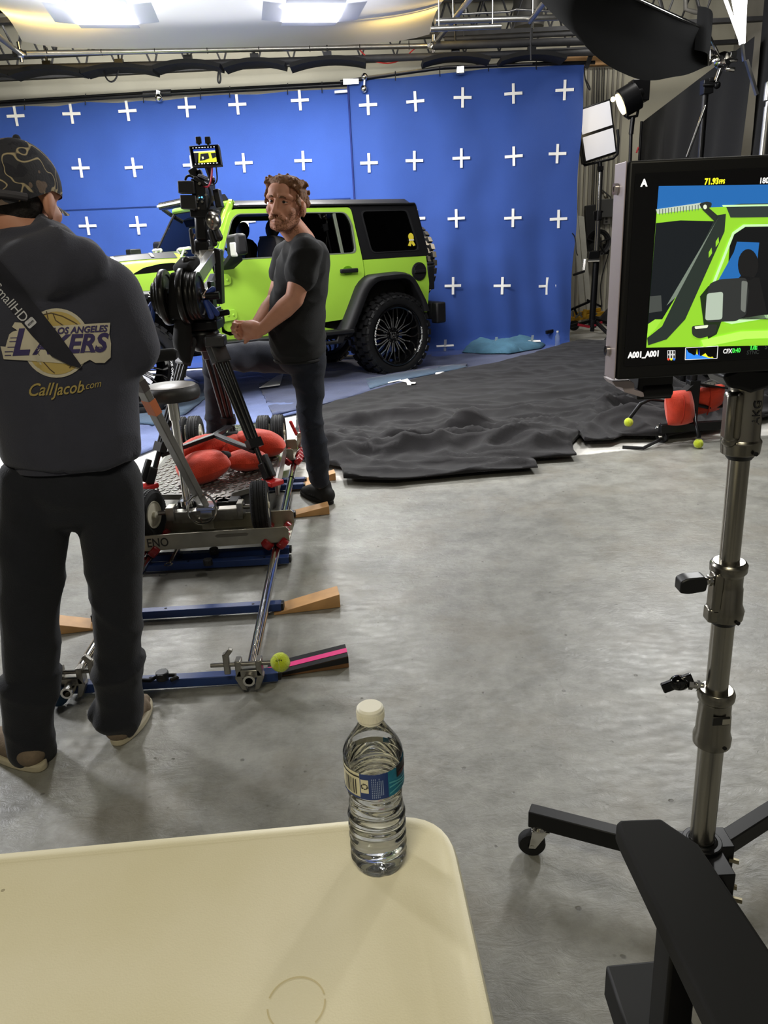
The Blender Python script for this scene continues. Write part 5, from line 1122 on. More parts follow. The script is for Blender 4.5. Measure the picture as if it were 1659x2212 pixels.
# t-shirt
m = MB()
m.loft([(P(656, 519, 4.06), .070, .085), (P(657, 530, 4.06), .105, .135), (P(656, 556, 4.06), .130, .185), (P(650, 610, 4.07), .140, .185), (P(641, 670, 4.08), .146, .180), (P(640, 715, 4.08), .150, .180), (P(648, 772, 4.10), .136, .178)], 44, 40)
m.chain([(P(658, 536, 4.0), .070), (sh_n, .082), (lerp(sh_n, el_n, .22), .080), (lerp(sh_n, el_n, .40), .080)], 20); m.chain([(P(645, 536, 4.13), .070), (sh_f, .080), (lerp(sh_f, el_f, .36), .078)], 18)
sh = put('t_shirt', m, SHIRT, dr, W=True, rem=.008, smooth=7, sm=180)
wrinkle(sh, lambda p, n: .011*crease(p.x+p.y*.7, p.z, .7, 5., .5, 2.)*(1.3 if p.z < 1.1 else .8)+.010*crease(p.x-p.y, p.z, -.5, 7., .5, 7.)+.005*nz(p.x*10, p.z*10, p.y*8)-.003)
put('hem', MB().tube([P(648, 774, 4.10)+V((.136*cos(a), .178*sin(a), 0)) for a in [k*2*pi/36 for k in range(37)]], .008, 6, False), SHIRT, sh, W=True, sm=180)
# jeans
m = MB(); m.sph(P(650, 770, 4.10), (.125, .165, .10), n=24)
m.chain([(hip_n, .098), (lerp(hip_n, kn_n, .5), .080), (kn_n, .066), (lerp(kn_n, an_n, .35), .063), (lerp(kn_n, an_n, .94), .057)], 20)
m.chain([(hip_f, .096), (lerp(hip_f, kn_f, .5), .086), (kn_f, .070), (lerp(kn_f, an_f, .35), .066), (lerp(kn_f, an_f, 1.0), .058)], 20)
jn = put('jeans', m, JEAN, dr, W=True, rem=.009, smooth=7, sm=180)
wrinkle(jn, lambda p, n: .009*crease(p.x+p.y*.5, p.z, .35, 6., .5, 5.)*(1.3 if p.z < .5 else .6)+.007*crease(p.x, p.z, -.5, 9., .5, 3.)+.003*nz(p.x*12, p.z*12, p.y*10)-.002)
def shoe(heel, toe, h, mt, sole, root, w_=.052, k=1.0, collar=.085, up=V((0, 0, 1))):
    d = (toe-heel); L_ = d.length; d.normalize(); n = up.cross(d).normalized()
    m = MB(); q = lambda t, s, z: heel+d*(t*L_)+n*s+up*z
    m.chain([(q(.13, 0, .05), .045*k), (q(.32, 0, .052*k), .046*k), (q(.55, .004, .045*k), .042*k), (q(.78, .006, .034), .032*k), (q(.90, .004, .028), .024*k)], 16)
    m.chain([(q(.72, .022, .03), .026), (q(.72, -.016, .03), .026)], 12); m.chain([(q(.20, 0, .07), .042*k), (q(.24, 0, collar), .045*k)], 16)
    s_ = put('shoe', m, mt, root, W=True, rem=.007, smooth=4, sm=180)
    out = []
    for k in range(28):
        a = 2*pi*k/28; t = .5+.52*cos(a); wd = w_*(.78+.26*math.sin(pi*min(1, max(0, t))**.8)); out.append(q(t, wd*.82*math.copysign(abs(sin(a))**.6, sin(a))+.004*t, 0.0))
    put('sole', MB().prism(out, up*.026), sole, s_, W=True, bev=.006); return s_
SOLE = M('black_sole', (20, 20, 20), .8)
s_ = shoe(G(716, 1090), G(655, 1066), .1, SHOE, SOLE, dr, w_=.060, collar=.105, k=1.12)
h0, t0 = G(716, 1090), G(660, 1068); d = (t0-h0).normalized(); nn = V((0, 0, 1)).cross(d)
m = MB()
for k in range(3): p = h0+d*(.11+.022*k)-nn*(-.046)+V((0, 0, .045)); p = h0+d*(.11+.022*k)+nn*.047+V((0, 0, .04)); m.bar(p, p+d*.018+V((0, 0, .034))-nn*.006, .004, .008, nn)
put('side_stripe', m, M('grey_stripe', (70, 70, 72), .6), s_, W=True, sm=0)
shoe(an_f+V((.03, .07, -an_f.z+.258)), an_f+V((-.12, -.15, -an_f.z+.258)), .1, SHOE, SOLE, dr)

# ---------------------------------------------------- man in the hoodie, seen from behind
HOOD = M('hazed_hoodie', (58, 59, 72), .95, var=.07, vs=14, bump=.2, bs=260, sheen=.15); PANT = M('dark_trousers', (26, 28, 36), .9, var=.12, vs=14, bump=.2, bs=240, sheen=.1)  # hoodie base colour lifted to carry the flare haze
hm = thing('person', 'man seen from behind in dark printed hoodie, camouflage cap and dark trousers', 'person', G(170, 1640))
YM = 1.95
hc2 = P(47, 432, 1.99); hf2, hR2 = face_frame(hc2, rad(168), rad(-4), rad(10), .98)
m = MB(); head_blobs(m, hf2, hR2, .98)
m.chain([(hf2(0, .03, -.06), .058), (P(92, 548, 1.96), .062)], 18)
rs, re_, rw = P(225, 640, 1.94), P(282, 752, 1.98), P(262, 775, 2.26)
ls, le, lw = P(-25, 655, 1.93), P(-75, 800, 1.92), P(-60, 800, 2.2)
for c, r in ((P(105, 650, YM), (.17, .11, .13)), (P(120, 760, YM), (.16, .11, .16)), (P(140, 900, YM), (.15, .10, .14)), (P(152, 1010, YM), (.16, .10, .10))): m.sph(c, r, n=22)
m.chain([(rs, .06), (re_, .045), (rw, .032)]); m.chain([(ls, .06), (le, .045), (lw, .032)])
def hand(m, w, fwd, side, up):
    c = w+fwd*.06; m.chain([(w, .030), (c, .032)]); m.chain([(c+side*.018, .028), (c-side*.018, .028)])
    for i in range(4):
        o = c+fwd*.03+side*(-.030+.020*i); L_ = (.034, .042, .045, .040)[3-i]; m.chain([(o, .010), (o+fwd*L_, .0092), (o+fwd*(L_*1.25)-up*.022, .0085), (o+fwd*(L_*1.0)-up*.042, .0075)], 8)
    m.chain([(c-fwd*.02+side*.036, .012), (c+fwd*.02+side*.052-up*.015, .010), (c+fwd*.045+side*.045-up*.03, .008)], 8)
hand(m, rw, V((-.1, 1, .1)).normalized(), V((-1, -.1, 0)), V((0, -.1, 1))); hand(m, lw, V((.1, 1, .1)).normalized(), V((1, -.1, 0)), V((0, -.1, 1)))
hpR, knR, anR = P(232, 1040, 1.95), P(252, 1290, 1.97), P(258, 1540, 2.02); hpL, knL, anL = P(80, 1050, 1.93), P(66, 1300, 1.92), P(66, 1590, 1.92)
for h_, k_, a_ in ((hpR, knR, anR), (hpL, knL, anL)): m.chain([(h_, .08), (k_, .052), (lerp(k_, a_, .3), .052), (a_, .036), (a_+V((0, .02, -.07)), .034)], 16)
put('body', m, SKIN, hm, W=True, rem=.0068, smooth=4, sm=180)
m = MB(); m.sph(hf2(0, .040, -.02), (.076, .056, .055), hR2, 20); put('hair', m, M('dark_hair', (40, 36, 36), .85, var=.3, vs=80, bump=.6, bs=120), hm, W=True, rem=.006, smooth=2, sm=180)
# hoodie
m = MB()
m.loft([(P(60, 488, YM+.01), .088, .078), (P(80, 530, YM), .098, .088), (P(100, 590, YM), .16, .115), (P(106, 650, YM), .205, .135), (P(113, 730, YM), .215, .145), (P(128, 820, YM), .200, .142), (P(142, 905, YM), .188, .140), (P(150, 965, YM), .182, .138), (P(153, 992, YM), .170, .130)], 48, 44)
m.chain([(P(160, 600, 1.94), .085), (rs, .094), (lerp(rs, re_, .5), .086), (re_, .074), (lerp(re_, rw, .85), .052)], 20)
m.chain([(P(30, 605, 1.94), .085), (ls, .094), (le, .074), (lerp(le, lw, .85), .052)], 20)
m.chain([(P(60, 560, 1.93), .075), (P(118, 548, 1.93), .072), (P(150, 575, 1.90), .062)], 16); m.sph(P(112, 572, 1.86), (.135, .075, .075), n=24); m.chain([(P(20, 560, 1.90), .06), (P(70, 590, 1.85), .062), (P(140, 585, 1.85), .062), (P(178, 560, 1.90), .055)], 18); m.chain([(P(80, 530, 1.97), .074), (P(112, 532, 1.97), .066)], 16)
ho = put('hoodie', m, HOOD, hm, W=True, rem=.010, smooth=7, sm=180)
rb = P(200, 800, 1.9)
wrinkle(ho, lambda p, n: .016*crease(p.x+p.y, p.z, 1.15, 4., .35, 3.)*(1 if p.x > -.80 else .35)+.008*crease(p.x, p.z, .2, 7., .5, 9.)*(1 if p.z < .95 else .3)+.004*nz(p.x*7, p.z*7, p.y*6)-.002)
# ribbed waistband
m = MB().grid(48, 5, lambda u, v: (lambda a: P(152, lerp(965, 1000, v), YM)+V(((.166-.01*v+.008*sin(a*3))*cos(a), (.128-.006*v)*sin(a), 0)))(2*pi*u), cu=True)
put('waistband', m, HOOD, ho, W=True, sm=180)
# trousers
m = MB(); m.sph(P(155, 1035, YM), (.168, .125, .12), n=26); m.sph(P(158, 1090, YM), (.15, .11, .07), n=22)
m.chain([(hpR, .094), (lerp(hpR, knR, .5), .086), (knR, .074), (lerp(knR, anR, .5), .067), (lerp(knR, anR, .93), .064), (lerp(knR, anR, 1.0), .068)], 20)
m.chain([(hpL, .098), (lerp(hpL, knL, .5), .090), (knL, .080), (lerp(knL, anL, .5), .071), (lerp(knL, anL, .95), .067), (lerp(knL, anL, 1.09), .070)], 20)
m.chain([(anR+V((-.05, .0, .04)), .022), (anR+V((-.075, -.01, .01)), .018)], 10)
pt = put('trousers', m, PANT, hm, W=True, rem=.010, smooth=5, sm=180)
wrinkle(pt, lambda p, n: .012*crease(p.x+p.y, p.z, .6, 5., .4, 7.)*(1.5 if p.z < .3 else .4)+.006*crease(p.x, p.z, -.9, 6., .4, 3.)+.002*nz(p.x*9, p.z*8, p.y*9)-.002)
TAN = M('tan_suede', (128, 112, 94), .9, var=.12, vs=40, bump=.2, bs=200); CRM = M('cream_sole', (196, 186, 160), .7, var=.08)
shoe(G(252, 1612), G(322, 1520), .1, TAN, CRM, hm, w_=.056, collar=.075); shoe(G(94, 1664), G(-45, 1592), .1, TAN, CRM, hm, w_=.056, collar=.075)
# cap
CAMO = M('camo_cap', (52, 52, 58), .9, bump=.2, bs=200)
n = CAMO.node_tree.nodes; L = CAMO.node_tree.links; tc = n.new('ShaderNodeTexCoord'); z = n.new('ShaderNodeTexNoise'); z.inputs['Scale'].default_value = 7; z.inputs['Detail'].default_value = 2; L.new(tc.outputs['Object'], z.inputs['Vector'])
mixv = n.new('ShaderNodeMixRGB'); mixv.blend_type = 'ADD'; mixv.inputs[0].default_value = .25; L.new(tc.outputs['Object'], mixv.inputs[1]); L.new(z.outputs['Color'], mixv.inputs[2])
vn = n.new('ShaderNodeTexNoise'); vn.inputs['Scale'].default_value = 15; vn.inputs['Detail'].default_value = 1; L.new(mixv.outputs[0], vn.inputs['Vector'])
vs_ = n.new('ShaderNodeMath'); vs_.operation = 'SUBTRACT'; vs_.inputs[1].default_value = .5; L.new(vn.outputs['Fac'], vs_.inputs[0])
vo = n.new('ShaderNodeMath'); vo.operation = 'ABSOLUTE'; L.new(vs_.outputs[0], vo.inputs[0])
z2 = n.new('ShaderNodeTexNoise'); z2.inputs['Scale'].default_value = 16; L.new(tc.outputs['Object'], z2.inputs['Vector'])
r1 = n.new('ShaderNodeValToRGB'); r1.color_ramp.elements[0].position = .012; r1.color_ramp.elements[0].color = (1, 1, 1, 1); r1.color_ramp.elements[1].position = .026; r1.color_ramp.elements[1].color = (0, 0, 0, 1); L.new(vo.outputs[0], r1.inputs[0])
r2 = n.new('ShaderNodeValToRGB'); r2.color_ramp.interpolation = 'CONSTANT'; e = r2.color_ramp.elements; e[0].color = srgb((40, 40, 48))+(1,); e[1].position = .42; e[1].color = srgb((52, 52, 58))+(1,); e.new(.66).color = srgb((112, 96, 86))+(1,); L.new(z2.outputs['Fac'], r2.inputs[0])
mx = n.new('ShaderNodeMixRGB'); L.new(r1.outputs[0], mx.inputs[0]); L.new(r2.outputs[0], mx.inputs[1]); mx.inputs[2].default_value = srgb((176, 160, 128))+(1,); L.new(mx.outputs[0], n['Principled BSDF'].inputs['Base Color'])
def dome(u, v):
    a = 2*pi*u; t = v*pi*(.53+.09*max(0, sin(a))); return hf2(.094*sin(t)*cos(a), .012+.115*sin(t)*sin(a), .030+.108*cos(t)-.022*(1-cos(t))*max(0, sin(a)))
cp = put('cap', MB().grid(40, 16, dome, cu=True), CAMO, hm, W=True, sm=180)
put('cap_brim', MB().grid(20, 8, lambda u, v: hf2(.048*(2*u-1)*(1-.1*v), -.075-.085*v*math.sqrt(max(0, 1-(2*u-1)**2*.8))-.02*math.sqrt(max(0, 1-(2*u-1)**2)), .018-.02*(2*u-1)**2-.012*v)), CAMO, cp, W=True, sm=180)
put('cap_button', MB().sph(hf2(0, .012, .139), .010, n=10), CAMO, cp, W=True)
put('strap_arch', MB().tube([hf2(.036*cos(a), .124-.02*abs(cos(a))-.014*sin(a), -.012+.055*sin(a)) for a in [pi*k/16 for k in range(17)]], .006, 8), M('cap_edge', (150, 148, 146), .8), cp, W=True)
put('strap', MB().tube([hf2(.095*sin(b)*1.0, .012+.117*cos(b), -.012) for b in [-.9+1.8*k/14 for k in range(15)]], .009, 8), M('cap_strap', (70, 68, 74), .8), cp, W=True)
# prints laid onto the back of the hoodie
hb = BVHTree.FromPolygons([v.co+hm.location for v in ho.data.vertices], [tuple(p.vertices) for p in ho.data.polygons])
def onback(mb, off):
    def f(q):
        d = ray(q.x, q.y).normalized(); h = hb.ray_cast(CAM, d)
        return (h[0]-d*off) if h[0] else P(q.x, q.y, YM)
    return mb.map(f)
def flat(poly, holes=(), sp=7): rv, fs = fill(poly, list(holes), sp); return MB().add([V((q.x, q.y, 0)) for q in rv], fs)
def prt(name, mb, mt, off): return put(name, onback(mb, off), mt, ho, W=True, sm=180, fix=False)
def ell(cx, cyy, rx, ry, a0=0, a1=2*pi, n=40): return [(cx+rx*cos(a0+(a1-a0)*k/n), cyy+ry*sin(a0+(a1-a0)*k/n)) for k in range(n)]
CREAMP = M('cream_print', (206, 198, 178), .8); GOLDP = M('gold_print', (196, 172, 104), .8); PURP = M('purple_print', (66, 58, 104), .8); DGOLD = M('dull_gold_print', (176, 156, 92), .8)
prt('ball_print', flat(ell(122, 741, 73, 75)), CREAMP, .0025); prt('ball_print', flat(ell(122, 741, 66, 68)), GOLDP, .0035)
def line_(pts, w_=1.1):
    m = MB()
    for a, b in zip(pts, pts[1:]):
        a, b = V(a+(0,)), V(b+(0,)); d = (b-a).normalized(); n_ = V((-d.y, d.x, 0))*w_; m.add([a-n_, b-n_, b+n_, a+n_], [(0, 1, 2, 3)])
    return m
for pts in ([(92, 680), (110, 676), (135, 683), (160, 696), (178, 708)], [(114, 676), (120, 692), (138, 704)], [(82, 764), (92, 780), (108, 798), (118, 806)], [(100, 672), (104, 690)], [(150, 795), (160, 780)]): prt('ball_seam', line_(pts), M('seam_brown', (92, 76, 60), .8), .0045)
ban = [(1, 748), (12, 749), (15, 738), (20, 722), (28, 716), (38, 714), (26, 706), (32, 696), (46, 697), (62, 705), (120, 704), (185, 700), (238, 697), (236, 722), (240, 742), (239, 772), (226, 784), (206, 784), (194, 777), (174, 788), (60, 779), (8, 776)]
prt('banner_print', flat(ban), CREAMP, .005)
def ptext(s, size, cx, cyy, ang=0, shear=0, bold=0, sx=1, sub=1):
    c_, s_ = cos(ang), sin(ang)
    return text(s, size, shear, bold, sx, sub=sub).map(lambda q: V((cx+q.x*c_+q.y*s_, cyy+q.x*s_-q.y*c_, 0)))
prt('team_lettering', ptext('L', 78, 42, 742, -.04, .3, .035, .95), PURP, .0065)
prt('team_lettering', ptext('AKERS', 55, 150, 745, -.04, .28, .035, .98), PURP, .0065)
prt('team_lettering', ptext('LOS ANGELES', 19, 172, 713, -.05, .25, .035, 1.0), PURP, .0065)
m = MB()
for y, x0, x1 in ((730, 22, 40), (738, 20, 36), (750, 16, 32), (760, 10, 28), (768, 10, 24), (750, 205, 220), (760, 180, 196)): m.join(line_([(x0, y), (x1, y-.5)], .9))
prt('speed_lines', m, PURP, .0065)['kind'] = 'stuff'
prt('web_lettering', ptext('Call', 38, 84, 843, -.05, .42, .012, .9), DGOLD, .003); prt('web_lettering', ptext('Jacob', 36, 146, 840, -.12, .42, .012, .85), DGOLD, .003); prt('web_lettering', ptext('.com', 22, 198, 832, -.18, .42, .0, .9), DGOLD, .003)
# shoulder strap of the monitor harness
strp = [(-60, 520), (-20, 540), (30, 598), (62, 640), (88, 672), (128, 723), (176, 790), (172, 795), (150, 789), (112, 770), (68, 724), (36, 684), (0, 640), (-40, 590), (-90, 540)]
pst = prt('shoulder_strap', flat(strp, sp=9), M('strap_black', (40, 40, 50), .85), .009)
ang = math.atan2(.79, .61)
prt('strap_lettering', ptext('SmallHD', 30, 22, 654, .86, 0, .0, .95), M('strap_white', (206, 206, 212), .7), .0105)
c_, s_ = cos(.86), sin(.86)
prt('strap_box', flat([(66+a*c_-b*s_, 697+a*s_+b*c_) for a, b in rnd([(-9, -11), (9, -11), (9, 11), (-9, 11)], 4, 3)], sp=5), M('strap_white'), .0105)
prt('strap_lettering', ptext('com', 9, 66, 697, .86-pi/2, 0, .02), M('strap_black'), .012)
# ================================================================== LAMPS AND STANDS AT THE BACK RIGHT
def caster(c, root, r=.03, yaw=0., W=True, name='caster'):
    # c: centre of the wheel
    R = Matrix.Rotation(yaw, 3, 'Z'); q = lambda x, y, z: c+R @ V((x, y, z))
    w_ = put(name, MB().lathe([(.3*r, -.35*r), (.92*r, -.38*r), (r, -.25*r), (r, .25*r), (.92*r, .38*r), (.3*r, .35*r)], c, R @ V((0, 1, 0)), 28, True), RUB, root, W=W)
    put('fork', MB().prism([q(-.25*r, -.5*r, -.2*r), q(.25*r, -.5*r, -.2*r), q(1.1*r, -.5*r, 1.25*r), q(0, -.5*r, 1.35*r)], R @ V((0, .1*r, 0))).prism([q(-.25*r, .4*r, -.2*r), q(.25*r, .4*r, -.2*r), q(1.1*r, .4*r, 1.25*r), q(0, .4*r, 1.35*r)], R @ V((0, .1*r, 0))).box(q(.6*r, 0, 1.3*r), (1.3*r, 1.0*r, .12*r), R).lathe([(.0, 0), (.62*r, 0), (.66*r, .15*r), (.5*r, .35*r), (.2*r, .4*r), (.2*r, .75*r), (0, .75*r)], q(.55*r, 0, 1.32*r), (0, 0, 1), 20).cyl(q(0, -.55*r, 0), q(0, .55*r, 0), .16*r, n=8), CHR, w_, W=W, bev=.001)
    return w_
YL = 11.0
cs = thing('crank_stand', 'tall crank stand with chrome riser and black lower tube right of the blue screen', 'light stand', P(1280, 735, YL))
put('riser', MB().cyl(P(1297, 372, YL), P(1288, 556, YL), .034, n=16), CHR, cs, W=True); put('lower_tube', MB().cyl(P(1288, 556, YL), P(1279, 692, YL), .045, n=16), BLKM, cs, W=True)
put('collar', MB().cyl(P(1293, 455, YL), P(1291.5, 477, YL), .05, n=16).bar(P(1284, 456, YL-.04), P(1284, 476, YL-.04), .03, .02).bar(P(1297, 456, YL-.04), P(1297, 474, YL-.04), .03, .02).cyl(P(1292, 458, YL), P(1303, 457, YL), .012, n=8), BLKM, cs, W=True, bev=.006)
put('crank_housing', MB().bar(P(1270, 551, YL-.05), P(1292, 550, YL-.05), .12, .09).cyl(P(1288, 541, YL), P(1286, 560, YL), .055, n=16).sph(P(1300, 547, YL-.03), .02, n=8), BLKM, cs, W=True, bev=.02)
put('crank', MB().cyl(P(1269, 562, YL-.08), P(1294, 561, YL-.08), .03, n=14).bar(P(1263, 560, YL-.1), P(1261, 586, YL-.12), .035, .02), CHR, cs, W=True); put('crank_handle', MB().cyl(P(1262, 586, YL-.13), P(1239, 594, YL-.2), .018, n=10), BLK, cs, W=True)
put('base_hub', MB().cyl(P(1281, 690, YL), P(1279, 707, YL), .06, n=14).cyl(P(1280, 706, YL), P(1279, 716, YL), .03, n=14), BLKM, cs, W=True)
put('leg', MB().bar(P(1278, 693, YL), P(1180, 718, YL-.35), .04, .045), BLKM, cs, W=True, bev=.004); l2 = put('leg', MB().bar(P(1285, 693, YL), P(1317, 724, YL-.35), .04, .045), BLKM, cs, W=True, bev=.004); put('leg', MB().bar(P(1284, 691, YL), P(1335, 704, YL+.3), .04, .045), BLKM, cs, W=True, bev=.004)
put('brace', MB().bar(P(1247, 701, YL-.13), P(1273, 706, YL-.05), .03, .035).bar(P(1283, 703, YL-.05), P(1300, 696, YL+.02), .03, .03), M('red_brace', (176, 44, 58), .4, .3), cs, W=True, bev=.003)
caster(P(1313, 738, YL-.38), cs, .065, .6)
lp = thing('panel_lamp', 'large square two part soft panel lamp switched on beside the blue screen', 'lamp', P(1297, 365, YL))
LQ = [P(1245, 237, YL), P(1320, 212, YL+.12), P(1334, 330, YL+.05), P(1262, 353, YL-.07)]
ln_ = (LQ[1]-LQ[0]).cross(LQ[3]-LQ[0]).normalized(); ln_ = ln_ if ln_.y < 0 else -ln_
put('housing', MB().prism(LQ, -ln_*.09), BLKM, lp, W=True, bev=.01)
put('driver_box', MB().prism([quadmap(LQ, u, v)-ln_*.09 for u, v in ((.55, .08), (1.02, .08), (1.02, .92), (.55, .92))], -ln_*.12), BLK, lp, W=True, bev=.01)
PAN = M('panel_diffuser', (200, 200, 206), .6, emit=.42)
for v0, v1 in ((.035, .475), (.53, .965)): put('diffuser', MB().prism([quadmap(LQ, u, v)+ln_*.002 for u, v in ((.06, v0), (.94, v0), (.94, v1), (.06, v1))], ln_*.004), PAN, lp, W=True, sm=0)
put('yoke', MB().tube([P(1250, 292, YL), P(1252, 300, YL+.05), P(1258, 352, YL), P(1263, 357, YL), P(1325, 342, YL), P(1334, 333, YL), P(1336, 300, YL+.05), P(1334, 280, YL+.08)], .018, 8), BLKM, lp, W=True)
put('spigot', MB().cyl(P(1296, 350, YL), P(1297, 374, YL), .032, n=12).bar(P(1290, 364, YL-.04), P(1303, 363, YL-.04), .04, .05), BLKM, lp, W=True)
YP = 10.5
sl = thing('spot_lamp', 'black spot lamp glowing warm behind the panel lamp', 'lamp', P(1360, 262, YP))
f0, f1 = P(1341, 225, YP-.0), P(1379, 203, YP-.02); fd = (f1-f0).normalized()
put('barrel', MB().cyl(f0, f0+fd*.22, .17, n=24).cyl(f0+fd*.2, f1+fd*.05, .12, .10, n=24).box(f1+V((.0, 0, .03)), (.22, .2, .24)), BLKM, sl, W=True, bev=.01)
put('lens', MB().cyl(f0-fd*.004, f0-fd*.012, .13, n=24), M('spot_glow', (255, 232, 180), .4, emit=9), sl, W=True); put('side_glow', MB().sph(f0+V((-.12, -.06, .05)), .03, n=10), M('spot_glow'), sl, W=True)
put('yoke', MB().tube([P(1347, 232, YP), P(1350, 250, YP), P(1358, 255, YP), P(1376, 250, YP), P(1380, 228, YP)], .02, 8), BLKM, sl, W=True)
put('stand_tube', MB().cyl(P(1367, 254, YP), P(1363, 290, YP), .03, n=12).cyl(P(1363, 290, YP), P(1350, 700, YP), .022, n=12), BLKM, sl, W=True)
put('leg', MB().bar(P(1352, 660, YP), P(1330, 715, YP-.3), .03, .03), BLKM, sl, W=True); put('leg', MB().bar(P(1352, 660, YP), P(1385, 708, YP), .03, .03), BLKM, sl, W=True)
lamp('spot_light', 'SPOT', f0-fd*.05, (.15, 9.85, 1.2), 800, (1, .85, .62), spot_size=rad(26), spot_blend=.6, shadow_soft_size=.1)
# wall things
BOXM = M('box_grey', (92, 92, 90), .5, .4)
t = thing('electrical_box', 'grey electrical box on the back wall beside the chrome riser', 'electrical box', P(1311, 465, YB-.1)); put('box', MB().box(P(1311, 450, YB-.08), (.26, .16, .27)), BOXM, t, W=True, bev=.008); put('conduit', MB().tube([P(1322, 438, YB-.06), P(1318, 425, YB-.06), P(1300, 410, YB-.06)], .012, 6).cyl(P(1311, 466, YB-.06), P(1311, 474, YB-.06), .012, n=8), BOXM, t, W=True)
t = thing('wall_socket', 'pale socket plate under the grey electrical box', 'socket', P(1310, 482, YB-.05)); put('plate', MB().box(P(1310, 476, YB-.03), (.11, .05, .12)), M('socket_grey', (170, 166, 156), .5), t, W=True, bev=.006); put('outlet', MB().box(P(1310, 473, YB-.055), (.035, .01, .03)).box(P(1310, 479, YB-.055), (.035, .01, .03)), BOXM, t, W=True)
c = P(1290, 524, YB-.16)
t = thing('cable_reel', 'round black cable reel on the back wall behind the crank stand', 'reel', c)
m = MB().lathe([(.17, -.04), (.2, -.05), (.2, -.03), (.14, -.02), (.14, .05), (.2, .06), (.2, .08), (.17, .07)], c, (0, -1, 0), 30, True)
for k in range(5): a = 2*pi*k/5+.3; m.bar(c+V((0, -.07, 0)), c+V((.19*cos(a), -.07, .19*sin(a))), .04, .02)
put('spool', m, BLK, t, W=True)
solo('dark_cabinet', MB().prism([P(1262, 445, YB-.03), P(1296, 440, YB-.03), P(1290, 545, YB-.03), P(1266, 545, YB-.03)], (0, -.08, 0)), M('cabinet_dark', (38, 38, 38), .6), 'dark box on the back wall behind the chrome riser', 'cabinet', bev=.01)
BRD = M('leaning_board', (196, 194, 182), .7, var=.06)
for (x0, y0, x1, y1, x2, y2, x3, y3, lab) in ((1236, 440, 1246, 440, 1268, 700, 1256, 700, 'narrow pale board leaning on the back wall nearest the blue screen'), (1249, 466, 1262, 468, 1281, 700, 1270, 702, 'wide pale board leaning on the back wall behind the crank stand')):
    solo('leaning_board', MB().prism([P(x0, y0, YB-.35), P(x1, y1, YB-.35), P(x2, y2, YB-.8), P(x3, y3, YB-.8)], (.0, .03, 0)), BRD, lab, 'board', 'boards leaning on the back wall', bev=.004)
def wire(pts, lab, r=.008, nm='loose_cable', mt=None, grp=None):
    return solo(nm, MB().tube(pts, r, 6), mt or BLK, lab, 'cable', grp)
wire(bez(P(1316, 540, YB-.1), P(1308, 580, YB-.1), P(1290, 600, YB-.1), P(1300, 660, YB-.1))+bez(P(1300, 660, YB-.1), P(1300, 675, YB-.1), P(1286, 670, YB-.1), P(1296, 690, YB-.1), 5), 'black cable hanging down the back wall beside the lower tube')
solo('power_adapter', MB().box(P(1309, 538, YB-.12), (.08, .08, .16)), BLK, 'black power adapter hanging on the wall right of the reel', 'adapter', bev=.01)
wire(bez(P(1236, 504, YS-.12), P(1248, 512, YS-.12), P(1240, 540, YS-.12), P(1248, 552, YS-.12)), 'thin black tie curling from the side of the blue screen')
wire(bez(P(1262, 146, YS-.1), P(1262, 200, YS-.1), P(1290, 210, YS-.1), P(1264, 170, YS-.1)), 'thin black wire looped at the top corner of the blue screen')
for k in range(5): wire([P(1284+k*5.5, 146, YB-.08), P(1282+k*5.0, 300, YB-.08), P(1276+k*4.5, 470, YB-.08)], 'black wall cable running down from the timber beam', .006, grp='cables down the back wall')
# yellow cart and loose gear on the floor
YEL2 = M('yellow_cart', (196, 150, 40), .5, var=.15)
t = thing('yellow_cart', 'low yellow gear cart on black wheels behind the crank stand', 'cart', P(1262, 705, 11.9))
put('frame', MB().bar(P(1232, 690, 11.9), P(1300, 676, 12.1), .16, .06).bar(P(1236, 680, 11.9), P(1296, 668, 12.1), .05, .05).bar(P(1240, 691, 11.9), P(1240, 672, 11.9), .05, .05).bar(P(1262, 686, 11.9), P(1264, 668, 11.9), .05, .05), YEL2, t, W=True, bev=.006)
for x, y in ((1240, 703), (1286, 694)): put('wheel', MB().lathe([(.02, -.03), (.07, -.03), (.08, 0), (.07, .03), (.02, .03)], P(x, y, 11.85), (.2, 1, 0), 20, True), RUB, t, W=True)
m = MB(); random.seed(6)
for k in range(7): a = P(random.uniform(1238, 1290), random.uniform(672, 690), 11.8); m.cyl(a, a+V((random.uniform(-.1, .1), .02, random.uniform(.02, .1))), .016, n=8)
put('fitting', m, STL, t, W=True, kind='stuff')
solo('folded_stand', MB().bar(P(1226, 672, 11.6), P(1272, 652, 11.7), .04, .03).bar(P(1240, 665, 11.6), P(1246, 680, 11.6), .03, .03).bar(P(1268, 648, 11.7), P(1298, 662, 11.7), .03, .03), BLKM, 'folded black stand lying over the yellow cart', 'stand')
solo('dark_foam', MB().prism([P(1296, 690, 11.6), P(1325, 658, 11.6), P(1335, 690, 11.6), P(1320, 712, 11.6)], (.0, .12, 0)), M('foam_grey', (52, 52, 54), .95), 'dark foam pad leaning beside the crank stand base', 'pad', bev=.02)
wb = P(1204, 738, 10.45)
t = thing('small_water_bottle', 'small clear water bottle on the floor in front of the blue screen corner', 'bottle', V((wb.x, wb.y, .006)))
put('shell', MB().lathe([(.0, 0), (.03, 0), (.034, .02), (.03, .06), (.034, .1), (.033, .14), (.014, .185), (.013, .2), (0, .2)], (wb.x, wb.y, .006), (0, 0, 1), 20), M('pet_far', (220, 232, 240), .08, trans=.85, ior=1.3), t, W=True); put('cap', MB().cyl((wb.x, wb.y, .2), (wb.x, wb.y, .222), .016, n=14), WHT, t, W=True)

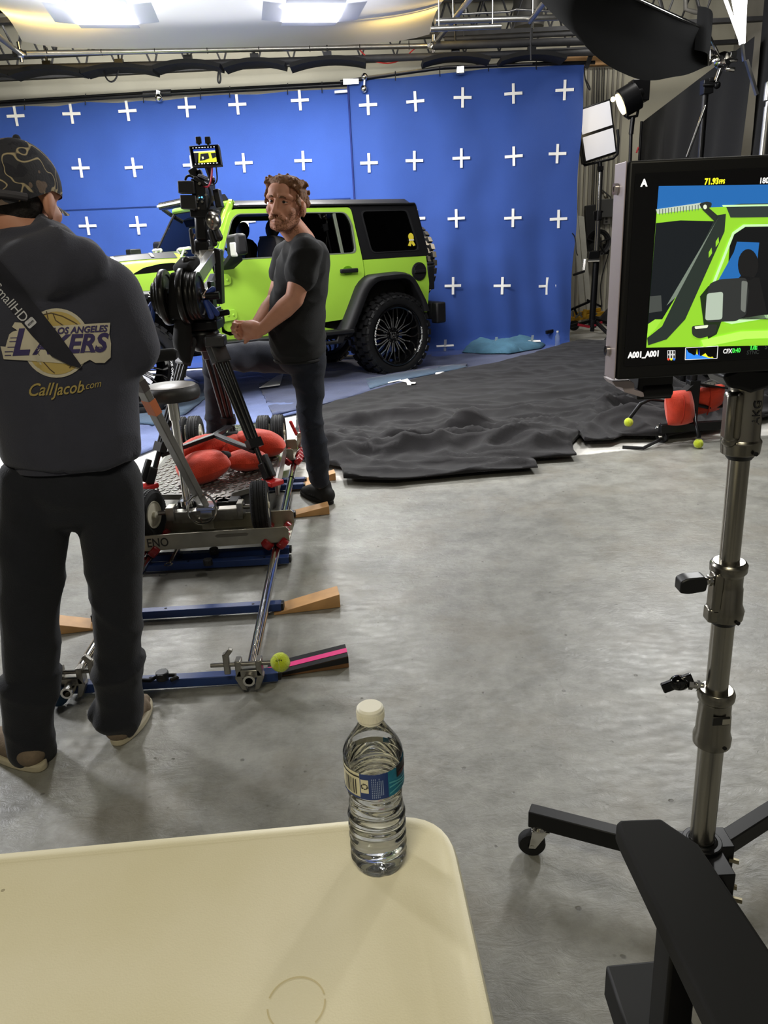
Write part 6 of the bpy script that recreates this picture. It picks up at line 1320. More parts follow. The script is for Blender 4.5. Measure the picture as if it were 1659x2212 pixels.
# ================================================================== BLACK DRAPES, FLAG, TUBE LAMP
DRP = M('black_drape', (12, 12, 13), .95, var=.12, vs=3, bump=.2, bs=160, sheen=.02)
FLG = M('flag_black', (9, 10, 12), .95)
def drape(a, b, za, zb_, lab):
    a, b = V(a), V(b); d = b-a; n_ = V((-d.y, d.x, 0)).normalized()
    def fn(u, v): p = a+d*u; z = lerp(za, zb_, u)*(1-v)+.01*v; return V((p.x, p.y, z))+n_*(.05*sin(u*34+2*sin(v*2))*v**.7+.02*v*nz(u*12, v*3))
    g_ = MB().grid(110, 24, fn); return solo('black_drape', g_, DRP, lab, 'drape', 'black drapes at the right', sm=180)
drape((4.04, 12.05, 0), (3.55, 7.7, 0), 2.95, 3.05, 'long black drape with a slanting top edge behind the flag')
drape((3.66, 7.85, 0), (3.3, 4.4, 0), 4.3, 4.3, 'black drape at the far right edge behind the bright lamp')
t = thing('drape_pole', 'thin black upright at the far end of the long drape', 'pole', P(1386, 690, 12)); put('tube', MB().cyl(P(1386, 262, 12.05), V((P(1386, 262, 12.05).x, 12.05, 0)), .02, n=10), BLKM, t, W=True)
solo('striped_rod', MB().cyl(P(1375, 330, 11.2), P(1379, 318, 11.2), .012, n=8), M('red_rod', (170, 40, 44), .5), 'short red rod tip against the drape left of the monitor', 'rod')
A = P(1530, 66, 6.9); A2 = P(1530, 142, 6.95); Bt = P(1180, -90, 5.2); Bb = P(1120, -60, 5.25)
fl = thing('black_flag', 'large black cloth flag on a silver rod hung from the clamp stand', 'flag', A2)
def flag(u, v):
    top = lerp(A, Bt, u); bot = lerp(A2, Bb, u); s = sin(pi*u)
    p = lerp(top, bot, v)+V((0, .25*sin(pi*v)*s, -.30*s*v**1.2-.02*nz(u*6, v*4))); return p
put('cloth', MB().grid(40, 16, flag), FLG, fl, W=True, sm=180)
put('floppy', MB().grid(10, 10, lambda u, v: lerp(P(1500, 108, 6.8), A2, u)+V((0, -.12*sin(pi*u), .30*(1-v)))), FLG, fl, W=True, sm=180)
put('rod', MB().cyl(A, lerp(A, Bt, 1.0), .012, n=10).cyl(A, A2, .012, n=10), CHR, fl, W=True)
kn = P(1561, 131, 7.0)
put('arm', MB().tube([A+V((.0, 0, -.01)), P(1533, 78, 6.95), P(1552, 118, 7.0)], .012, 8).bar(P(1531, 95, 6.95), P(1531, 128, 6.95), .02, .015).bar(P(1531, 108, 6.95), P(1550, 118, 7.0), .02, .02).bar(P(1530, 140, 6.95), P(1550, 122, 7.0), .02, .02).bar(P(1531, 127, 6.95), P(1545, 120, 7.0), .015, .015), CHR, fl, W=True)
ks = thing('clamp_stand', 'black clamp stand holding the flag by a large silver grip head', 'light stand', V((P(1527, 340, 7).x, 7, 0)))
put('grip_head', MB().lathe([(0, -.05), (.05, -.05), (.065, -.02), (.065, .02), (.05, .05), (0, .05)], kn, (.6, -.8, .1), 24).cyl(kn, kn+V((.11, -.03, -.01)), .015, n=8).cyl(kn+V((.03, 0, -.06)), kn+V((.10, -.02, -.075)), .02, n=8).box(kn+V((.06, -.05, .03)), (.05, .03, .05)).lathe([(.012, -.06), (.018, -.055), (.012, -.05)], kn+V((.0, 0, .015)), (.3, -1, 0), 16, True), CHR, ks, W=True, bev=.004)
put('grip_arm', MB().cyl(kn+V((-.01, 0, -.04)), P(1545, 180, 7), .018, n=12).cyl(kn+V((.005, 0, -.05)), P(1547, 178, 7), .012, n=12), CHR, ks, W=True)
put('head', MB().bar(P(1527, 172, 7), P(1526, 204, 7), .08, .09).cyl(P(1518, 184, 6.95), P(1550, 184, 6.95), .012, n=8).sph(P(1549, 184, 6.95), .03, n=10).box(P(1535, 173, 6.98), (.04, .06, .03)), BLKM, ks, W=True, bev=.006)
kb = P(1524, 205, 7)
put('column', MB().cyl(kb, V((kb.x+.02, 7, 0.05)), .024, n=14), BLKM, ks, W=True); put('side_arm', MB().cyl(P(1524, 228, 6.98), P(1484, 340, 6.9), .012, n=10), CHR, ks, W=True)
for a in (.4, 2.5, 4.6): put('leg', MB().bar((kb.x+.02, 7, .25), (kb.x+.02+.5*cos(a), 7+.5*sin(a), .03), .03, .03), BLKM, ks, W=True)
tl_ = thing('tube_lamp', 'blinding white tube lamp at the top right corner', 'lamp', P(1604, 96, 6.6))
put('tube', MB().prism([P(1603, 94, 6.6), P(1610, 93, 6.7), P(1617, -60, 6.2), P(1578, -60, 6.0)], (0, .05, 0)), M('tube_glow', (255, 255, 252), .4, emit=7), tl_, W=True, sm=0)
put('edge_tube', MB().cyl(P(1601, 92, 6.58), P(1553, -40, 5.95), .012, n=10), M('tube_glow'), tl_, W=True)
put('bracket', MB().bar(P(1603, 95, 6.6), P(1607, 132, 6.6), .03, .015).bar(P(1612, 130, 6.6), P(1635, 205, 6.6), .035, .02), ALU, tl_, W=True)
put('hanger', MB().cyl(P(1617, -60, 6.2), P(1617, -60, 6.2)+V((0, 0, 1.3)), .012, n=8), BLKM, tl_, W=True)
lamp('tube_light', 'AREA', P(1592, 60, 5.4), (.3, .9, .5), 85, (1, 1, .98), shape='RECTANGLE', size=.25, size_y=1.2)
rp = V((P(1648, 340, 6.4).x, 6.4, 0))
t = thing('silver_stand', 'silver telescopic stand at the right edge behind the big monitor', 'light stand', rp)
put('column', MB().cyl(rp, rp+V((0, 0, 2.3)), .032, n=16).cyl(rp+V((0, 0, 2.2)), rp+V((0, 0, 3.6)), .025, n=16), ALU, t, W=True); cz = P(1650, 200, 6.4).z
put('collar', MB().cyl(rp+V((0, 0, cz-.06)), rp+V((0, 0, cz+.07)), .044, n=16).cyl(rp+V((0, 0, cz)), rp+V((.07, -.02, cz)), .012, n=8), ALU, t, W=True, bev=.006)
for a in (.5, 2.6, 4.7): put('leg', MB().bar(rp+V((0, 0, .3)), rp+V((.5*cos(a), .5*sin(a), .02)), .03, .03), ALU, t, W=True)

# ================================================================== ROLLING BASE WITH TENNIS BALLS AND SANDBAGS
rb_ = thing('rolling_base', 'black rolling stand base with bent tube legs ending in tennis balls', 'stand base', (2.22, 5.2, 0))
put('beam', MB().bar((1.99, 5.16, .115), (2.62, 5.20, .115), .05, .06), BLKM, rb_, W=True, bev=.004); put('post', MB().box((2.225, 5.22, .27), (.075, .075, .34)).cyl((2.225, 5.22, .40), (2.225, 5.22, 1.25), .024, n=14), BLKM, rb_, W=True, bev=.004)
put('bent_leg', MB().tube([V((2.22, 5.24, .30)), P(1455, 867, 5.3), P(1405, 862, 5.3), P(1384, 872, 5.3), G(1360, 903, .17)], .014, 10), BLKM, rb_, W=True); put('bent_leg', MB().tube([V((2.24, 5.18, .22)), P(1502, 910, 5.08), P(1507, 930, 5.02), V((2.21, 5.01, .075))], .014, 10), BLKM, rb_, W=True); put('bent_leg', MB().tube([V((2.24, 5.2, .27)), P(1530, 880, 5.25), P(1565, 876, 5.3), P(1600, 874, 5.3)], .014, 10), BLKM, rb_, W=True)
caster(V((2.03, 5.21, .045)), rb_, .045, 2.4); caster(V((2.56, 5.24, .045)), rb_, .045, .4)
tball(V((2.21, 5.01, .034)), 'split yellow tennis ball under the nearest leg of the rolling base'); tball(G(1358, 912, .14), 'yellow tennis ball on the left leg of the rolling base, against the black cloth')
def hang(c, ex, ey, h_, lab, k):
    t = thing('sandbag', lab, 'sandbag', c-V((0, 0, .12)), 0, 'red sandbags'); ez = V(ex).cross(V(ey))
    put('lobe', pillow(c, V(ex), V(ey), h_, k, ez=ez), RED, t, W=True, sm=180)
    put('seam', MB().tube([c+V((.0, -h_*.98*(1-abs(s)**2.5)**.5-.004, .115*s)) for s in (-.85, -.6, -.3, 0, .3, .6, .85)], .005, 6), M('red_seam', (170, 44, 24), .9), t, W=True)
    put('strap', MB().bar(c+V((0, .0, .10)), V((2.225, 5.22, .42)), .05, .012), M('black_webbing'), t, W=True)
hang(V((2.105, 5.13, .265)), (.02, 0, -.125), (.115, .03, 0), .085, 'red sandbag hung on the left of the rolling base post', 1.)
hang(V((2.36, 5.30, .275)), (.13, .0, .02), (.0, -.03, .115), .07, 'red sandbag hung on the right of the rolling base post', 2.)
hang(V((2.60, 5.30, .235)), (.02, 0, -.12), (.09, .03, 0), .08, 'red sandbag half behind the silver monitor stand', 3.)
solo('strap', MB().tube([G(1345, 966, .01), G(1390, 968, .015), G(1425, 950, .03), G(1440, 930, .06)], .012, 6), M('black_webbing'), 'loose black strap on the white floor in front of the sandbags', 'strap')
solo('silver_clamp', MB().bar(P(1525, 832, 6.1), P(1545, 828, 6.1), .03, .05).cyl(P(1533, 826, 6.1), P(1537, 848, 6.1), .016, n=10).sph(P(1541, 832, 6.1), .022, n=8), CHR, 'small silver clamp on the black cloth under the monitor', 'clamp')

# ================================================================== BIG MONITOR AND ITS STAND
yaw = rad(3); mr_ = V((cos(yaw), sin(yaw), 0)); mn = V((mr_.y, -mr_.x, 0)); TLm = P(1360, 347, 1.2); HM = .323; WM_ = .56
def mp(x, y, o=0.0): return PL(x, y, TLm+mn*o, mn)
TRm = TLm+mr_*WM_; dn_ = V((0, 0, -HM))
mo = thing('monitor', 'big black monitor on the silver stand showing the lime car close up', 'monitor', TLm+mr_*.28+dn_)
put('housing', MB().prism([TLm, TRm, TRm+dn_, TLm+dn_], -mn*.05), M('monitor_black', (12, 12, 13), .5), mo, W=True, bev=.004)
put('side_panel', MB().prism([TLm-mn*.004-mr_*.0015, TLm-mn*.05-mr_*.0015, TLm-mn*.05-mr_*.0015+dn_, TLm-mn*.004-mr_*.0015+dn_], -mr_*.002), M('monitor_side', (172, 160, 164), .45, .3), mo, W=True, sm=0, bev=.001)
for y in (408, 757): c = P(1337 if y < 600 else 1318, y, 1.235); put('side_screw', MB().lathe([(.004, 0), (.0085, 0), (.0085, .008), (.004, .008)], c, (-1, 0, 0), 16, True), CHR, mo, W=True)
scn = put('screen', MB().prism([mp(1372, 375, .0005), mp(1372, 375, .0005)+mr_*.52, mp(1372, 375, .0005)+mr_*.52+V((0, 0, -.284)), mp(1372, 375, .0005)+V((0, 0, -.284))], mn*.0004), M('screen_black'), mo, W=True, sm=0)
def sp_(pts, mt, k, nm='screen_image', par=None): return put(nm, MB().prism([mp(x, y, .0012+.00035*k) for x, y in pts], mn*.0002), mt, par or scn, W=True, sm=0)
E_ = lambda n, c=(0, 0, 0), s=1.: em('img_'+n, c, s)
sp_([(1423, 402), (2110, 392), (2095, 738), (1396, 751)], E_('blue', (34, 96, 164)), 0)
sp_([(1419, 452), (1590, 446), (2110, 440), (2095, 738), (1396, 751)], E_('green', (136, 196, 46)), 1)
sp_([(1417, 482), (1470, 476), (1548, 478), (1535, 520), (1430, 690), (1398, 720)], E_('glass', (20, 24, 28)), 2)
sp_([(1417, 452), (1420, 462), (1515, 450), (1514, 438), (1419, 452)], E_('led', (178, 190, 176)), 4)
m = MB()
for k in range(14): m.prism([mp(x, y, .003) for x, y in ((1424+k*6.4, 452-k*.75), (1426+k*6.4, 452-k*.75), (1426+k*6.4, 464-k*.75), (1424+k*6.4, 464-k*.75))], mn*.0001)
put('screen_detail', m, E_('led_dark', (96, 108, 98)), scn, W=True, sm=0)
sp_(rnd([(1510, 440), (1527, 435), (1538, 438), (1536, 448), (1516, 452)], 4, 3), E_('bracket', (40, 44, 40)), 5); sp_(ell(1523, 447, 4, 5, n=14), E_('pale', (214, 222, 200)), 6)
sp_([(1516, 452), (1530, 448), (1553, 468), (1545, 480)], E_('bracket'), 5)
sp_([(1548, 465), (1568, 462), (1565, 500), (1480, 690), (1440, 733), (1400, 746), (1398, 730), (1430, 705), (1452, 660)], E_('pillar', (38, 46, 42)), 5)
sp_([(1440, 660), (1462, 640), (1545, 482), (1552, 470)], E_('pillar_edge', (110, 122, 112)), 6)
sp_([(1398, 728), (1415, 712), (1430, 690), (1415, 690), (1400, 700)], E_('hood', (150, 210, 60)), 4); sp_([(1404, 640), (1428, 638), (1430, 672), (1402, 676)], E_('mirror_far', (64, 68, 66)), 4)
for x, y in ((1534, 545), (1549, 522)): sp_([(x-3, y+12), (x-3, y), (x+3, y-10), (x+4, y+2)], E_('green'), 7)
sp_(rnd([(1578, 506), (1605, 488), (1650, 484), (2110, 478), (2095, 668), (1600, 690), (1568, 640)], 10, 4), E_('cabin', (16, 17, 19)), 5)
sp_([(1582, 502), (1606, 485), (2110, 476), (2110, 481), (1610, 490), (1586, 506), (1542, 618), (1536, 618)], E_('frame_pale', (186, 224, 170)), 6)
sp_([(1552, 605), (1585, 545), (1592, 522), (1640, 524), (1636, 560), (1600, 600), (1590, 612)], E_('blue'), 7)
sp_(ell(1616, 572, 22, 34, n=24), E_('seat', (24, 24, 25)), 8); sp_([(1585, 612), (1600, 596), (1640, 600), (1660, 690), (1590, 690)], E_('seat'), 8)
sp_([(1520, 700), (1512, 640), (1530, 618), (1560, 612), (1560, 690), (1548, 722), (1530, 732)], E_('mirror_base', (30, 44, 24)), 8)
sp_(rnd([(1533, 612), (1556, 603), (1612, 600), (1617, 625), (1612, 680), (1590, 694), (1526, 696), (1522, 660)], 7, 3), E_('mirror', (44, 46, 46)), 9)
sp_(rnd([(1527, 634), (1562, 630), (1560, 690), (1523, 692)], 6, 3), E_('mirror_pale', (164, 178, 164)), 10); sp_(rnd([(1602, 606), (1615, 608), (1610, 676), (1600, 670)], 4, 3), E_('mirror_light', (104, 108, 104)), 10)
sp_(rnd([(1494, 704), (1550, 700), (1545, 722), (1510, 732), (1495, 724)], 6, 3), E_('bracket'), 10); sp_(rnd([(1500, 705), (1530, 702), (1528, 708), (1502, 711)], 2, 3), E_('pale'), 11)
sp_([(1560, 694), (1650, 680), (2110, 670), (2110, 676), (1655, 688), (1580, 700)], E_('frame_pale'), 8); sp_([(1515, 735), (1600, 716), (2110, 700), (2110, 716), (1610, 732), (1520, 750)], E_('green_light', (176, 226, 90)), 7)
sp_([(1568, 445), (1600, 440), (2110, 434), (2110, 462), (1600, 470), (1578, 470)], E_('roof', (44, 52, 50)), 4); sp_([(1560, 443), (2110, 433), (2110, 437), (1562, 447)], E_('frame_pale'), 5)
def stext(s, size, x, y, mt, bold=.02, sx=1, align='LEFT'):
    o = mp(x, y, .0016); put('screen_text', text(s, size, 0, bold, sx, align).map(lambda q: o+mr_*q.x+V((0, 0, q.y))), mt, scn, W=True, sm=0, fix=False)
TW, TY_, TG = E_('white', (232, 232, 232)), E_('yellow', (226, 226, 40)), E_('tgreen', (70, 226, 80))
stext('A', .0135, 1385, 396, TW, .05); stext('71.93', .0115, 1522, 393, TY_, .05, .85); stext('FPS', .008, 1553, 393, TY_, .05, .8); stext('180', .011, 1640, 391, TW, .03, .9)
stext('A001_A001', .0125, 1357, 768, TW, .05, .85); stext('CFX', .0098, 1562, 759.5, TW, .03, .8); stext('0:40', .0098, 1582, 758, TG, .03, .8); stext('T/E', .011, 1619, 751, TG, .05, .85); stext('SYNC', .009, 1613, 762, E_('dim', (40, 44, 42)), .02, .9); stext('S', .01, 1652, 750, E_('dim'), .02)
m = MB()
for i in range(3):
    for j in range(2):
        x, y = 1442+i*5.8, 757+j*9.5
        for a, b, c_, d in ((x, y, x+5, y+.9), (x, y+7.6, x+5, y+8.5), (x, y, x+.9, y+8.5), (x+4.1, y, x+5, y+8.5)): m.prism([mp(a, b, .0016), mp(c_, b, .0016), mp(c_, d, .0016), mp(a, d, .0016)], mn*.0001)
put('screen_icon', m, TW, scn, W=True, sm=0)
for x, c_, n_ in ((1444, (226, 70, 50), 'r'), (1450, (230, 220, 60), 'y'), (1456, (50, 110, 220), 'b')): sp_(ell(x, 776, 2.6, 2.6, n=12), E_('dot'+n_, c_), 2, 'screen_icon')
m = MB()
for a, b in (((1481, 751.5), (1551, 747.5)), ((1551, 747.5), (1549, 774)), ((1549, 774), (1480, 777)), ((1480, 777), (1481, 751.5))): m.bar(mp(*a, .0018), mp(*b, .0018), .0008, .0004, mn)
put('histogram_frame', m, TW, scn, W=True, sm=0)
sp_([(1482, 776), (1483, 754), (1487, 761), (1493, 764), (1500, 768), (1506, 763), (1508, 766), (1513, 769), (1522, 767), (1530, 771), (1540, 774), (1545, 774.5)], E_('hist_blue', (48, 130, 232)), 3, 'histogram'); sp_([(1504, 765), (1505.5, 754), (1507, 766)], E_('yellow'), 4, 'histogram'); sp_([(1509, 768), (1510, 753), (1512, 768)], E_('hist_deep', (24, 60, 200)), 4, 'histogram'); sp_([(1516, 768), (1524, 763), (1529, 770), (1536, 772), (1538, 770), (1542, 774), (1530, 773)], E_('yellow'), 4, 'histogram')
put('lower_rail', MB().prism([P(x, y, 1.22) for x, y in ((1322, 824), (1330, 835), (1345, 838), (1350, 848), (1385, 858), (1392, 857), (1390, 848), (1371, 842), (1370, 828), (1362, 822))], (0, .05, 0)), M('monitor_side'), mo, W=True, sm=0, bev=.001)
put('battery', MB().cyl(P(1386, 846, 1.26), P(1450, 842, 1.26), .012, n=16).box(P(1405, 826, 1.28), (.06, .05, .05)), BLK, mo, W=True, bev=.003)
put('mount', MB().prism([P(x, y, 1.25) for x, y in ((1562, 812), (1576, 838), (1600, 842), (1625, 850), (1665, 838), (1700, 800), (1600, 795))], (0, .08, 0)).box(TLm+mr_*.28+dn_+V((0, .07, .08)), (.12, .05, .16)), BLKM, mo, W=True, bev=.006)
YM2 = 1.3; pt_, pb_ = P(1612, 838, YM2), V((.667, 1.3, .12))
ms = thing('monitor_stand', 'silver rolling stand with black legs and clamped collars holding the big monitor', 'monitor stand', V((.667, 1.3, 0)))
pd = (pt_-pb_).normalized(); pz = lambda y: (lambda q: pb_+pd*((q.z-pb_.z)/pd.z))(P(1560, y, YM2))
SATN = M('satin_steel', (170, 166, 156), .24, 1); CAST = M('cast_alloy', (146, 142, 132), .27, 1, var=.06)
put('column', MB().cyl(pz(1818), pz(1500), .0255, n=28), SATN, ms, W=True); put('column', MB().cyl(pz(1520), pz(1250), .0215, n=28), SATN, ms, W=True); put('column', MB().cyl(pz(1260), pz(900), .0185, n=28), SATN, ms, W=True)
L1 = lambda a, b: (pz(a)-pz(b)).length
def collar(y0, y1, prof, nm='collar'): 
    h_ = L1(y1, y0); return put(nm, MB().lathe([(r, z*h_) for r, z in prof], pz(y1), pd, 32), CAST, ms, W=True, bev=.0015)
c3 = collar(1487, 1605, [(.028, 0), (.037, .02), (.038, .16), (.034, .26), (.033, .55), (.032, .58), (.0315, .80), (.036, .84), (.037, .93), (.033, 1.0), (.02, 1.0)])
c2 = collar(1212, 1336, [(.026, 0), (.034, .02), (.036, .17), (.031, .28), (.030, .55), (.0285, .58), (.0285, .78), (.034, .84), (.0345, .95), (.030, 1.0), (.018, 1.0)])
put('collar_lug', MB().box(lerp(pz(1220), pz(1335), .45)+V((-.026, -.01, 0)), (.02, .03, .085)).box(lerp(pz(1220), pz(1335), .85)+V((-.03, -.01, 0)), (.022, .03, .03)), CAST, c2, W=True, bev=.005)
c1 = collar(835, 982, [(.024, 0), (.033, .015), (.035, .20), (.031, .24), (.030, .55), (.029, .57), (.029, 1.0), (.015, 1.0)])
put('slot_handle', MB().bar(pz(842)+V((-.028, -.015, 0)), pz(948)+V((-.028, -.015, 0)), .028, .03).sph(pz(945)+V((-.028, -.015, 0)), .015, n=12), CAST, c1, W=True, bev=.008); put('slot', MB().cap(pz(850)+V((-.024, -.031, 0)), .005, pz(935)+V((-.024, -.031, 0)), .005), M('slot_shade'), c1, W=True)
put('seal', MB().cyl(pz(982), pz(992), .027, .021, n=24), BLK, c1, W=True); put('seal', MB().cyl(pz(1336), pz(1345), .029, .0225, n=24), BLK, c2, W=True)
for y, c_ in ((972, c1), (1328, c2), (1592, c3)): p = pz(y)+V((.010, -.035, 0)); put('grub_screw', MB().cyl(p, p+V((.001, -.004, 0)), .004, n=8), MATT, c_, W=True)
def knob(c, d, par, tilt):
    put('knob_stem', MB().cyl(c, c+d*.030, .0075, n=12).cyl(c+d*.008, c+d*.014, .011, n=6).cyl(c+d*.022, c+d*.030, .011, n=6), CHR, par, W=True)
    e = c+d*.048; put('knob', MB().prism([e+V((a*.026, -.017, b*.018)) for a, b in rnd([(-1, -.8), (-.4, -1), (.9, -.75), (1, .2), (.8, .9), (-.5, .85), (-1, .5)], .2, 3)], (0, .03, 0)) if tilt else MB().sph(e, (.022, .016, .017), n=14).bar(e+V((-.035, 0, -.012)), e+V((.024, -.004, .014)), .012, .022), BLKG if not tilt else BLK, par, W=True, bev=.003)
knob(lerp(pz(1220), pz(1335), .22)+V((-.030, -.012, 0)), V((-1, -.1, .0)).normalized(), c2, True); knob(pz(1490)+V((-.020, .015, 0)), V((-.9, .2, .1)).normalized(), c3, False)
p = pz(1535)+V((-.004, -.0345, .0)); put('maker_plate', MB().box(p+V((.002, -.0005, 0)), (.034, .003, .018)), M('plate_dark', (30, 29, 28), .4), c3, W=True); put('maker_plate', MB().box(p+V((.012, -.0016, -.001)), (.016, .0032, .012)), M('plate_pale', (150, 146, 136), .4), c3, W=True)
hp = pz(888)+V((.008, -.0305, 0))
put('handwriting', text('AKG', .024, .1, .01, .9).map(lambda q: (lambda a: V((pz(888).x+.0305*sin(a), pz(888).y-.0305*cos(a), hp.z+q.x)))(.35-q.y/.030)), M('marker_ink', (26, 26, 30), .7), c1, W=True, sm=0, fix=False)
put('hub', MB().cyl(pb_+V((0, 0, -.05)), pb_+V((0, 0, .04)), .042, n=24).lathe([(.026, 0), (.034, 0), (.035, .006), (.030, .012), (.026, .012)], pz(1818), pd, 28, True).box(pb_+V((-.03, 0, 0)), (.06, .07, .07)).box(pb_+V((.035, .01, 0)), (.06, .06, .07)).box(pb_+V((.0, -.05, -.01)), (.07, .08, .08)), BLKM, ms, W=True, bev=.004)
m = MB()
for dx, dy, dz in ((.075, -.02, .0), (.055, -.035, -.01), (.055, -.06, -.03), (.05, -.095, -.03)): m.cyl(pb_+V((dx-.02, dy, dz)), pb_+V((dx-.002, dy-.008, dz)), .006, n=6)
put('hub_bolt', m, M('brass_bolt', (150, 142, 118), .35, 1), ms, W=True)
LEGM = M('leg_black', (18, 18, 19), .5, .2)
ends = [V((.318, 1.462, .105)), V((1.02, 1.50, .105)), V((.662, .86, .105))]
for i, e in enumerate(ends):
    s0 = pb_+(e-pb_).normalized()*.05; s0.z = .105; put('leg', MB().bar(s0, e, .034, .046), LEGM, ms, W=True, bev=.003)
    q = lerp(s0, e, .92); caster(V((q.x-.02 if i == 0 else q.x, q.y, .033)), ms, .033, (-.15, 2.6, 1.2)[i])

# ================================================================== CHAIR IN THE FOREGROUND
FR = M('chair_black_wood', (14, 13, 12), .6, var=.2, vs=20)
ch = thing('tall_chair', 'black tall folding chair in the bottom right corner, only one armrest and rail in view', 'chair', (.25, .45, 0))
za = .9
ar = [G(x, y, za) for x, y in ((1330, 1776), (1445, 1771))]; ad = V((.0, -1, 0))
put('armrest', MB().prism([V((ar[0].x, ar[0].y, za)), V((ar[0].x+.006, ar[0].y+.004, za)), V((ar[1].x-.006, ar[1].y+.004, za)), V((ar[1].x+.0, ar[1].y-.006, za)), V((ar[1].x+.016, ar[1].y-.03, za)), V((ar[1].x+.055, .10, za)), V((ar[0].x+.02, .10, za)), V((ar[0].x-.0, ar[0].y-.02, za))], (0, 0, -.022)), M('armrest_black', (6, 6, 6), .85), ch, W=True, bev=.004, seg=3)
put('post', MB().bar((.244, .50, za-.01), (.255, .50, 0.01), .026, .036, (0, 1, 0)), FR, ch, W=True, bev=.003); put('post', MB().bar((.29, .12, za-.01), (.29, .12, .01), .026, .036, (0, 1, 0)), FR, ch, W=True, bev=.003)
zr = .66; rr_ = [G(x, y, zr) for x, y in ((1308, 2084), (1440, 2071))]
put('seat_rail', MB().prism([rr_[0], rr_[1], V((rr_[1].x, .05, zr)), V((rr_[0].x, .05, zr))], (0, 0, -.045)), FR, ch, W=True, bev=.003)
put('foot_rest', MB().bar((.25, .50, .3), (.72, .50, .3), .03, .03), FR, ch, W=True, bev=.003); put('seat', MB().box((.5, .30, .68), (.44, .40, .02)), M('chair_canvas', (22, 22, 24), .9), ch, W=True, bev=.005)
put('post', MB().bar((.73, .50, za-.01), (.72, .50, .01), .026, .036, (0, 1, 0)), FR, ch, W=True, bev=.003); put('post', MB().bar((.72, .12, za-.01), (.72, .12, .01), .026, .036, (0, 1, 0)), FR, ch, W=True, bev=.003); put('seat_rail', MB().bar((.72, .5, zr-.02), (.72, .08, zr-.02), .03, .045), FR, ch, W=True, bev=.003)
# ================================================================== TABLE AND BOTTLE
TZ = .77
tq = V((.0605, .746, TZ)); ta = V((-1, -.06, 0)).normalized(); tb_ = V((.06, -1, 0)).normalized()
tab = thing('folding_table', 'cream plastic folding table with a rounded corner in the foreground', 'table', tq+ta*.9+tb_*.38-V((0, 0, TZ)))
TW_, TD_ = 1.8, .74
def rrect(ins, rad_): return [tq+ta*x+tb_*y for x, y in rnd([(ins, ins), (TW_-ins, ins), (TW_-ins, TD_-ins), (ins, TD_-ins)], rad_, 8)]
def tmat():
    m = M('table_plastic', (232, 224, 192), .42, bump=.06, bs=500); n = m.node_tree.nodes; L = m.node_tree.links; b = n['Principled BSDF']; t = n.new('ShaderNodeTexCoord')
    z = n.new('ShaderNodeTexNoise'); z.inputs['Scale'].default_value = 5; z.inputs['Detail'].default_value = 5; L.new(t.outputs['Object'], z.inputs['Vector'])
    r = n.new('ShaderNodeValToRGB'); r.color_ramp.elements[0].position = .3; r.color_ramp.elements[0].color = srgb((228, 219, 184))+(1,); r.color_ramp.elements[1].position = .7; r.color_ramp.elements[1].color = srgb((238, 230, 202))+(1,); L.new(z.outputs['Fac'], r.inputs[0])
    v = n.new('ShaderNodeTexVoronoi'); v.inputs['Scale'].default_value = 26; L.new(t.outputs['Object'], v.inputs['Vector'])
    z2 = n.new('ShaderNodeTexNoise'); z2.inputs['Scale'].default_value = 9; L.new(t.outputs['Object'], z2.inputs['Vector'])
    a = n.new('ShaderNodeMath'); a.operation = 'LESS_THAN'; a.inputs[1].default_value = .075; L.new(v.outputs['Distance'], a.inputs[0])
    c = n.new('ShaderNodeMath'); c.operation = 'GREATER_THAN'; c.inputs[1].default_value = .60; L.new(z2.outputs['Fac'], c.inputs[0])
    d = n.new('ShaderNodeMath'); d.operation = 'MULTIPLY'; L.new(a.outputs[0], d.inputs[0]); L.new(c.outputs[0], d.inputs[1])
    e = n.new('ShaderNodeMath'); e.operation = 'MULTIPLY'; e.inputs[1].default_value = .55; L.new(d.outputs[0], e.inputs[0])
    x = n.new('ShaderNodeMixRGB'); L.new(e.outputs[0], x.inputs[0]); L.new(r.outputs[0], x.inputs[1]); x.inputs[2].default_value = srgb((120, 104, 76))+(1,); L.new(x.outputs[0], b.inputs['Base Color']); return m
TM = tmat()
lo, mid_, inn = rrect(0, .075), rrect(.003, .072), rrect(.016, .06)
n = len(lo); dz = lambda l, z: [q+V((0, 0, z)) for q in l]
vs = dz(lo, -.045)+dz(lo, -.008)+dz(mid_, -.002)+dz(rrect(.008, .068), 0)+dz(inn, 0)
# raised border, then the very slightly lower main field
vs += dz(rrect(.0185, .058), -.0015)
fs = [tuple(range(n))]+[(k*n+i, k*n+(i+1) % n, (k+1)*n+(i+1) % n, (k+1)*n+i) for k in range(5) for i in range(n)]+[tuple(range(5*n, 6*n))]
put('top', MB().add(vs, fs), TM, tab, W=True, sm=35)
rg = G(640, 2168, TZ-.0014); m = MB()
for a0, a1, k in ((.3, 2.9, 0), (3.3, 5.2, 1), (5.5, 6.4, 2)): m.grid(24, 2, lambda u, v: rg+V(((.026+.0015*v)*cos(lerp(a0, a1, u)), (.026+.0015*v)*sin(lerp(a0, a1, u)), .0004)))
put('ring_stain', m, M('ring_stain', (206, 192, 148), .5), tab, W=True, sm=0, fix=False)
LEGS = M('leg_grey', (98, 98, 96), .4, .6)
for x in (.25, 1.55):
    a, b = tq+ta*x+tb_*.08, tq+ta*x+tb_*.66; a.z = b.z = 0; u = V((0, 0, TZ-.045))
    put('leg', MB().tube([a+u, a, ], .014, 10).tube([b+u, b], .014, 10).cyl(a+V((0, 0, .12)), b+V((0, 0, .12)), .012, n=10), LEGS, tab, W=True)
BB = G(820, 1856, TZ-.0015)
bt_ = thing('water_bottle', 'clear plastic water bottle with white cap and blue label on the cream table', 'bottle', BB)
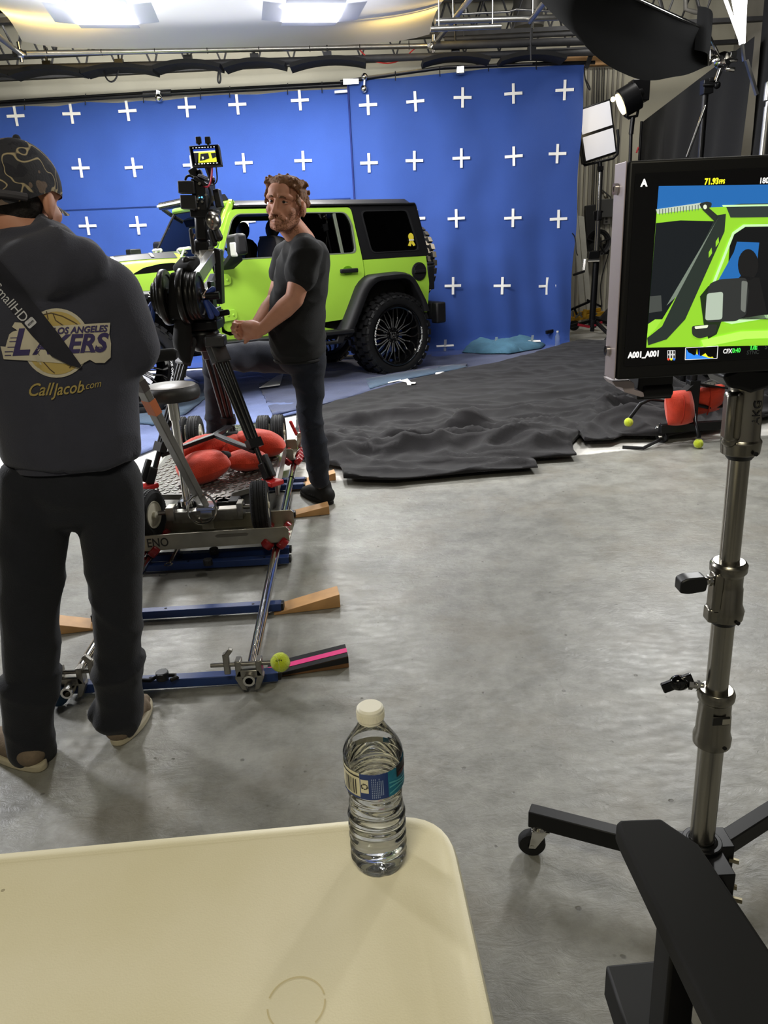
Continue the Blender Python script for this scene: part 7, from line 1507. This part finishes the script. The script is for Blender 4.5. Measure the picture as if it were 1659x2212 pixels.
def br_(z, a):
    # outer radius of the bottle by height and angle
    if z < .012: r = lerp(.0255, .0305, (z/.012)**.5)
    elif z < .118:
        w_ = .5-.5*cos(2*pi*(z-.012)/.106); r = lerp(.0315, .0318, z/.118)-.0028*max(0, sin(pi*min(1, max(0, (z-.075)/.045))))
        r += .0007*sin(2*pi*(z-.012)/.0150+1.1*sin(2*a+z*30))
    elif z < .153: r = .0318
    elif z < .160: r = lerp(.0318, .0325, (z-.153)/.007)
    else: t = min(1, (z-.160)/.042); r = lerp(.0325, .0122, t*t*(3-2*t)*.55+t*.45) if t < 1 else .0122
    if z < .03: r *= 1-.055*(1-z/.03)*max(0, cos(5*a+.5))**4
    return r
def bshell(z0, z1, nzv, off, bottom=True, top=False):
    m = MB(); nu = 80
    m.grid(nu, nzv, lambda u, v: V(((br_(lerp(z0, z1, v), 2*pi*u)-off)*cos(2*pi*u), (br_(lerp(z0, z1, v), 2*pi*u)-off)*sin(2*pi*u), lerp(z0, z1, v))), cu=True)
    if bottom:
        o = len(m.v); m.v.append(V((0, 0, z0+.006))); k = 6
        ring0 = list(range(nu)); 
        prev = ring0
        for j in range(1, k):
            s = 1-j/k; base = len(m.v)
            for i in range(nu):
                a = 2*pi*i/nu; r = (br_(z0, a)-off)*s; m.v.append(V((r*cos(a), r*sin(a), z0+.006*(1-s)**.7*(1+.0*a)+.004*max(0, cos(5*a+.5))**4*4*s*(1-s))))
            for i in range(nu): m.f.append((prev[i], prev[(i+1) % nu], base+(i+1) % nu, base+i)); m.m.append(0)
            prev = list(range(base, base+nu))
        for i in range(nu): m.f.append((prev[i], prev[(i+1) % nu], o)); m.m.append(0)
    if top: m.f.append(tuple(range((nzv-1)*nu, nzv*nu))); m.m.append(0)
    return m.map(lambda q: V((q.x, q.y, q.z))+BB)
PET = tinted('clear_plastic', (.985, .985, .98), rough=.03); PET.node_tree.nodes['Fresnel'].inputs[0].default_value = 1.33
put('shell', bshell(0, .206, 150, 0), PET, bt_, W=True, sm=180)
put('water', bshell(.0006, .146, 110, .0006, True, True), M('water', (252, 254, 255), 0, trans=1, ior=1.33), bt_, W=True, sm=60)
m = MB().lathe([(.0, .2185), (.0120, .2185), (.0142, .2165), (.0146, .2135), (.0146, .204), (.0140, .2035), (.0140, .2005), (.0130, .2005), (.0130, .2)], BB, (0, 0, 1), 40)
cpb = put('cap', m, M('cap_white', (238, 234, 218), .5), bt_, W=True, bev=.0006)
m = MB()
for k in range(60): a = 2*pi*k/60; m.box(BB+V((.0146*cos(a), .0146*sin(a), .2088)), (.0008, .0006, .009), Matrix.Rotation(a, 3, 'Z'))
put('cap_ridges', m, M('cap_white'), cpb, W=True, sm=0, kind='stuff')
LR = .0326
def lab(a0, a1, z0, z1, mt, nm, r=LR, n_=16): return put(nm, MB().grid(n_, 2, lambda u, v: BB+V((r*sin(lerp(a0, a1, u)), -r*cos(lerp(a0, a1, u)), lerp(z0, z1, v)))), mt, bt_, W=True, sm=180, fix=False)
d_ = rad
lab(d_(-200), d_(-27), .118, .152, M('label_pale', (226, 220, 190), .5), 'label'); lab(d_(-27), d_(28), .118, .152, M('label_blue', (26, 56, 120), .45), 'label'); lab(d_(28), d_(160), .118, .152, M('label_teal', (34, 118, 148), .45, var=.3, vs=60), 'label')
lab(d_(-200), d_(-27), .1465, .1485, M('label_dark', (30, 26, 34), .5), 'label_stripe', LR+.0003); lab(d_(-200), d_(-27), .118, .1205, M('label_blue'), 'label_stripe', LR+.0003)
random.seed(9); m = MB(); a = -66
while a < -34: w_ = random.choice((.9, 1.4, 2.4)); m.grid(3, 2, lambda u, v, a=a, w_=w_: BB+V(((LR+.0004)*sin(d_(a+w_*u)), -(LR+.0004)*cos(d_(a+w_*u)), lerp(.123, .143, v)))); a += w_+random.choice((1.2, 2., 2.6))
put('barcode', m, M('label_dark'), bt_, W=True, sm=180, fix=False, kind='stuff')
lab(d_(-25), d_(-10), .127, .145, M('label_pale'), 'recycling_panel', LR+.0003)
lw = lambda x, z, r=LR+.0006: BB+V((r*sin(x/LR), -r*cos(x/LR), z))
m = MB()
for k in range(3):
    for j in range(2):
        a0 = 2*pi*k/3+.3+j*.75; a1 = a0+.62; cx, czz = -LR*d_(17.5), .136
        m.grid(4, 2, lambda u, v: lw(cx+(.0026+.0013*v)*cos(lerp(a0, a1, u)), czz+(.0026+.0013*v)*sin(lerp(a0, a1, u))))
    a2 = 2*pi*k/3+.3+1.45; m.poly([lw(cx+.0017*cos(a2), czz+.0017*sin(a2)), lw(cx+.0050*cos(a2), czz+.0050*sin(a2)), lw(cx+.0034*cos(a2+.5), czz+.0034*sin(a2+.5))])
put('recycling_mark', m, M('label_dark'), bt_, W=True, sm=0, fix=False)
m = MB()
for k in range(7):
    a0 = -4+k*3.4; z0, z1 = .1205+(.003 if k > 4 else 0), .1475-(.004 if k in (3, 5, 6) else 0)
    for j in range(9): zz = lerp(z0, z1, j/9); m.grid(2, 2, lambda u, v: BB+V(((LR+.0004)*sin(d_(a0+1.4*u)), -(LR+.0004)*cos(d_(a0+1.4*u)), lerp(zz, zz+.0021, v))))
put('small_print', m, M('print_pale', (150, 168, 204), .5), bt_, W=True, sm=0, fix=False, kind='stuff')
lab(d_(48), d_(150), .1385, .1535, M('label_black', (24, 18, 22), .5), 'brand_block', LR+.0004); lab(d_(52), d_(150), .1400, .1445, M('label_maroon', (74, 30, 34), .5), 'brand_block', LR+.0007)
m = MB()
for k in range(3): m.grid(12, 2, lambda u, v: BB+V(((LR+.0003)*sin(d_(lerp(30, 95, u))), -(LR+.0003)*cos(d_(lerp(30, 95, u))), .121+.006*k+.003*sin(u*4+k)+.0022*v)))
put('label_wave', m, M('label_aqua', (86, 172, 190), .5), bt_, W=True, sm=180, fix=False)
bt_.scale = (1, 1, .945)
